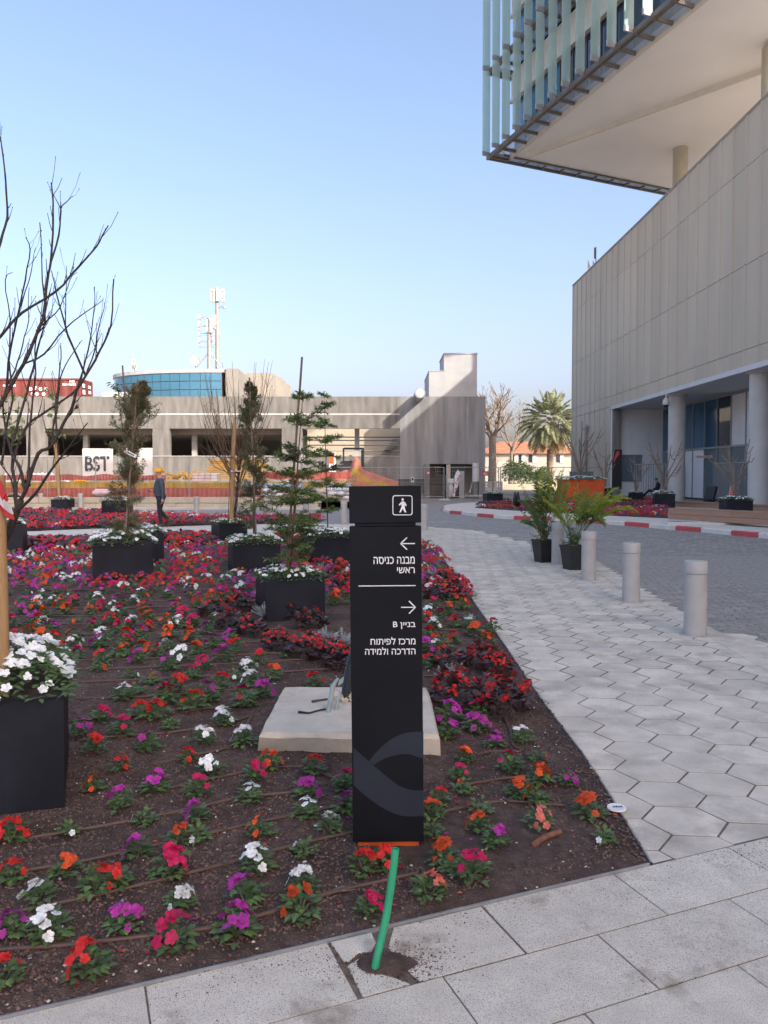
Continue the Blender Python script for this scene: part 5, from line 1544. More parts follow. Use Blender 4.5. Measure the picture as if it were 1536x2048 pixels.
for (side, r_, c), lst in rowdict.items():
    lst.sort()
    for n_, (x, i) in enumerate(lst):
        if r_ is None or 20 <= r_ < 100: labels[i] = CN[c] + ' impatiens plant in the dense far rows of the near flower bed'; continue
        if r_ >= 100: labels[i] = f'{ORD[min(n_, 19)]} {CN[c]} impatiens from the left, far row {NUM[min(r_ - 100, 19)]} behind the footing'; continue
        sd_ = 'right' if side == 'r' else 'left'
        if len(lst) == 1: labels[i] = f'only {CN[c]} impatiens {sd_} of the sign in the {NUM[r_]} planted row'
        else: labels[i] = f'{ORD[min(n_, 19)]} {CN[c]} impatiens from the left, {sd_} of the sign, {NUM[r_]} row'
for i, (x, y, c) in enumerate(plants):
    fol, blo = rg.choice(IMP[c])
    sc = (rg.uniform(.78, 1.14) if y < 4.5 else rg.uniform(1.08, 1.45)) * (1.0 if c != 'g' else .8)
    if y > 8.9: sc *= .95
    o = thing('impatiens_plant', labels[i], 'flower plant', (x, y, bed_z(x, y) - .004), rg.uniform(0, 6.28), 'impatiens plants in the near flower bed')
    o.scale = (sc, sc, sc)
    inst('foliage', fol, parent=o); inst('blossoms', blo, parent=o)
# the remaining far plants as one mass
def lowplant(mb, x, y, z, c, rg, sc=1.0, leafm=0):
    for k in range(9):
        h = hemi(rg, .05); p = Vector((x + h.x * .09 * sc, y + h.y * .09 * sc, z + .03 + .09 * h.z * sc))
        mb.leaf(p, (h.x, h.y, .3), (0, 0, 1), .075 * sc, .045 * sc, leafm, .2)
    for k in range(9):
        h = hemi(rg, .2); p = Vector((x + h.x * .11 * sc, y + h.y * .11 * sc, z + .05 + .10 * h.z * sc)); r_ = .032 * sc * rg.uniform(.8, 1.3)
        n_ = (h + Vector((0, -.5, .2))).normalized(); s = n_.orthogonal().normalized(); u = n_.cross(s)
        mb.add([p + (s * math.cos(a) + u * math.sin(a)) * r_ * rg.uniform(.7, 1.15) for a in (0, 1.05, 2.1, 3.14, 4.2, 5.25)], [(0, 1, 2, 3, 4, 5)], c)
PM = [MT['leaf'], MT['bronze'], PET['r'], PET['o'], PET['m'], PET['p'], PET['w'], PET['s'], MT['silver']]
PI_ = {'r': 2, 'o': 3, 'm': 4, 'p': 5, 'w': 6, 's': 7, 'g': 0}
mb = MB()
for x, y, c in mass: lowplant(mb, x, y, bed_z(x, y), PI_[c], rg, .88)
mb.build('impatiens_mass', PM, kind='stuff')
mb = MB()
for _ in range(1500):                                   # far bed: bronze begonias in the middle, mixed colours at its ends
    px, py = rg.uniform(-60, 655), rg.uniform(1023, 1063); g_ = G(px, py)
    if not inside(FAR_BED, g_.x, g_.y): continue
    if blocked(g_.x, g_.y): continue
    bz = noise.noise((g_.x * .25, g_.y * .25, 2)) + (.35 if px < 230 else -.2) - (.5 if py > 1054 and px < 120 else 0)
    if bz > 0: lowplant(mb, g_.x, g_.y, .02, rg.choices((2, 4, 1), (3, 1, 4))[0], rg, 1.35, 1)
    else: lowplant(mb, g_.x, g_.y, .01, PI_[rg.choices('rompw', (4, 5, 6, 2, 2))[0]], rg, 1.05, 0)
mb.build('far_flower_bed', PM, kind='stuff')
mb = MB()
for poly, n_ in ((IB1, 260), (IB2, 620)):
    pp_ = GP(poly); xs_ = [p[0] for p in pp_]; ys_ = [p[1] for p in pp_]
    for _ in range(n_ * 3):
        x, y = rg.uniform(min(xs_), max(xs_)), rg.uniform(min(ys_), max(ys_))
        if not inside(pp_, x, y) or blocked(x, y): continue
        bz = noise.noise((x * .3, y * .3, 7))
        if bz > .05: lowplant(mb, x, y, .13, rg.choices((2, 1), (1, 2))[0], rg, 1.5, 1)
        else: lowplant(mb, x, y, .12, PI_[rg.choices('rompw', (5, 4, 4, 3, 2))[0]], rg, 1.2, 0)
mb.build('island_flowers', PM, kind='stuff')
# bronze begonias and silver plants as individuals
BEGP = [(463, 1262, 2, 'low dark bronze begonia left of the begonia group by the footing'), (425, 1236, 2, 'dark bronze begonia at the far left of the group before the small planter'), (478, 1224, 1, 'bronze begonia behind the dark one, left of the leafy planter'),
 (501, 1276, 2, 'almost flowerless bronze begonia beside the leafy planter corner'), (556, 1303, 0, 'large bronze begonia with many red flowers before the leafy planter'), (612, 1318, 1, 'tall brown begonia right of the large red flowered one'),
 (625, 1262, 2, 'dark begonia below the right corner of the leafy planter'), (660, 1328, 1, 'begonia with scattered red flowers close to the corrugated conduit'), (688, 1342, 2, 'small begonia touching the left edge of the sign'), (575, 1240, 0, 'red flowered begonia directly before the leafy planter front'),
 (912, 1415, 3, 'nearest red begonia right of the sign, fuller of the front pair'), (1007, 1428, 0, 'red begonia at the path edge, right one of the front pair'), (992, 1352, 3, 'red begonia behind the front pair at the path edge'), (960, 1335, 3, 'red begonia between silver plant and path edge'),
 (897, 1338, 2, 'dark flowerless begonia behind the silver plant right of sign'), (874, 1200, 2, 'dark begonia clump close to the sign edge in the far part'), (912, 1206, 2, 'small dark begonia at the path edge further up'), (915, 1178, 1, 'red begonia at the path edge beyond the dark clump'),
 (888, 1165, 0, 'red begonia clump beyond the dark one near the sign'), (868, 1180, 0, 'begonia beside the sign edge just above the dark clump'), (606, 1130, 0, 'red begonia between the two planters left of sign'), (682, 1150, 0, 'red begonia just left of the sign below the partly hidden planter'),
 (660, 1165, 2, 'bronze begonia right of the leafy planter top'), (690, 1178, 1, 'bronze begonia touching the sign beside the lettering'), (640, 1140, 0, 'red begonia behind the right rim of leafy planter')]
for px, py, k, lb in BEGP:
    g_ = G(px, py); o = thing('begonia_plant', lb, 'flower plant', (g_.x, g_.y, bed_z(g_.x, g_.y) - .01), rg.uniform(0, 6.28), 'bronze leaved begonias'); sc = rg.uniform(.72, .92) * (1.15 if py > 1400 else 1.0); o.scale = (sc, sc, sc)
    inst('foliage', BEG[k][0], parent=o); inst('blossoms', BEG[k][1], parent=o)
for px, py, lb in ((531, 1243, 'silver grey leaved plant at the front corner of the leafy planter'), (653, 1290, 'silver grey plant among begonias left of the sign'), (686, 1300, 'silver grey plant touching the left edge of the sign'), (648, 1146, 'silver grey plant behind the rim of the leafy planter'),
                   (902, 1372, 'silver grey plant before the red begonias right of the sign'), (868, 1160, 'small silver plant beside the sign in the far bed part')):
    g_ = G(px, py); o = inst('silver_plant', rg.choice(SIL), (g_.x, g_.y, bed_z(g_.x, g_.y)), (0, 0, rg.uniform(0, 6)), rg.uniform(.8, .98)); tag(o, lb, 'silver plant', 'silver leaved plants')
# begonia strips along the back edge
mb = MB()
for (xa_, xb_, ya_, yb_, n_) in ((30, 185, 1090, 1101, 70), (325, 425, 1080, 1094, 50), (560, 640, 1084, 1100, 40)):
    for _ in range(n_):
        g_ = G(rg.uniform(xa_, xb_), rg.uniform(ya_, yb_))
        if not blocked(g_.x, g_.y): lowplant(mb, g_.x, g_.y, .02, rg.choices((2, 1), (1, 1))[0], rg, 1.7, 1)
mb.build('begonia_strip', PM, kind='stuff')
# fallen petals
mb = MB()
for _ in range(330):
    x, y, c = rg.choice(plants[:150]); 
    if c == 'g': continue
    x += rg.gauss(0, .11); y += rg.gauss(0, .08)
    if not inside(bed_poly, x, y): continue
    z = bed_z(x, y) + .006; r_ = rg.uniform(.005, .012)
    mb.add([(x + r_ * math.cos(a), y + r_ * .8 * math.sin(a), z + rg.uniform(0, .005)) for a in (0, 1.25, 2.5, 3.8, 5)], [(0, 1, 2, 3, 4)], PI_[c])
mb.build('fallen_petals', PM, kind='stuff')
# ================================================================ WHITE FLOWERS IN THE PLANTERS
def fill(seed, w, nl, nf, H=.10, fr=.024, over=.06):
    rg = random.Random(seed); L_ = MB(); F_ = MB()
    for k in range(nl):
        x, y = rg.uniform(-1, 1), rg.uniform(-1, 1); e = max(abs(x), abs(y))
        z = H * (1 - .75 * e ** 3) * rg.uniform(.5, 1) * (1 + .5 * noise.noise((x * 2.2 + seed, y * 2.2, 1)))
        p = Vector((x * (w / 2 + over), y * (w / 2 + over), z - .02 * (e > .93)))
        L_.leaf(p, (rg.uniform(-1, 1) + x * .6, rg.uniform(-1, 1) + y * .6, rg.uniform(.0, .7)), (0, 0, 1), rg.uniform(.035, .055), rg.uniform(.024, .034), rg.choice((0, 0, 1)), rg.uniform(.1, .5))
    n = 0
    while n < nf:
        x, y = rg.uniform(-1, 1), rg.uniform(-1, 1)
        if noise.noise((x * 1.8 + seed, y * 1.8, 9)) < -.12 and rg.random() < .8: continue
        e = max(abs(x), abs(y)); z = H * (1 - .75 * e ** 3) * 1.0 * (1 + .5 * noise.noise((x * 2.2 + seed, y * 2.2, 1))) + .012
        flower(F_, (x * (w / 2 + over), y * (w / 2 + over), z), (x * .5 + rg.gauss(0, .3), y * .5 + rg.gauss(0, .3) - .3, 1), fr * rg.uniform(.8, 1.2), 0, rg=rg); n += 1
    return L_.mesh('foliage', leafmats), F_.mesh('blossoms', [PET['w']])
FILL = [fill(1, .62, 760, 120, .11), fill(2, .62, 760, 85, .10), fill(3, .62, 700, 160, .13)]
FILL_D = fill(5, .80, 1700, 420, .20, .026, .035)
for k, lb, i in (('A', 'white impatiens around the podocarpus stem in the nearest small planter', 1), ('B', 'white impatiens mass at the foot of the wide brown cypress', 2), ('C', 'white impatiens at the foot of the slim dark cypress', 0), ('D', 'lush white impatiens spilling over the large left planter', 9),
                 ('E', 'white impatiens at the foot of the bare twiggy tree', 1), ('F', 'white impatiens in the planter partly behind the sign', 0), ('G', 'white impatiens in the planter hidden behind the wide cypress', 2), ('H', 'white impatiens in the planter behind the bare tree trunk', 2),
                 ('I', 'white impatiens in the small far planter with the wooden stake', 2), ('J', 'white impatiens in the far planter hidden by the brown cypress', 2), ('K', 'white impatiens in the far planter at the left edge', 2), ('P', 'thin white impatiens in the planter at the island tip', 1),
                 ('Q', 'white flowers along the rim of the big orange planter', 2), ('R', 'white impatiens in the island planter left of the plank bench', 2), ('S', 'white impatiens in the planter behind the plank bench', 1), ('T', 'white flowers in the small planter right behind the orange one', 1), ('U', 'white flowers in the small planter near the seated worker', 1)):
    c, rz = pc_(k); w = (bpy.data.objects[PL[k].name].children[0].dimensions.x) / .64
    t = thing('white_impatiens', lb, 'flower plant', tuple(c), rz, 'white impatiens filling the planters')
    f_ = FILL_D if k == 'D' else FILL[i]; sc = (.82 / .80 / 1.0) if k == 'D' else {'A': .64, 'B': .86, 'C': .76, 'E': .66, 'F': .80, 'G': .72, 'H': .74, 'I': .76, 'J': .86, 'K': .66, 'P': .80, 'Q': 1.9, 'R': .85, 'S': .98, 'T': .6, 'U': .6}[k] / .66
    t.scale = (sc, sc, sc if k != 'Q' else 1.4)
    inst('foliage', f_[0], parent=t); inst('blossoms', f_[1], parent=t)

# ================================================================ TREES IN THE PLANTERS
def stake(p0, p1, r_, label, mat='wood', tie=None):
    p0, p1 = Vector(p0), Vector(p1)
    t = thing('tree_stake', label, 'stake', tuple(p0), 0, 'wooden tree stakes')
    mb = MB(); pts = [p0.lerp(p1, k / 8) + Vector((noise.noise((k * .9, p0.x, 1)), noise.noise((k * .9, p0.x, 4)), 0)) * r_ * .25 for k in range(9)]
    mb.tube(pts, [r_ * (1 - .12 * k / 8) for k in range(9)], 9); mb.build('pole', MT[mat], t, smooth=False, angle=50)
    if tie:
        q = p0.lerp(p1, tie); mb = MB(); mb.lathe([(r_ * 1.35, -.02), (r_ * 1.5, 0), (r_ * 1.35, .02)], 10, tuple(q)); mb.box(q + Vector((r_ * 2.2, .0, 0)), (r_ * 3, r_ * .5, .022)); mb.build('tie', MT['bag'], t)
    return t
def needles(mb, a_, b_, L, w, n, rg, mi=0, flat=.35):
    d = (b_ - a_); dn = d.normalized(); s = dn.cross(Vector((0, 0, 1)))
    if s.length < .1: s = dn.orthogonal()
    s.normalize(); u = s.cross(dn)
    for k in range(n):
        t = (k + .5) / n; p = a_ + d * t
        for sg_ in (-1, 1):
            an = rg.uniform(-flat, flat); v = s * sg_ * math.cos(an) + u * math.sin(an)
            mb.blade(p, dn * rg.uniform(.25, 1.0) + v, u + s * rg.uniform(-.8, .8), L * rg.uniform(.7, 1.15) * (1 - .35 * abs(2 * t - 1)), w, mi, droop=rg.uniform(-.25, .35))
    for k in range(3): mb.blade(b_, dn + s * rg.uniform(-.6, .6) + u * rg.uniform(-.3, .5), u, L * .7, w, mi)
def podocarpus(label, base, top, whorls, Y, seed, L=.075):
    rg = random.Random(seed); b_ = Vector(base); tp_ = W(*top, Y)
    t = thing('podocarpus_tree', label, 'sapling tree', tuple(b_), 0, 'young podocarpus saplings'); H = tp_ - b_
    st = MB(); pts = [b_ + H * (k / 9) + Vector((noise.noise((k, seed, 0)) * .02, noise.noise((k, seed, 5)) * .02, 0)) * (k < 9) for k in range(10)]
    st.tube(pts, [.014 * (1 - .75 * k / 9) for k in range(10)], 7)
    fo = MB()
    for py, rpx, n in whorls:
        z = W(top[0], py, Y).z; f_ = (z - b_.z) / H.z; o = b_ + H * f_; R_ = rpx / FPX * Y
        a0 = rg.uniform(0, 6.28)
        for k in range(n):
            a = a0 + 2 * PI * k / n + rg.uniform(-.35, .35); r_ = R_ * rg.uniform(.7, 1.1)
            tip = o + Vector((math.cos(a) * r_, math.sin(a) * r_, rg.uniform(-.06, .20) * (r_ / .3)))
            mid = o.lerp(tip, .5) + Vector((0, 0, -.02 + .06 * rg.random()))
            st.tube([o, mid, tip], [.006, .0045, .003], 5)
            mi = 0 if rg.random() < .75 else 1
            needles(fo, o.lerp(mid, .3), mid, L, .016, max(4, int(r_ * 40)), rg, mi, .7); needles(fo, mid, tip, L, .016, max(5, int(r_ * 48)), rg, mi, .7)
            for m_ in range(3 if r_ > .2 else 1):
                q = o.lerp(tip, rg.uniform(.2, .85)); a2 = a + rg.choice((-1, 1)) * rg.uniform(.5, 1.0); e_ = q + Vector((math.cos(a2), math.sin(a2), rg.uniform(-.2, .35))) * r_ * rg.uniform(.35, .6)
                st.tube([q, e_], [.004, .002], 4); needles(fo, q, e_, L * .9, .016, max(5, int(r_ * 38)), rg, mi, .8)
    for k in range(14): fo.blade(tp_ - Vector((0, 0, .02)), (rg.uniform(-1, 1), rg.uniform(-1, 1), .5), (0, 0, 1), .05, .010, 1)
    st.build('trunk', MT['bark_brown'], t); fo.build('foliage', [MT['podo'], MT['podo_tip']], t)
    return t
cA, _ = pc_('A'); cF, _ = pc_('F'); cB, _ = pc_('B'); cC, _ = pc_('C'); cE, _ = pc_('E'); cG, _ = pc_('G'); cI, _ = pc_('I'); cD, _ = pc_('D')
YA = cA.y
bA = W(579, 1150, YA)
podocarpus('leafy green podocarpus sapling tied to a stake in the nearest small planter', (bA.x, YA, cA.z), (606, 785), [(797, 22, 6), (846, 44, 5), (905, 42, 5), (925, 52, 5), (955, 62, 6), (985, 58, 6), (1010, 62, 6), (1045, 66, 7), (1068, 58, 6), (1090, 62, 6), (1118, 50, 5)], YA, 3)
q0, q1 = W(571, 1150, YA - .03), W(604, 714, YA - .03); q0.z = cA.z - .05
stake(q0, q1, .014, 'thin leaning stake beside the leafy podocarpus sapling', 'wood_dark')
q0, q1 = W(576, 1150, YA + .03), W(597, 940, YA + .03); stake(q0, q1, .017, 'short pale bamboo stake behind the leafy sapling stem', 'wood')
bF = W(656, 1075, cF.y)
podocarpus('slender podocarpus sapling in the planter partly behind the sign', (bF.x, cF.y, cF.z), (648, 783), [(792, 14, 5), (818, 24, 5), (850, 30, 5), (885, 38, 5), (912, 30, 5), (940, 34, 5), (975, 40, 6), (1000, 34, 5), (1025, 22, 4)], cF.y, 8, .09)
def cypress(label, base, path, Y, widths, seed, mats, n=150):
    rg = random.Random(seed); t = thing('cypress_tree', label, 'cypress tree', tuple(base), 0, 'young cypress trees')
    pts = [Vector(base)] + [W(*p, Y) for p in path]; st = MB(); st.tube(pts, [.02 * (1 - .8 * k / (len(pts) - 1)) for k in range(len(pts))], 7); st.build('trunk', MT['bark_brown'], t)
    fo = MB()
    zs = [p.z for p in pts]
    for k in range(n):
        f_ = rg.random() ** .9; m_ = f_ * (len(pts) - 1); i = min(int(m_), len(pts) - 2); o = pts[i].lerp(pts[i + 1], m_ - i)
        wd = np.interp(f_, [w[0] for w in widths], [w[1] for w in widths]) / FPX * Y
        a = rg.uniform(0, 6.28); L = wd * rg.uniform(.55, 1.15); el = rg.uniform(.55, 1.25) if f_ > .25 else rg.uniform(-.3, .7)
        d = Vector((math.cos(a) * math.cos(el), math.sin(a) * math.cos(el), math.sin(el)))
        tip = o + d * L * 1.25 + Vector((0, 0, -.05 * L)); mid = o.lerp(tip, .5) + Vector((0, 0, .06 * L)); mi = 0 if rg.random() < .65 else 1
        for a_, b_ in ((o.lerp(mid, .4), mid), (mid, tip)):
            needles(fo, a_, b_, .07, .014, max(5, int(L * 34)), rg, mi, 1.2)
        for m2 in range(6):
            q = o.lerp(tip, rg.uniform(.35, .9)); e_ = q + (d + Vector((rg.gauss(0, .55), rg.gauss(0, .55), rg.gauss(.1, .4)))).normalized() * L * .4
            needles(fo, q, e_, .06, .013, max(5, int(L * 24)), rg, mi, 1.2)
    fo.build('foliage', mats, t); return t
YBp = cB.y
cypress('wide olive brown cypress in the broad planter, left of the worker', (W(254, 1070, YBp).x, YBp, cB.z), [(256, 1000), (262, 930), (268, 860), (277, 800), (287, 768)], YBp, [(0, 26), (.12, 32), (.3, 38), (.5, 44), (.62, 46), (.72, 34), (.85, 17), (1, 4)], 21, [MT['cypress'], MT['cypress_green']], 170)
q0, q1 = W(251, 1062, YBp - .12), W(276, 760, YBp - .12); st_ = stake(q0, q1, .017, 'long leaning grey stake in front of the wide cypress', 'wood_dark')
tg = MB(); q = W(262, 908, YBp - .16); tg.box(q, (.17, .004, .05), M=Matrix.Rotation(.45, 3, 'Y')); tg.box(q + Vector((-.09, 0, .035)), (.04, .02, .02), M=Matrix.Rotation(.2, 3, 'Y'))
tg.box(q + Vector((.0, -.004, 0)), (.11, .002, .015), M=Matrix.Rotation(.45, 3, 'Y'), mi=1)
tag(tg.build('plant_tag', [MT['print'], MT['sign_grey']]), 'white plant label tied to the stake of the wide cypress', 'label')
YCp = cC.y
cypress('slim dark cypress with bushy lower half in the mid bed planter', (W(508, 1080, YCp).x, YCp, cC.z), [(508, 1000), (507, 930), (503, 860), (501, 800), (497, 768)], YCp, [(0, 26), (.15, 34), (.35, 36), (.45, 24), (.6, 30), (.72, 24), (.85, 14), (1, 4)], 33, [MT['cypress_green'], MT['cypress']], 120)
q0, q1 = W(512, 1070, YCp - .1), W(499, 755, YCp - .1); stake(q0, q1, .015, 'thin dark stake in front of the slim cypress', 'wood_dark')
# round leaved sapling behind the wide cypress
def leafy(label, base, tip, Y, seed, n, spread, lsz, mats=('leaf',)):
    rg = random.Random(seed); b_ = Vector(base); t_ = W(*tip, Y); t = thing('leafy_sapling', label, 'sapling tree', tuple(b_), 0)
    st = MB(); st.tube([b_, b_.lerp(t_, .5) + Vector((.04, 0, 0)), t_], [.016, .011, .005], 6); fo = MB()
    for k in range(n):
        f_ = rg.uniform(.45, 1); o = b_.lerp(t_, f_); a = rg.uniform(0, 6.28); L = spread * rg.uniform(.3, 1.0)
        e_ = o + Vector((math.cos(a) * L, math.sin(a) * L, rg.uniform(0, .25))); st.tube([o, e_], [.006, .003], 4)
        for m_ in range(6):
            q = o.lerp(e_, rg.uniform(.2, 1)); v = Vector((rg.gauss(0, 1), rg.gauss(0, 1), rg.gauss(-.2, .6))).normalized(); fo.leaf(q, v, (0, -.6, 1), lsz * rg.uniform(.7, 1.2), lsz * .85, 0, .2)
    st.build('trunk', MT['bark_brown'], t); fo.build('foliage', [MT[m_] for m_ in mats], t); return t
leafy('thin sapling with round green leaves behind the wide cypress', (W(262, 1060, cG.y).x, cG.y, cG.z), (234, 765), cG.y, 4, 16, .16, .075, ('areca_dark',))
q0, q1 = W(268, 1060, cG.y - .1), W(245, 731, cG.y - .1); stake(q0, q1, .016, 'dark stake rising behind the wide cypress', 'wood_dark')
q0, q1 = W(119, 1000, cI.y), W(110, 885, cI.y); stake(q0, q1, .075, 'thick wooden stake in the small far planter', 'wood')
leafy('sparse leafy sapling in the small far planter', (W(121, 1000, cI.y).x, cI.y + .1, cI.z), (104, 770), cI.y + .1, 6, 13, .75, .22, ('areca_dark',))
leafy('sparse leafy sapling in the far planter at the left edge', (W(24, 1000, PL['K'].location.y).x, PL['K'].location.y, .55), (20, 775), PL['K'].location.y, 7, 20, .9, .24, ('areca_dark',))
# bare twiggy tree
rg = random.Random(12); YE = cE.y
bt = thing('bare_twiggy_tree', 'bare twiggy tree tied to a thick stake in the far edge planter', 'bare tree', (W(468, 1045, YE).x, YE, cE.z))
mb = MB(); tr = [Vector((W(468, 1045, YE).x, YE, cE.z)), W(474, 990, YE), W(478, 940, YE), W(482, 910, YE)]
mb.tube(tr, [.035, .032, .028, .022], 7); mb.build('trunk', MT['bark'], bt)
mb = MB()
for k in range(46):
    tx = rg.uniform(395, 555); ty = rg.uniform(700, 830) + abs(tx - 485) * .7 * rg.random(); 
    if k < 14: tx, ty = rg.uniform(388, 440), rg.uniform(780, 900)
    f_ = rg.uniform(.25, 1); i = min(int(f_ * 3), 2); o = tr[i].lerp(tr[i + 1], f_ * 3 - i); dy = rg.uniform(-.7, .7); e_ = W(tx, ty, YE + dy)
    m1 = o.lerp(e_, .35) + Vector(((e_.x - o.x) * .18, dy * .1, -.08)); m2 = o.lerp(e_, .7) + Vector(((e_.x - o.x) * .12, 0, -.03))
    mb.tube([o, m1, m2, e_], [.010, .008, .006, .003], 4)
    for m_ in range(3):
        q = m1.lerp(e_, rg.uniform(.1, .8)); mb.tube([q, q + Vector((rg.gauss(0, .10), rg.gauss(0, .1), rg.uniform(.15, .45)))], [.005, .0025], 3)
mb.build('twigs', MT['bark_brown'], bt)
q0, q1 = W(463, 1047, YE - .08), W(469, 845, YE - .08); stake(q0, q1, .052, 'thick wooden stake of the bare twiggy tree', 'wood', .52)
q0, q1 = W(455, 1060, YE - .25), W(464, 870, YE - .3); stake(q0, q1, .012, 'thin dark rod beside the thick stake of the bare tree', 'wood_dark')
# big bare tree at the left edge
rg = random.Random(5); YD = cD.y
bd = thing('bare_tree', 'large dark bare tree leaning in from the left photo edge', 'bare tree', (W(-60, 1400, YD).x, YD, cD.z))
def bpath(l, dy0, dy1):
    n = len(l); return [W(x, y, YD + dy0 + (dy1 - dy0) * k / (n - 1)) for k, (x, y) in enumerate(l)]
mb = MB()
trunk = [Vector((W(-60, 1400, YD).x, YD, cD.z - .02))] + bpath([(-40, 1240), (-12, 1130), (9, 1081), (33, 1024), (42, 1000)], 0, 0)
mb.tube(smooth_path(trunk, 3), list(np.linspace(.024, .0155, (len(trunk) - 1) * 3 + 1)), 9); 
tr2 = [trunk[0] + Vector((.02, .05, 0))] + bpath([(-90, 1200), (-80, 1050), (-60, 900), (-40, 760)], .05, .1)
mb.tube(smooth_path(tr2, 3), list(np.linspace(.022, .010, (len(tr2) - 1) * 3 + 1)), 8); mb.build('trunk', MT['bark'], bd, smooth=True)
BR = [([(40, 1008), (56, 968), (77, 907), (103, 891), (141, 821), (152, 790), (160, 770), (190, 720), (205, 690), (222, 650), (228, 558)], .010, -.25),
      ([(38, 1014), (70, 989), (94, 952), (129, 905), (150, 879), (175, 846)], .008, -.5),
      ([(36, 1018), (31, 975), (26, 919), (53, 853), (88, 826), (145, 787), (171, 752), (202, 699), (218, 655)], .009, .3),
      ([(-70, 1000), (-30, 880), (0, 809), (26, 765), (57, 708), (79, 655), (88, 624), (94, 558), (103, 523), (106, 440), (105, 392), (101, 365)], .011, .1),
      ([(103, 523), (118, 470), (122, 418), (132, 405), (145, 392)], .005, .15), ([(122, 418), (112, 400), (108, 390)], .003, .15),
      ([(-60, 780), (-25, 705), (0, 673), (44, 625), (110, 585), (154, 537), (193, 493), (205, 470), (217, 451)], .008, -.2),
      ([(-40, 640), (-12, 540), (0, 484), (15, 435), (12, 380), (5, 300), (0, 273)], .008, .1),
      ([(158, 734), (136, 668), (114, 589), (103, 541)], .006, 0), ([(132, 690), (132, 655), (133, 590), (133, 532)], .004, 0),
      ([(60, 735), (88, 708), (132, 655), (170, 625), (204, 600)], .005, -.1),
      ([(45, 985), (38, 930), (22, 900), (40, 830), (60, 760), (75, 700), (90, 640), (85, 560), (80, 445)], .008, .2),
      ([(22, 900), (10, 850), (8, 790), (30, 740), (45, 690), (56, 640), (58, 575)], .006, .35), ([(33, 1010), (22, 960), (4, 930), (-20, 880)], .006, .2),
      ([(4, 930), (12, 860), (25, 800), (18, 720), (20, 640), (10, 560), (25, 545)], .006, .4), ([(79, 655), (95, 640), (120, 615), (140, 560), (155, 545)], .004, -.1),
      ([(0, 760), (20, 700), (35, 640), (50, 560), (60, 500), (52, 475)], .006, -.1), ([(35, 640), (45, 600), (62, 545), (72, 495)], .004, -.1), ([(110, 880), (112, 820), (118, 760), (122, 700), (120, 690)], .005, .1),
      ([(56, 968), (58, 900), (62, 830), (70, 770), (70, 700), (80, 650), (85, 600)], .006, .15), ([(141, 821), (160, 760), (176, 700), (186, 640), (189, 575)], .005, -.2), ([(171, 752), (190, 700), (196, 660), (207, 620), (209, 605)], .004, .1),
      ([(95, 890), (110, 840), (118, 790), (124, 745), (150, 700), (165, 680)], .005, 0)]
mb = MB(); PTS = [(x, y, 0.0, None) for x, y in ((9, 1081), (33, 1024), (42, 1000))]
def proj(p):
    q = p - Vector((0, 0, EYE)); dpt = q.y * math.cos(PITCH) - q.z * math.sin(PITCH); up_ = q.y * math.sin(PITCH) + q.z * math.cos(PITCH)
    return CX + FPX * q.x / dpt, CY - FPX * up_ / dpt
for l, r_, dy in BR:
    best = min(PTS, key=lambda t_: math.hypot(t_[0] - l[0][0], t_[1] - l[0][1]))
    d0 = dy * .2
    if math.hypot(best[0] - l[0][0], best[1] - l[0][1]) < 60 and l[0][0] > -5:
        l = [best[:2]] + l[1:]; d0 = best[2]
    pts = smooth_path(bpath(l, d0, dy), 3); n = len(pts)
    for p in pts: PTS.append((*proj(p), p.y - YD, None))
    pts = [p + Vector((noise.noise((p.x * 14, p.z * 14, 3)), noise.noise((p.x * 9, p.z * 9, 8)), 0)) * .006 for p in pts]
    mb.tube(pts, [r_ * (1 - .72 * k / (n - 1)) * (1 + .12 * (k % 3 == 0)) for k in range(n)], 6)
    for k in range(3, n - 1):
        if rg.random() < .58:
            d = (pts[k] - pts[k - 1]).normalized(); s = Vector((rg.gauss(0, .6), rg.gauss(0, .6), rg.uniform(.1, .9))); L = rg.uniform(.03, .16)
            v = (d * .8 + s * .7).normalized(); q = pts[k]; m_ = q + v * L * .5; e_ = m_ + (v + Vector((0, 0, .5))).normalized() * L * .5
            rr = r_ * (1 - .72 * k / (n - 1)); mb.tube([q, m_, e_], [rr * .5, rr * .4, .0012], 4)
            if rg.random() < .5: mb.lathe([(.0, -.003), (.0028, 0), (.0, .005)], 5, tuple(e_), capb=False, capt=False)
mb.build('branches', MT['bark'], bd)
mb = MB()
for px, py, L in ((62, 930, .055), (50, 955, .05), (58, 962, .045), (153, 808, .03)):
    p = W(px, py, YD + .02); mb.leaf(p, (.3, -.3, -.9), (1, .2, .2), L, L * .6, 0, .6); mb.leaf(p + Vector((.008, 0, -.01)), (-.5, .3, -.5), (.3, 1, .2), L * .8, L * .5, 0, .5)
mb.build('dry_leaves', MT['dry_leaf'], bd)
q0, q1 = Vector((W(7, 1392, YD - .1).x, YD - .1, cD.z)), W(-1, 952, YD - .1); stake(q0, q1, .031, 'thick pale wooden stake at the left edge in the large planter', 'wood')
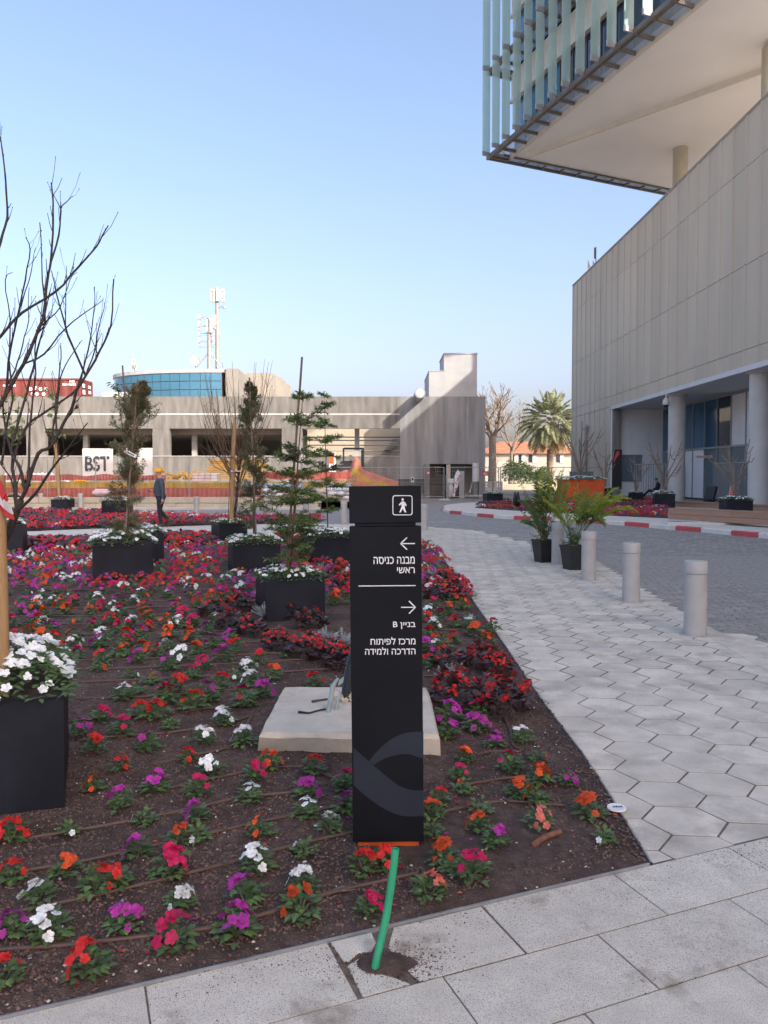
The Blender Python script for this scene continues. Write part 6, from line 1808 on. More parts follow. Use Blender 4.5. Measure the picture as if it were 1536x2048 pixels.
# red and white tape tied to the stake
tp_ = thing('barrier_tape', 'red and white barrier tape hanging from the stake at the left edge', 'tape', tuple(W(8, 985, YD - .16)))
def ribbon(px_l, mt_):
    mb = MB(); vs = []
    for k, (a_, b_) in enumerate(px_l): vs += [W(*a_, YD - .15 + .012 * math.sin(k * 2.1)), W(*b_, YD - .15 + .012 * math.sin(k * 2.1 + .7))]
    mb.add(vs, [(2 * k, 2 * k + 1, 2 * k + 3, 2 * k + 2) for k in range(len(px_l) - 1)])
    m_ = [tuple(Vector(v) + Vector((0, .002, 0))) for v in mb.v]; mb.add(m_, [(2 * k, 2 * k + 2, 2 * k + 3, 2 * k + 1) for k in range(len(px_l) - 1)])
    mb.build('strip', MT[mt_], tp_)
ribbon([((-14, 950), (-14, 972)), ((2, 962), (-4, 985)), ((12, 985), (4, 1000)), ((17, 1000), (8, 1012))], 'tape_red')
ribbon([((-14, 972.5), (-14, 995)), ((-3.5, 985.5), (-4, 1003)), ((8, 999), (6, 1016)), ((22, 1012), (14, 1022)), ((27, 1028), (22, 1030))], 'tape_white')
ribbon([((-4, 1003.5), (-2, 1016)), ((6, 1016.5), (6, 1028)), ((16, 1024), (15, 1036)), ((27, 1031), (29, 1040))], 'tape_red')
q = G(22, 1152); lb_ = thing('striped_label', 'blue and white striped label lying among flowers at the left edge', 'label', (q.x, q.y, .05))
for k in range(7):
    mb = MB(); mb.box((q.x - .09 + .03 * k, q.y, .10 - .008 * k), (.029, .16, .004), rz=.1, mi=0); mb.build('stripe', PV if k % 2 else MT['print'], lb_)
# ================================================================ POTTED PALMS
def frond(mb, st, base, tip, rise, L, n, w, rg, mi=0, droop=.25):
    base, tip = Vector(base), Vector(tip); c = base.lerp(tip, .55) + Vector((0, 0, rise))
    pts = [(1 - t) ** 2 * base + 2 * (1 - t) * t * c + t * t * tip for t in [float(v_) for v_ in np.linspace(0, 1, 13)]]
    st.tube(pts, [.007 * (1 - .75 * k / 12) for k in range(13)], 5)
    for k in range(n):
        t = .28 + .72 * (k + .5) / n; m_ = t * 12; i = min(int(m_), 11); p = pts[i].lerp(pts[i + 1], m_ - i); d = (pts[i + 1] - pts[i]).normalized()
        s = d.cross(Vector((0, 0, 1))); s = s.normalized() if s.length > .05 else d.orthogonal().normalized(); u = s.cross(d)
        l_ = L * math.sin(PI * min(1, .18 + .85 * t)) ** .7
        for sg_ in (-1, 1): mb.blade(p, d * rg.uniform(.6, .9) + s * sg_ + u * rg.uniform(.1, .45), u, l_ * rg.uniform(.8, 1.1), w, mi, droop=droop * rg.uniform(.4, 1.4))
def potted(label, px, py, tips, seed, shrub, group='potted palms'):
    rg = random.Random(seed); g_ = G(px, py); t = thing('potted_palm', label, 'potted plant', tuple(g_), 0, group)
    mb = MB(); rz = R(18); c = Matrix.Rotation(rz, 3, 'Z'); vs = []
    for w, z in ((.125, 0), (.165, .375), (.175, .378), (.175, .41), (.158, .41), (.15, .35)):
        for x, y in ((-1, -1), (1, -1), (1, 1), (-1, 1)): vs.append(tuple(g_ + c @ Vector((x * w, y * w, z))))
    fs = [(3, 2, 1, 0), (20, 21, 22, 23)] + [(4 * k + j, 4 * k + (j + 1) % 4, 4 * k + 4 + (j + 1) % 4, 4 * k + 4 + j) for k in range(5) for j in range(4)]
    mb.add(vs, fs); mb.build('pot', MT['pot'], t)
    b_ = g_ + Vector((0, 0, .36)); fo = MB(); st = MB()
    for tx, ty, dy, rise, mi in tips:
        frond(fo, st, b_ + Vector((rg.uniform(-.05, .05), rg.uniform(-.05, .05), 0)), W(tx, ty, g_.y + dy), rise, rg.uniform(.26, .36), 32, .0125, rg, mi)
    st.build('stems', MT['areca_dark'], t); fo.build('fronds', [MT['areca'], MT['areca_dark']], t)
    sh = MB(); sb_ = MB()
    for k in range(shrub[0]):
        e_ = b_ + Vector((rg.gauss(shrub[1], shrub[2]), rg.gauss(0, .15), rg.uniform(.08, shrub[3]))); sb_.tube([b_, b_.lerp(e_, .5) + Vector((rg.gauss(0, .03), 0, .04)), e_], [.005, .004, .002], 4)
        for m_ in range(16):
            q = b_.lerp(e_, rg.uniform(.25, 1.05)); v = Vector((rg.gauss(0, 1), rg.gauss(0, 1), rg.gauss(.1, .7))).normalized(); sh.leaf(q, v, (0, -.3, 1), rg.uniform(.05, .085), rg.uniform(.03, .045), 0, .3)
    sb_.build('twigs', MT['bark_brown'], t); sh.build('leaves', [MT['areca_dark'] if shrub[4] else MT['leaf']], t)
    return t
potted('left potted palm with dark leafy shrub in a black tapered pot', 1088, 1124, [(1088, 928, .2, .25, 0), (1112, 934, -.1, .2, 0), (1066, 962, .1, .25, 1), (1040, 1000, -.2, .3, 1), (1140, 962, .2, .3, 0), (1098, 950, 0, .2, 1), (1158, 990, -.3, .35, 0), (1078, 945, .3, .2, 1), (1048, 1045, -.3, .25, 1), (1128, 935, .1, .2, 0), (1060, 1020, .2, .3, 0)], 2, (20, -.08, .14, .95, True))
sh_t = potted('right potted palm with long arching fronds in a black tapered pot', 1147, 1139, [(1268, 1000, -.1, .55, 0), (1280, 1030, .2, .65, 0), (1240, 975, .1, .4, 0), (1212, 1058, -.3, .55, 1), (1200, 985, .2, .3, 0), (1158, 962, 0, .2, 0), (1190, 1040, -.2, .45, 1), (1110, 975, .1, .25, 0), (1250, 990, .3, .45, 0), (1105, 1010, -.2, .3, 0), (1225, 1005, -.4, .5, 0), (1085, 1000, .2, .3, 0), (1175, 975, -.2, .25, 1)], 9, (16, .0, .10, .42, False))
g_ = G(1066, 1112); rg = random.Random(77)
tall = thing('tall_leaf_shrub', 'upright dark leaved shrub rising left of the potted palms', 'shrub', (g_.x, g_.y + .3, 0)); st = MB(); fo = MB(); b_ = Vector((W(1085, 1080, g_.y).x, g_.y + .1, .35))
for tx, ty in ((1030, 942), (1036, 960), (1046, 985), (1022, 1005), (1052, 1000), (1062, 1020)):
    e_ = W(tx, ty, g_.y + rg.uniform(-.1, .3)); pts = [b_, b_.lerp(e_, .5) + Vector((.06, 0, .02)), e_]; st.tube(pts, [.007, .005, .003], 5)
    for m_ in range(13):
        q = pts[1].lerp(e_, rg.uniform(0, 1.05)); v = Vector((rg.gauss(0, 1), rg.gauss(0, 1), rg.gauss(0, .6))).normalized(); fo.leaf(q, v, (0, -.5, 1), rg.uniform(.07, .11), rg.uniform(.045, .06), 0, .3)
st.build('stem', MT['bark_brown'], tall); fo.build('foliage', [MT['areca_dark']], tall)
# ================================================================ BACKGROUND TREES
YP = 88.0; rg = random.Random(31); c = W(1096, 846, YP)
dp = thing('date_palm', 'tall date palm with pale green crown left of the office building', 'palm tree', (W(1099, 985, YP).x, YP, 0))
mb = MB(); zz = np.linspace(-.1, c.z, 34); b0 = W(1100, 985, YP).x
mb.lathe([(.42 + (.045 if k % 2 else 0) - .08 * k / 33, z) for k, z in enumerate(zz)], 14, (b0, YP, 0)); mb.build('trunk', MT['bark_grey'], dp)
fo = MB(); st = MB(); cc_ = Vector((b0 - .05, YP, c.z))
for k in range(96):
    a = k * 2.39996 + rg.uniform(-.2, .2); el = R(85) - (k / 96) ** .8 * R(150); L = rg.uniform(4.3, 5.5) * (1 if el > -.5 else .8); dry = el < R(-42)
    d = Vector((math.cos(a) * math.cos(el), math.sin(a) * math.cos(el), math.sin(el))); tip = cc_ + d * L * .92 + Vector((0, 0, -.35 * L * math.cos(el)))
    frond(fo, st, cc_ + d * .25, tip, .28 * L * math.cos(el), .8, 40, .055, rg, 1 if dry else 0, .35)
for v in st.v: pass
st.build('rachis', MT['palm_dry'], dp); fo.build('fronds', [MT['palm'], MT['palm_dry']], dp)
def bare_tree(t, base, trunk_top, r0, limbs, depth, seed, lenf, mat, up=.5, name='branches', trunk='trunk', minr=.012):
    rg = random.Random(seed); mb = MB(); mb.tube([base, base.lerp(trunk_top, .5) + Vector((rg.gauss(0, .04), 0, 0)), trunk_top], [r0, r0 * .85, r0 * .8], 9); mb.build(trunk, mat, t)
    mb = MB()
    def grow(p, d, L, r_, lev):
        m_ = p + (d + Vector((rg.gauss(0, .14), rg.gauss(0, .14), .05))).normalized() * L * .5; e_ = m_ + (d + Vector((rg.gauss(0, .22), rg.gauss(0, .22), up * .3))).normalized() * L * .5
        mb.tube([p, m_, e_], [r_, r_ * .8, max(minr, r_ * .6)], 5 if lev < 2 else 3)
        if lev < depth:
            for k in range(rg.choice((2, 3, 3)) if lev else 3):
                v = (d + Vector((rg.gauss(0, .55), rg.gauss(0, .55), rg.gauss(up * .3, .35)))).normalized(); q = e_ if k == 0 else m_.lerp(e_, rg.uniform(0, 1)); grow(q, v, L * rg.uniform(.6, .82), max(minr, r_ * .58), lev + 1)
    for k in range(limbs):
        a = 2 * PI * k / limbs + rg.uniform(-.4, .4); el = rg.uniform(.5, 1.3); grow(trunk_top - Vector((0, 0, rg.uniform(0, .15) * (trunk_top.z - base.z))), Vector((math.cos(a) * math.cos(el), math.sin(a) * math.cos(el), math.sin(el))), lenf * rg.uniform(.8, 1.1), r0 * .42, 0)
    mb.build(name, mat, t)
YT = 94.0; b_ = W(984, 975, YT); b_.z = 0
t = thing('pale_bare_tree', 'large pale bare tree between the garage and the date palm', 'bare tree', tuple(b_)); bare_tree(t, b_, W(985, 872, YT), .55, 7, 4, 14, 2.6, MT['bark_grey'], .7, minr=.022)
YT2 = 97.0; b2_ = W(1020, 975, YT2); b2_.z = 0
t = thing('pale_bare_tree', 'thinner pale bare tree leaning towards the date palm', 'bare tree', tuple(b2_)); bare_tree(t, b2_, W(1024, 895, YT2), .26, 5, 4, 19, 2.3, MT['bark_grey'], .6, minr=.02)
def bush(name, label, c, s, n, seed, lsz, mat, cat='bush'):
    rg = random.Random(seed); mb = MB(); lob = [(rg.uniform(-.7, .7), rg.uniform(-.7, .7), rg.uniform(.1, .6), rg.uniform(.35, .55)) for _ in range(9)]
    for k in range(n):
        x, y, z, r_ = rg.choice(lob); h = hemi(rg, -.4) * r_ * rg.uniform(.7, 1.05); p = Vector((c[0] + (x + h.x) * s[0], c[1] + (y + h.y) * s[1], c[2] + max(0.02, (z + h.z)) * s[2]))
        mb.leaf(p, (h.x + rg.gauss(0, .3), h.y + rg.gauss(0, .3), h.z + rg.gauss(0, .4)), (0, -.4, 1), lsz * rg.uniform(.7, 1.3), lsz * .6, 0, .2)
    for k in range(5): mb.tube([(c[0] + rg.uniform(-.5, .5) * s[0], c[1], c[2] - .05), (c[0] + rg.uniform(-.6, .6) * s[0], c[1] + rg.uniform(-.3, .3) * s[1], c[2] + s[2] * .6)], [.03, .012], 4, 1)
    o = mb.build(name, [mat, MT['bark_brown']]); tag(o, label, cat); return o
q = W(1034, 960, 87); bush('garden_bush', 'pale green bush above the cream garden wall left of the palm trunk', (q.x, 87.6, .6), (2.1, .9, 2.6), 1800, 3, .26, MT['hedge'])
q = W(1075, 960, 87); bush('garden_bush', 'pale green bush above the cream garden wall behind the palm trunk', (q.x, 88, .6), (1.7, .9, 2.0), 1300, 4, .26, MT['hedge'])
# bare shrubs in the island planters
def shrub(k, label, H, spread, n, seed, r0=.03, off=(0, 0)):
    rg = random.Random(seed); c, _ = pc_(k); c = c + Vector((off[0], off[1], 0)); t = thing('bare_shrub', label, 'bare shrub', tuple(c), 0, 'bare shrubs in the island planters'); mb = MB()
    for i in range(n):
        a = 2 * PI * i / n + rg.uniform(-.5, .5); L = H * rg.uniform(.7, 1.05); sp = spread * rg.uniform(.4, 1)
        p1 = c + Vector((math.cos(a) * sp * .25, math.sin(a) * sp * .25, L * .4)); p2 = c + Vector((math.cos(a) * sp * .7, math.sin(a) * sp * .7, L * .72)); p3 = c + Vector((math.cos(a) * sp, math.sin(a) * sp, L))
        mb.tube([c, p1, p2, p3], [r0, r0 * .8, r0 * .65, r0 * .45], 6)
        for m_ in range(3):
            q = p1.lerp(p3, rg.uniform(.1, .8)); a2 = a + rg.gauss(0, 1.1); e_ = q + Vector((math.cos(a2) * .35, math.sin(a2) * .35, .25)) * H * rg.uniform(.25, .5); mb.tube([q, q.lerp(e_, .55) + Vector((0, 0, -.05 * H)), e_], [r0 * .6, r0 * .55, r0 * .4], 5)
    mb.build('branches', MT['bark_grey'], t)
shrub('Q', 'tall bare shrub fanning out of the orange planter', 3.0, 1.7, 8, 3, .04); shrub('R', 'bare shrub in the planter left of the plank bench', 2.5, .95, 6, 5, .035); shrub('S', 'bare forked shrub in the planter behind the plank bench', 2.3, 1.0, 6, 8, .035)
shrub('T', 'bare shrub in the small planter right of the orange one', 2.7, 1.1, 5, 9, .035); shrub('U', 'low bare shrub in the small planter near the seated worker', 2.0, .9, 5, 11, .03); shrub('P', 'two thin bare stems in the planter at the island tip', 2.2, .35, 3, 13, .016)
# ================================================================ BUILDING SITE IN FRONT OF THE GARAGE
YW = 35.6
wx0, wx1 = -30.0, W(642, 1010, YW).x
lw = thing('low_stone_wall', 'low pale stone retaining wall along the edge of the building site', 'wall', (wx0, YW, 0))
zw = W(300, 994, YW).z
shared = []
for k in range(6):
    m_ = MB(); m_.box((0, 0, 0), (.86 + .05 * (k % 3), .3, zw * .5 - .02), bev=.012); shared.append((m_.mesh('stone', MT['stone_wall']), .86 + .05 * (k % 3)))
for r_ in range(2):
    x = wx0 + .3 * r_
    while x < wx1 - .4:
        me, l_ = random.choice(shared); inst('stone', me, (x + l_ / 2 - wx0, random.uniform(-.012, .012), zw * (.25 + .5 * r_)), parent=lw); x += l_ + .015
mb = MB(); mb.box(((wx0 + wx1) / 2, YW + .05, zw * .5 - .01), (wx1 - wx0, .22, zw - .03)); mb.build('core', MT['joint'], lw)
mb = MB(); mb.box(((wx0 + wx1) / 2, YW - .3, .02), (wx1 - wx0, .3, .16), bev=.02); kerb_o = mb.build('site_kerb', MT['concrete_pale'], kind='structure')
# raised site ground
mb = MB(); NX, NY = 70, 22; vs = []
for i in range(NX + 1):
    for j in range(NY + 1):
        x = wx0 - 6 + (wx1 + 4 - wx0 + 6) * i / NX; y = YW + .2 + (YG - .3 - YW) * j / NY
        e = max(0, min(1, (wx1 + 4 - x) / 4)); z = (zw - .06) * e + .55 * e * min(1, (y - YW) / 9) + .16 * e * noise.noise((x * .5, y * .5, 2)) * min(1, (y - YW) / 1.5) - .02
        vs.append((x, y, z))
fs = [(i * (NY + 1) + j, (i + 1) * (NY + 1) + j, (i + 1) * (NY + 1) + j + 1, i * (NY + 1) + j + 1) for i in range(NX) for j in range(NY)]
mb.add(vs, fs); mb.build('site_ground', MT['earth'], smooth=True, kind='structure')
def zsite(x, y):
    e = max(0, min(1, (wx1 + 4 - x) / 4)); return (zw - .06) * e + .55 * e * min(1, (y - YW) / 9) - .02
def net(label, px0, px1, y0, y1, Y, mat, seed, sag=3.0):
    """band of plastic barrier netting hung along a line: open strands, real depth"""
    mb = MB(); n = 60; a_, b_ = [], []
    for k in range(n + 1):
        px = px0 + (px1 - px0) * k / n; yy = Y + .15 * noise.noise((k * .35, seed, 0))
        a_.append(W(px, y0 + sag * noise.noise((k * .16, seed, 1)), yy)); b_.append(W(px, y1 + sag * noise.noise((k * .12, seed, 5)), yy + .05 * noise.noise((k * .5, seed, 9))))
    rows = 9
    for r_ in range(rows):
        t0, t1 = r_ / rows, (r_ + .80) / rows
        vs = []
        for k in range(n + 1): vs += [a_[k].lerp(b_[k], t0), a_[k].lerp(b_[k], t1)]
        mb.add(vs, [(2 * k, 2 * k + 1, 2 * k + 3, 2 * k + 2) for k in range(n)])
    for k in range(0, n + 1): 
        d = Vector((.05, -.004, 0)); mb.add([a_[k] - d, a_[k] + d, b_[k] + d, b_[k] - d], [(0, 1, 2, 3)])
    o = mb.build('barrier_net', MT[mat]); tag(o, label, 'barrier net'); return o
net('red brown barrier netting along the low stone wall left of the worker', -60, 520, 976, 994, YW + .5, 'red_net', 3, 2)
net('mustard yellow barrier netting above the red band on the building site', -60, 640, 964, 977, YW + 1.1, 'mustard_net', 5, 2)
net('faded red netting in front of the garage wall, far left of the site', -40, 330, 950, 961, YW + 6, 'red_net', 8, 3)
net('red netting behind the young trees between timber and forklift', 520, 700, 944, 958, YW + 6, 'red_net', 11, 3)
# orange net thrown over a heap
hp = MB(); n1_, n2_ = 34, 10; vs = []
prof = [(640, 962), (660, 955), (680, 946), (700, 936), (708, 914), (718, 915), (726, 940), (745, 946), (765, 952), (795, 962)]
for i in range(n1_ + 1):
    px = 632 + 165 * i / n1_; yt = np.interp(px, [p[0] for p in prof], [p[1] for p in prof])
    for j in range(n2_ + 1):
        t = j / n2_; p0 = W(px, float(yt), 45.5); p1 = W(px - 2, 990, 44.0); p = p0.lerp(p1, t); p.y -= .5 * math.sin(PI * t) + .18 * noise.noise((i * .5, j * .6, 1)); p.z += .10 * noise.noise((i * .4, j * .5, 4)); vs.append(p)
fm = [(i * (n2_ + 1) + j, (i + 1) * (n2_ + 1) + j, (i + 1) * (n2_ + 1) + j + 1, i * (n2_ + 1) + j + 1) for i in range(n1_) for j in range(n2_)]
hp.add(vs, fm)
for k, f in enumerate(hp.f): hp.m[k] = (1 if (k % n2_) in (3, 4) else 0) if k > 12 * n2_ else 0
tag(hp.build('net_heap', [MT['orange_net'], MT['mustard_net']], smooth=True), 'peaked heap covered with orange safety net before the forklift', 'heap')
# fork lift
fl = thing('forklift', 'dark forklift parked inside the open garage behind the orange heap', 'forklift', (W(705, 935, 51).x, 51, 0))
def fbox(name, px0, px1, py0, py1, Y, d, mat, bev=.03):
    p0, p1 = W(px0, py0, Y), W(px1, py1, Y); mb = MB(); mb.box(((p0.x + p1.x) / 2, Y + d / 2, (p0.z + p1.z) / 2), (p1.x - p0.x, d, p0.z - p1.z), bev=bev); return mb.build(name, MT[mat], fl)
fbox('body', 680, 716, 922, 940, 51.2, 1.6, 'black', .12); fbox('counterweight', 678, 690, 926, 938, 51.1, 1.7, 'frame_dark', .15)
for px in (687, 727): fbox('mast_rail', px - 1.6, px + 1.6, 896, 936, 51.4, .15, 'black', .01)
fbox('overhead_guard', 687, 727, 895, 898, 51.2, 1.3, 'black'); fbox('mast_rail', 722, 726, 900, 936, 52.4, .12, 'black', .01)
for px in (688, 712):
    q = W(px, 938, 51.1); mb = MB(); mb.tube([(q.x, 51.0, q.z), (q.x, 51.3, q.z)], .32, 14); mb.build('wheel', MT['black'], fl)
fbox('seat', 698, 704, 910, 922, 51.6, .5, 'frame_dark')
# BST hoarding
def hoard(label, px0, px1, py0, py1, Y):
    p0, p1 = W(px0, py0, Y), W(px1, py1, Y); t = thing('site_board', label, 'sign', ((p0.x + p1.x) / 2, Y, p1.z), 0)
    mb = MB(); mb.box(((p0.x + p1.x) / 2, Y + .04, (p0.z + p1.z) / 2), (p1.x - p0.x, .06, p0.z - p1.z), bev=.008); mb.build('panel', MT['white'], t)
    mb = MB()
    for x in (p0.x + .12, p1.x - .12): mb.box((x, Y + .12, (p0.z + .4) / 2), (.08, .08, p0.z - .4))
    mb.build('post', MT['fence'], t); return t
YBS = 47.5
h1 = hoard('white site board with large grey letters BST', 164.5, 226, 897, 957, YBS); h2 = hoard('blank white site board beside the lettered one, behind the cypress', 236, 305, 896, 957, YBS)
p = W(170, 943, YBS - .012); mt_ = Matrix.Translation((p.x - h1.location.x, -.012, p.z - h1.location.z))
pw = W(219, 912, YBS - .012)
put_text('lettering', 'BST', 1, mt_, M('letter_grey', (.055, .06, .07), .6), h1, width=pw.x - p.x, height=pw.z - p.z, offset=.03, anchor='left')
mb = MB()                                               # white stencil cuts through the letters
for x0, y0, x1, y1 in ((176, 914, 179, 915.5), (176, 940, 179, 941.5), (193, 927, 199, 929.5), (201, 926, 204.5, 929), (211, 912, 213, 919)):
    a_, b_ = W(x0, y0, YBS - .03), W(x1, y1, YBS - .03); mb.box(((a_.x + b_.x) / 2, YBS - .022, (a_.z + b_.z) / 2), (b_.x - a_.x, .006, a_.z - b_.z))
mb.build('stencil_cut', MT['white'], h1)
p = W(240, 940, YBS - .012); pw = W(262, 918, YBS)
mb = MB(); mb.box(((p.x + pw.x) / 2, YBS - .006, (p.z + pw.z) / 2), (pw.x - p.x, .006, pw.z - p.z)); mb.build('grey_mark', MT['blue_sheet'], h2)
# timber stack
tsk = thing('timber_stack', 'stack of yellow formwork timber beams on the building site', 'timber stack', (W(470, 960, 44).x, 44, zsite(W(470, 960, 44).x, 44)))
rg = random.Random(8)
for r_ in range(9):
    py = 921 + r_ * 4.3; off = rg.uniform(-9, 9) if r_ < 3 else rg.uniform(-4, 4)
    p0, p1 = W(418 + off + (8 if r_ < 3 else 0), py, 44), W(528 + off, py, 44)
    for c_ in range(3):
        mb = MB(); mb.box(((p0.x + p1.x) / 2, 44 + c_ * .5, p0.z), (p1.x - p0.x, .4, .10), rz=rg.uniform(-.02, .02)); mb.build('beam', MT['timber'], tsk)
def pallet_box(name, label, cat, px0, px1, py0, py1, Y, d, mat, bev=.03, rz=0.0):
    p0, p1 = W(px0, py0, Y), W(px1, py1, Y); mb = MB(); mb.box(((p0.x + p1.x) / 2, Y + d / 2, (p0.z + p1.z) / 2), (p1.x - p0.x, d, p0.z - p1.z), bev=bev, rz=rz); o = mb.build(name, MT[mat]); return tag(o, label, cat)
bl = thing('wrapped_pallet', 'pale wrapped pallet of blocks left of the timber stack', 'pallet', (W(409, 962, 42).x, 42, zsite(-9, 42)))
p0, p1 = W(384, 946, 42), W(434, 963, 42); dx = (p1.x - p0.x) / 4; dz = (p0.z - p1.z) / 3
for i in range(4):
    for j in range(3):
        mb = MB(); mb.box((p0.x + dx * (i + .5), 42.5, p1.z + dz * (j + .5)), (dx - .02, 1.0, dz - .015), bev=.02); mb.build('block', MT['white' if i == 3 else 'pink_sheet'], bl)
def bags(label, px0, px1, py0, py1, Y, n, seed, mat='bag'):
    rg = random.Random(seed); t = thing('bag_pile', label, 'bags', (W((px0 + px1) / 2, py1, Y).x, Y, W(px0, py1, Y).z)); rows = 3
    for j in range(rows):
        for i in range(n):
            px = px0 + (px1 - px0) * (i + .5 + .3 * (j % 2)) / n; py = py1 - (py1 - py0) * (j + .5) / rows; q = W(px, py, Y + rg.uniform(-.15, .15)); w = (px1 - px0) / n / FPX * Y * 1.12; h = (py1 - py0) / rows / FPX * Y * 1.05
            mb = MB(); vs = []; 
            for a_ in range(8):
                for b_ in range(5):
                    u, v = 2 * PI * a_ / 8, -PI / 2 + PI * b_ / 4; x = math.copysign(abs(math.cos(u)) ** .6, math.cos(u)) * math.cos(v) ** .5 if math.cos(v) > 1e-6 else 0; y = math.copysign(abs(math.sin(u)) ** .6, math.sin(u)) * math.cos(v) ** .5 if math.cos(v) > 1e-6 else 0
                    vs.append((q.x + x * w / 2 * (1 + .1 * noise.noise((a_, b_, seed + i))), q.y + y * .3, q.z + math.sin(v) * h / 2 * (1 + .2 * noise.noise((a_ * .7, b_ * .7, i + j)))))
            mb.add(vs, [(a_ * 5 + b_, ((a_ + 1) % 8) * 5 + b_, ((a_ + 1) % 8) * 5 + b_ + 1, a_ * 5 + b_ + 1) for a_ in range(8) for b_ in range(4)]); mb.build('bag', MT[mat], t, smooth=True)
    return t
bags('pile of white sacks right of the slim cypress before the road', 486, 560, 976, 1003, 36.8, 4, 4); bags('pile of white sacks at the road edge just left of the sign', 650, 702, 974, 1000, 38.0, 3, 6)
bags('white sacks behind the leafy sapling at the road edge', 575, 640, 976, 1003, 37.2, 4, 9)
pallet_box('sheet_cover', 'pale blue sheet laid over the white sacks', 'sheet', 482, 606, 967, 976, 36.6, 1.2, 'blue_sheet', .05); 
pallet_box('sheet_cover', 'grey sheet over the sack pile left of the sign', 'sheet', 655, 702, 967, 974, 38.0, 1.0, 'frame_grey', .04)
pallet_box('sheet_bundle', 'pale pink wrapped bundle on the low stone wall', 'bundle', 184, 218, 978, 993, YW + .1, .8, 'pink_sheet', .14)
pallet_box('timber_offcut', 'pale timber plank lying at the foot of the sacks', 'plank', 480, 600, 1001, 1006, 36.2, .2, 'timber', .02)
wp = thing('wooden_pallet', 'wooden pallet leaning against the orange net heap', 'pallet', (W(698, 985, 43).x, 43, 0))
for k in range(7):
    a_, b_ = W(684 + k * 4.4, 950 + k * .3, 43.2), W(686 + k * 4.7, 972 + k * .4, 42.8); mb = MB(); mb.tube([a_, b_], .045, 4); mb.build('slat', MT['wood'], wp)
for y in (952, 961, 970):
    a_, b_ = W(683 + (y - 950) * .1, y, 43.28), W(714 + (y - 950) * .1, y + 2, 43.28); mb = MB(); mb.tube([a_, b_], .05, 4); mb.build('rail', MT['wood'], wp)
for px, py, s_, lb in ((358, 952, .7, 'small pile of pale timber offcuts by the garage wall behind the worker'), (88, 958, .5, 'coil of pale pipe and cloth by the garage wall at left'), (8, 958, .9, 'white cloth heap at the left edge of the site')):
    q = W(px, py, 46); mb = MB(); rg = random.Random(px)
    for k in range(14):
        if px == 358: mb.box((q.x + rg.gauss(0, .45), 46 + rg.gauss(0, .2), q.z + rg.uniform(-.2, .25)), (rg.uniform(.3, .8), .1, .12), M=Euler((0, rg.uniform(-.5, .5), rg.uniform(-1, 1))).to_matrix())
        else:
            a_ = rg.uniform(0, 6); mb.tube([(q.x + rg.gauss(0, .9 * s_), 46 + rg.gauss(0, .2), q.z - .2 + rg.uniform(0, .2)), (q.x + rg.gauss(0, .9 * s_), 46 + rg.gauss(0, .2), q.z + rg.uniform(-.1, .35)), (q.x + rg.gauss(0, 1.1 * s_), 46, q.z - .2)], .12, 6)
    tag(mb.build('site_rubbish', MT['timber' if px == 358 else 'bag']), lb, 'rubbish')
yt_ = thing('yellow_barrier', 'small yellow plastic barrier on the site left of the white boards', 'barrier', (W(161, 963, 40).x, 40, zsite(-15, 40)))
p0, p1 = W(149, 960, 40), W(172, 968, 40); mb = MB(); mb.box(((p0.x + p1.x) / 2, 40, (p0.z + p1.z) / 2), (p1.x - p0.x, .1, p0.z - p1.z), bev=.02); mb.build('board', MT['helmet'], yt_)
for k in range(4): mb = MB(); mb.box((p0.x + .12 + k * .13, 39.94, (p0.z + p1.z) / 2), (.05, .02, .12)); mb.build('slot', MT['frame_dark'], yt_)
wt = MB(); q0 = W(626, 960, 46); 
ps = thing('safety_poster', 'red and white poster board standing behind the thin sapling', 'sign', (q0.x, 46, q0.z)); p0, p1 = W(658, 904, 46), W(672, 944, 46)
mb = MB(); mb.box(((p0.x + p1.x) / 2, 46, (p0.z + p1.z) / 2), (p1.x - p0.x, .05, p0.z - p1.z)); mb.build('panel', MT['white'], ps)
mb = MB(); mb.box(((p0.x + p1.x) / 2 - .06, 45.95, (p0.z + p1.z) / 2 + .25), ((p1.x - p0.x) * .7, .02, (p0.z - p1.z) * .55)); mb.build('print', MT['planter_orange'], ps)
# thin steel posts of the barrier
for i, px in enumerate((95, 191, 378, 604)):
    a_, b_ = W(px, 918, YW + .45), W(px, 992, YW + .45); mb = MB(); mb.tube([b_ - Vector((0, 0, .1)), a_], .03, 6); tag(mb.build('barrier_post', MT['fence']), ('thin steel post of the netting left of the white boards', 'thin steel post in front of the lettered board', 'thin steel post right of the worker before the timber', 'thin steel post behind the leafy sapling')[i], 'post')
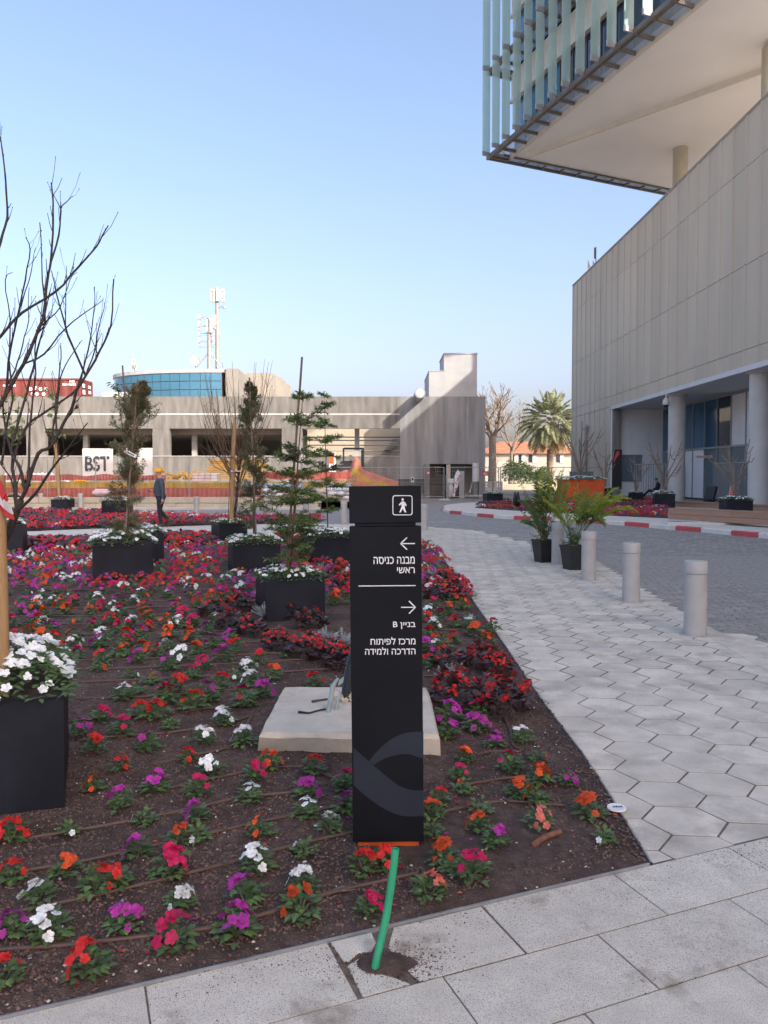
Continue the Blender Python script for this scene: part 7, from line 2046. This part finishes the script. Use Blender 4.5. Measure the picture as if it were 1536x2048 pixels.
# welded mesh fence panels
YM_ = 47.0
ztop_f = W(900, 934, YM_).z
for i, (xa_, xb_, lb) in enumerate(((604, 712, 'temporary mesh fence panel in front of the orange heap'), (714, 777, 'temporary mesh fence panel above the sign, before the dark wall'), (779, 889, 'temporary mesh fence panel before the garage gate'), (892, 998, 'temporary mesh fence panel before the garage corner'), (1000, 1100, 'temporary mesh fence panel before the garden wall'), (1102, 1205, 'temporary mesh fence panel left of the office building'))):
    x0, x1 = W(xa_, 950, YM_).x, W(xb_, 950, YM_).x; t = thing('mesh_fence', lb, 'fence', (x0, YM_, 0), 0, 'temporary mesh fence panels')
    for x in (x0 + .03, x1 - .03): mb = MB(); mb.tube([(x, YM_, .02), (x, YM_, ztop_f)], .03, 6); mb.build('post', MT['fence'], t)
    for z in (.25, ztop_f - .02): mb = MB(); mb.tube([(x0, YM_, z), (x1, YM_, z)], .022, 5); mb.build('rail', MT['fence'], t)
    mb = MB(); n = int((x1 - x0) / .13)
    for k in range(1, n): x = x0 + (x1 - x0) * k / n; mb.box((x, YM_, ztop_f / 2 + .1), (.007, .007, ztop_f - .3))
    for k in range(1, 8): mb.box(((x0 + x1) / 2, YM_, .25 + (ztop_f - .3) * k / 8), (x1 - x0, .007, .007))
    mb.build('wire_mesh', MT['fence'], t); mb = MB(); mb.box((x1, YM_, .06), (.7, .25, .12), bev=.02); mb.build('foot', MT['concrete_pale'], t)
o = MB(); q = W(970.5, 947, YM_ - .05); o.box(q, (.36, .02, .28)); o.box(q + Vector((0, -.015, .02)), (.26, .008, .06), mi=1); o.box(q + Vector((0, -.015, -.07)), (.2, .008, .04), mi=1)
tag(o.build('warning_sign', [MT['red_print'], MT['pink_sheet']]), 'small red warning sign hung on the mesh fence by the garage corner', 'sign')
# feather banner with script, and the rubbish by the dark door
fb_ = thing('feather_banner', 'tall curved white banner with red lettering beside the dark garage door', 'banner', (W(914, 990, YG - .6).x, YG - .6, 0))
out = [(906, 993), (908, 975), (909, 955), (912, 944), (917, 940), (920, 946), (920, 958), (916, 972), (911, 984), (910, 993)]
mb = MB(); pp_ = [W(x, y, YG - .6) for x, y in out]; n = len(pp_); mb.add([tuple(p) for p in pp_] + [(p.x, p.y + .02, p.z) for p in pp_], [tuple(range(n - 1, -1, -1)), tuple(range(n, 2 * n))] + [(i, (i + 1) % n, n + (i + 1) % n, n + i) for i in range(n)]); mb.build('cloth', MT['print'], fb_)
mb = MB(); mb.tube([W(905, 995, YG - .55), W(908, 955, YG - .55), W(916, 938, YG - .55)], .02, 6); mb.build('pole', MT['fence'], fb_)
p = W(919, 960, YG - .63); m_ = Matrix.Translation((p.x - fb_.location.x, -.03, p.z)) @ Matrix.Rotation(R(-74), 4, 'Y')
put_text('lettering', 'Coke', 1, m_, MT['red_print'], fb_, width=.72, height=.22, offset=.02, anchor='center')
m_ = Matrix.Translation((W(911, 980, YG).x - fb_.location.x, -.03, W(911, 981, YG).z)) @ Matrix.Rotation(R(-66), 4, 'Y'); put_text('lettering', 'Cok', 1, m_, MT['red_print'], fb_, width=.42, height=.17, offset=.02, anchor='center')
cx_ = thing('white_crate_stack', 'white crates and boards stacked beside the curved banner', 'crates', (W(900, 993, YG - .8).x, YG - .8, 0))
for x0, x1, y0, y1 in ((895, 907, 957, 967), (897, 906, 968, 992), (899, 904, 967, 980)):
    a_, b_ = W(x0, y0, YG - .8), W(x1, y1, YG - .8); mb = MB(); mb.box(((a_.x + b_.x) / 2, YG - .8 + .1 * (y0 - 957) / 10, (a_.z + b_.z) / 2), (b_.x - a_.x, .3, a_.z - b_.z), bev=.01); mb.build('crate', MT['white' if y0 < 968 else 'concrete_pale'], cx_)
o = MB(); a_, b_ = W(939, 986, YG - .3), W(951, 945, YG + .2); o.tube([a_, b_], .06, 4); tag(o.build('leaning_plank', MT['concrete_pale']), 'pale plank leaning in the garage corner recess', 'plank')
o = MB(); 
for px, r_ in ((942, .4), (952, -.3), (948, .1)): q = W(px, 992, YG - 1.2); o.box(q + Vector((0, 0, .04)), (.9, .25, .04), M=Euler((.1, .15 * r_, r_)).to_matrix())
tag(o.build('loose_boards', MT['concrete_pale']), 'loose boards lying on the ground at the garage corner', 'boards')
o = MB(); a_, b_ = W(951, 993, YG - .45), W(951, 926, YG - .45); o.tube([(a_.x, YG - .45, 0), (a_.x, YG - .45, W(951, 963, YG).z)], .17, 10, 1); o.tube([(a_.x, YG - .45, W(951, 963, YG).z), (a_.x, YG - .45, b_.z)], .24, 14)
tag(o.build('drain_pipe', [MT['white'], MT['concrete']], smooth=False, angle=50), 'thick white pipe standing before the garage corner', 'pipe')

# ================================================================ PLANK BENCH ON THE ISLAND
def GZ(px, py): return G(px, py, .12)
bA_, bB_ = GZ(1336, 1043), GZ(1560, 1057)
bn = thing('plank_bench', 'long low bench clad in brown planks at the island edge', 'bench', tuple(bA_))
d = (bB_ - bA_); d.z = 0; L = d.length; d.normalize(); nb = Vector((-d.y, d.x, 0)); rz = math.atan2(d.y, d.x); hb = .33
mb = MB(); c = bA_ + d * L / 2 + nb * .28; mb.box((c.x, c.y, .12 + .03), (L - .02, .50, .07)); mb.build('plinth', MT['white'], bn)
for r_ in range(2):
    s = 0.0; k = 0
    while s < L:
        l_ = min(2.2 if (k or r_) else 1.3, L - s); c = bA_ + d * (s + l_ / 2) + nb * .012; mb = MB(); mb.box((c.x, c.y, .19 + .0825 + .165 * r_), (l_ - .008, .024, .158), rz=rz, bev=.003); mb.build('plank', MT['cladding'], bn)
        s += l_; k += 1
for r_ in range(3):
    s = 0.0
    while s < L:
        l_ = min(2.4, L - s); c = bA_ + d * (s + l_ / 2) + nb * (.07 + .16 * r_ + .0); mb = MB(); mb.box((c.x, c.y, .19 + hb + .012), (l_ - .006, .152, .028), rz=rz, bev=.003); mb.build('plank', MT['cladding'], bn); s += l_
c = bA_ + nb * .26; mb = MB()
for r_ in range(2): mb.box((c.x - d.x * .012, c.y - d.y * .012, .19 + .0825 + .165 * r_), (.02, .46, .158), rz=rz)
mb.build('end_plank', MT['cladding'], bn)
c = bA_ + d * L / 2 + nb * .27; mb = MB(); mb.box((c.x, c.y, .19 + .16), (L - .06, .40, .31), rz=rz); mb.build('core', MT['frame_dark'], bn)
bA2, bB2 = GZ(1352, 1013), GZ(1640, 1028); d2 = bB2 - bA2; L2_ = d2.length; d2.normalize()
b2_ = thing('plank_bench', 'rear low plank ledge behind the island flowers near the columns', 'bench', tuple(bA2)); c = bA2 + d2 * L2_ / 2
mb = MB(); mb.box((c.x, c.y, .12 + .11), (L2_, .3, .22), rz=math.atan2(d2.y, d2.x)); mb.build('base', MT['cladding'], b2_); mb = MB(); mb.box((c.x, c.y, .12 + .24), (L2_ + .02, .42, .035), rz=math.atan2(d2.y, d2.x)); mb.build('seat', MT['cladding'], b2_)
# small things on the island and by the building
i1 = MB(); q = GZ(1065, 1012); i1.box((q.x, q.y, .2), (2.6, .9, .16), bev=.03); tag(i1.build('concrete_pad', MT['concrete_pale']), 'low pale concrete pad in the island flower bed', 'pad')
i2 = MB()
for px in (1030, 1036): q = W(px, 1004, 33); i2.lathe([(.07, -.3), (.09, .1), (.05, .35), (.02, .45)], 8, tuple(q))
tag(i2.build('cable_stub', MT['black'], smooth=True), 'two dark cable stubs rising from the island bed', 'cable')
i3 = MB(); q = W(1445, 1003, 40)
bs = thing('banner_stand', 'tall black banner stand with a red ribbon shape by the pilaster', 'banner', (W(1234, 975, 51).x, 51, 0)); p0, p1 = W(1225, 899, 51), W(1243, 978, 51)
mb = MB(); mb.box(((p0.x + p1.x) / 2, 51, (p0.z + p1.z) / 2), (p1.x - p0.x, .06, p0.z - p1.z)); mb.build('panel', MT['black'], bs)
mb = MB(); rp = [W(x, y, 50.95) for x, y in ((1226, 924), (1230, 912), (1233, 903), (1237, 902), (1239, 906), (1237, 911), (1232, 917), (1229, 924))]; mb.add(rp, [tuple(range(len(rp) - 1, -1, -1))]); mb.build('ribbon_print', M('banner_red', (.55, .06, .07), .6), bs)
mb = MB(); mb.box(((p0.x + p1.x) / 2, 51, .1), (.7, .5, .1)); mb.build('foot', MT['frame_grey'], bs)
av = thing('a_frame_sign', 'small tilted orange notice board behind the last planter', 'sign', tuple(W(1466, 997, 37)))
p = [W(1457, 996, 37), W(1472, 994, 37), W(1473, 972, 37.3), W(1461, 972, 37.3)]; mb = MB(); mb.add(p + [v + Vector((0, .04, 0)) for v in p], [(0, 1, 2, 3), (7, 6, 5, 4), (0, 4, 5, 1), (1, 5, 6, 2), (2, 6, 7, 3), (3, 7, 4, 0)]); mb.build('board', MT['pink_sheet'], av)
c = sum(p, Vector()) / 4; mb = MB(); pq = [c + (v - c) * .82 - Vector((0, .012, 0)) for v in p]; mb.add(pq, [(0, 1, 2, 3)]); mb.build('print', MT['planter_orange'], av)
mb = MB(); 
for k in range(3): a_, b_ = pq[3].lerp(pq[0], .25 + .22 * k), pq[2].lerp(pq[1], .25 + .22 * k); q = a_.lerp(b_, .2) - Vector((0, .006, 0)); r_ = a_.lerp(b_, .8) - Vector((0, .006, 0)); mb.tube([q, r_], .012, 4)
mb.build('print_line', MT['print'], av); mb = MB(); mb.tube([p[3].lerp(p[2], .5), p[0].lerp(p[1], .5) + Vector((0, .5, -.1))], .02, 5); mb.build('prop', MT['black'], av)
bb = MB(); a_ = W(1420, 1002, 41); bb.box(W(1421, 988, 41), (.12, .8, .85), M=Euler((0, .25, .2)).to_matrix(), bev=.02); bb.box(W(1421, 999, 41), (.5, .6, .06)); tag(bb.build('folded_chair', MT['black']), 'dark folded chair standing by the fence between the columns', 'chair')
rr = MB(); q = W(1534, 1000, 39); rr.box(q, (.35, .4, 1.0), bev=.04); rr.box(q + Vector((0, 0, .53)), (.4, .45, .06), bev=.02); tag(rr.build('red_bin', MT['planter_orange']), 'orange red bin at the right photo edge by the column', 'bin')
gp = thing('glass_screen', 'dark green glass screen behind the orange planter', 'screen', tuple(W(1165, 985, 50))); p0, p1 = W(1140, 944, 50), W(1185, 990, 50)
mb = MB(); mb.box(((p0.x + p1.x) / 2, 50, (p0.z + p1.z) / 2), (p1.x - p0.x, .04, p0.z - p1.z)); mb.build('pane', MT['glass_door'], gp); mb = MB()
for x in (p0.x, p1.x): mb.box((x, 50, p0.z / 2), (.06, .06, p0.z))
mb.box(((p0.x + p1.x) / 2, 50, p0.z), (p1.x - p0.x + .06, .06, .06)); mb.build('frame', MT['frame_dark'], gp)
nt_ = MB(); q = W(1388, 903, 45); 
wb = thing('entrance_sign', 'white lettered sign over the glass doors between the columns', 'sign', tuple(W(1407, 913, 45.5))); p0, p1 = W(1391, 911, 45.5), W(1424, 916, 45.5)
mb = MB(); mb.box(((p0.x + p1.x) / 2, 45.5, (p0.z + p1.z) / 2), (p1.x - p0.x, .05, p0.z - p1.z)); mb.build('panel', MT['white'], wb); mb = MB()
for k in range(12): mb.box((p0.x + .1 + k * .07, 45.46, (p0.z + p1.z) / 2), (.035, .01, .06))
mb.build('print', MT['planter_orange'], wb)

# ================================================================ PEOPLE
def figure(name, label, loc, rz, joints, bones, matfn, mats):
    """one continuous skinned body: joints = {name:(pos,radius)}"""
    mbb = MB()
    def rr_(n): r_ = joints[n][1]; return tuple(r_) if hasattr(r_, '__len__') else (r_, r_)
    for a_, b_ in bones:                                # overlapping tapered limbs, then one voxel skin over all of them
        pa, pb = Vector(joints[a_][0]), Vector(joints[b_][0]); ra, rb_ = rr_(a_), rr_(b_)
        for k in range(9):
            t_ = k / 8; c = pa.lerp(pb, t_); rx, ry = ra[0] + (rb_[0] - ra[0]) * t_, ra[1] + (rb_[1] - ra[1]) * t_; rz_ = min(rx, ry)
            vs = []; N1, N2 = 10, 7
            for i in range(N2):
                v_ = -PI / 2 + PI * i / (N2 - 1)
                for j in range(N1): u_ = 2 * PI * j / N1; vs.append((c.x + rx * math.cos(v_) * math.cos(u_), c.y + ry * math.cos(v_) * math.sin(u_), c.z + rz_ * math.sin(v_)))
            mbb.add(vs, [(i * N1 + j, i * N1 + (j + 1) % N1, (i + 1) * N1 + (j + 1) % N1, (i + 1) * N1 + j) for i in range(N2 - 1) for j in range(N1)])
    me = mbb.mesh('body', [mats[0]]); ob_ = bpy.data.objects.new('body', me); COL.objects.link(ob_)
    rm = ob_.modifiers.new('remesh', 'REMESH'); rm.mode = 'VOXEL'; rm.voxel_size = .014
    sm_ = ob_.modifiers.new('smooth', 'SMOOTH'); sm_.factor = .5; sm_.iterations = 5
    dg = bpy.context.evaluated_depsgraph_get(); m2 = bpy.data.meshes.new_from_object(ob_.evaluated_get(dg)); bpy.data.objects.remove(ob_)
    m2.materials.clear()
    for m_ in mats: m2.materials.append(m_)
    for p in m2.polygons: p.material_index = matfn(p.center); p.use_smooth = True
    t = thing(name, label, 'person', loc, rz); b = inst('body', m2, parent=t); return t
def hand(mb, w, d, up, s, curl=.5):
    """palm and five fingers at wrist w, pointing along d"""
    d = d.normalized(); side = d.cross(up).normalized(); up = side.cross(d)
    mb.tube([w, w + d * .045 * s, w + d * .09 * s], [.024 * s, .036 * s, .034 * s], 8)
    for k, L in enumerate((.070, .080, .074, .058)):
        b_ = w + d * .085 * s + side * (.024 - .016 * k) * s; c1 = b_ + d * L * .5 * s - up * .01 * s; c2 = c1 + (d * (1 - curl) - up * curl).normalized() * L * .5 * s; mb.tube([b_, c1, c2], [.0085 * s, .008 * s, .0065 * s], 6)
    b_ = w + d * .03 * s + side * .03 * s; mb.tube([b_, b_ + (d * .6 + side * .6) * .035 * s, b_ + (d * 1.0 + side * .5 - up * .3) * .06 * s], [.011 * s, .0095 * s, .008 * s], 6)
# walking worker: faces left (-x), trailing foot behind to the right
J = {'pelvis': ((0, 0, .93), (.165, .15)), 'belly': ((-.045, 0, 1.08), (.175, .17)), 'chest': ((-.03, 0, 1.30), (.165, .175)), 'shoul': ((.0, 0, 1.42), (.10, .15)), 'neck': ((-.015, 0, 1.51), .062), 'jaw': ((-.065, 0, 1.575), (.066, .07)), 'head': ((-.055, 0, 1.66), (.095, .082)),
     'lhip': ((-.0, -.10, .88), .115), 'lknee': ((-.02, -.10, .50), .078), 'lank': ((.03, -.09, .10), .05), 'ltoe': ((-.13, -.10, .045), .042), 'lheel': ((.06, -.09, .045), .045),
     'rhip': ((.0, .10, .88), .115), 'rknee': ((-.055, .10, .50), .078), 'rank': ((.22, .10, .20), .05), 'rtoe': ((.20, .10, .045), .042), 'rheel': ((.29, .10, .19), .042),
     'lsh': ((.04, -.20, 1.40), .078), 'lel': ((.11, -.25, 1.12), .055), 'lwr': ((.10, -.24, .88), .038), 'rsh': ((-.02, .20, 1.40), .078), 'rel': ((-.02, .25, 1.13), .055), 'rwr': ((-.24, .20, 1.10), .038)}
Bn = [('pelvis', 'belly'), ('belly', 'chest'), ('chest', 'shoul'), ('shoul', 'neck'), ('neck', 'jaw'), ('jaw', 'head'), ('pelvis', 'lhip'), ('lhip', 'lknee'), ('lknee', 'lank'), ('lank', 'ltoe'), ('lank', 'lheel'), ('pelvis', 'rhip'), ('rhip', 'rknee'), ('rknee', 'rank'), ('rank', 'rtoe'), ('rank', 'rheel'),
      ('shoul', 'lsh'), ('lsh', 'lel'), ('lel', 'lwr'), ('shoul', 'rsh'), ('rsh', 'rel'), ('rel', 'rwr')]
def wm(c):
    if c.z > 1.475 and abs(c.y) < .12: return 0
    if c.z < .12 or (c.x > .16 and c.z < .26): return 3
    if c.z < .95 and not (c.y < -.205 and c.z > .80): return 2
    return 1
wl = G(322, 1054)
wk = figure('person', 'worker in yellow hard hat, grey sweater and dark trousers walking left past the planters', (wl.x, wl.y, 0), R(6), J, Bn, wm, [MT['skin'], MT['shirt'], MT['trousers'], MT['boots']])
wk.scale = (1.0, 1.0, 1.0)
mb = MB(); hh = []
for r_, z in ((.112, 1.675), (.117, 1.70), (.112, 1.74), (.095, 1.78), (.06, 1.805), (.0, 1.812)): hh.append((r_, z))
mb.lathe(hh, 20, (0, 0, 0), capb=False, capt=False); mb.v = [(x * 1.14 - .052, y * .98, z + .06 * (x) * .5) for x, y, z in mb.v]
b0_ = len(mb.v); brim = [(-.052 + math.cos(a_) * (.128 + (.055 if math.cos(a_) < -.3 else .0)) * 1.1, math.sin(a_) * .122, 1.672 + .03 * math.cos(a_)) for a_ in np.linspace(0, 2 * PI, 25)[:-1]]; inn = [(-.052 + math.cos(a_) * .11 * 1.1, math.sin(a_) * .105, 1.680 + .03 * math.cos(a_)) for a_ in np.linspace(0, 2 * PI, 25)[:-1]]
mb.add(brim + inn, [(k, (k + 1) % 24, 24 + (k + 1) % 24, 24 + k) for k in range(24)]); mb.box((-.05, 0, 1.80), (.2, .025, .022), bev=.006); mb.build('hard_hat', MT['helmet'], wk, smooth=True, local=True)
mb = MB(); hand(mb, Vector((.10, -.24, .87)), Vector((-.1, 0, -1)), Vector((1, 0, 0)), 1.1); mb.build('hand', MT['skin'], wk, smooth=True, local=True); mb = MB(); hand(mb, Vector((-.25, .20, 1.10)), Vector((-1, -.1, 0)), Vector((0, 0, 1)), 1.1, .8); mb.build('hand', MT['skin'], wk, smooth=True, local=True)
mb = MB(); mb.lathe([(.0, -.02), (.012, -.01), (.016, .01), (.0, .03)], 8, (-.148, 0, 1.615), capb=False, capt=False)
for sy in (-1, 1): mb.lathe([(.0, -.03), (.013, 0), (.0, .03)], 7, (-.04, .083 * sy, 1.62), capb=False, capt=False)
mb.build('face_details', MT['skin'], wk, smooth=True, local=True)
mb = MB()
for sy in (-1, 1): mb.lathe([(.0, -.008), (.009, 0), (.0, .008)], 6, (-.128, .033 * sy, 1.645), capb=False, capt=False)
mb.box((-.136, 0, 1.578), (.012, .045, .006)); mb.build('eyes_mouth', MT['black'], wk, local=True)
mb = MB(); mb.box((-.36, .18, 1.09), (.10, .05, .035), bev=.01); ph = mb.build('phone', MT['black'], None); ph.location = wl; ph.rotation_euler = (0, 0, R(6)); tag(ph, 'small dark object held in the outstretched hand of the worker', 'phone')
# seated worker by the fence
YS = 49.6; q = W(1312, 985, YS)
J2 = {'pelvis': ((0, 0, .52), (.16, .16)), 'belly': ((.07, 0, .70), (.15, .17)), 'chest': ((.12, 0, .92), (.15, .19)), 'shoul': ((.12, 0, 1.04), (.09, .15)), 'neck': ((.08, 0, 1.13), .06), 'head': ((.02, 0, 1.26), (.10, .085)),
      'lhip': ((-.08, -.11, .52), .11), 'lknee': ((-.46, -.12, .56), .08), 'lank': ((-.86, -.12, .22), .05), 'ltoe': ((-.98, -.12, .30), .042), 'rhip': ((-.08, .11, .52), .11), 'rknee': ((-.42, .14, .60), .08), 'rank': ((-.72, .14, .22), .05), 'rtoe': ((-.86, .14, .20), .042),
      'lsh': ((.12, -.2, 1.02), .075), 'lel': ((.05, -.25, .76), .055), 'lwr': ((-.18, -.16, .66), .038), 'rsh': ((.12, .2, 1.02), .075), 'rel': ((.05, .25, .76), .055), 'rwr': ((-.18, .16, .66), .038)}
B2 = [('pelvis', 'belly'), ('belly', 'chest'), ('chest', 'shoul'), ('shoul', 'neck'), ('neck', 'head'), ('pelvis', 'lhip'), ('lhip', 'lknee'), ('lknee', 'lank'), ('lank', 'ltoe'), ('pelvis', 'rhip'), ('rhip', 'rknee'), ('rknee', 'rank'), ('rank', 'rtoe'), ('shoul', 'lsh'), ('lsh', 'lel'), ('lel', 'lwr'), ('shoul', 'rsh'), ('rsh', 'rel'), ('rel', 'rwr')]
sw_ = figure('person', 'person in black clothes sitting with legs stretched out by the grey fence', (q.x, YS, 0), R(-12), J2, B2, lambda c: 0 if (c.z > 1.13 and abs(c.y) < .12) else (2 if c.x < -.8 else 1), [MT['skin'], MT['trousers'], MT['boots']])
mb = MB(); mb.lathe([(.105, 1.29), (.108, 1.33), (.085, 1.38), (.0, 1.40)], 14, (.02, 0, 0), capb=False, capt=False); mb.box((-.10, 0, 1.30), (.1, .14, .012)); mb.build('cap', MT['black'], sw_, smooth=True, local=True)
for sy in (-1, 1): mb = MB(); hand(mb, Vector((-.19, .16 * sy, .66)), Vector((-1, 0, -.2)), Vector((0, 0, 1)), 1.0, .6); mb.build('hand', MT['skin'], sw_, smooth=True, local=True)
o = MB(); o.box((q.x + .15, YS, .37), (.9, .5, .06), bev=.01); 
for dx in (-.2, .5): o.box((q.x + dx, YS, .17), (.06, .45, .34))
tag(o.build('low_bench', MT['frame_grey']), 'low grey bench under the seated person', 'bench')
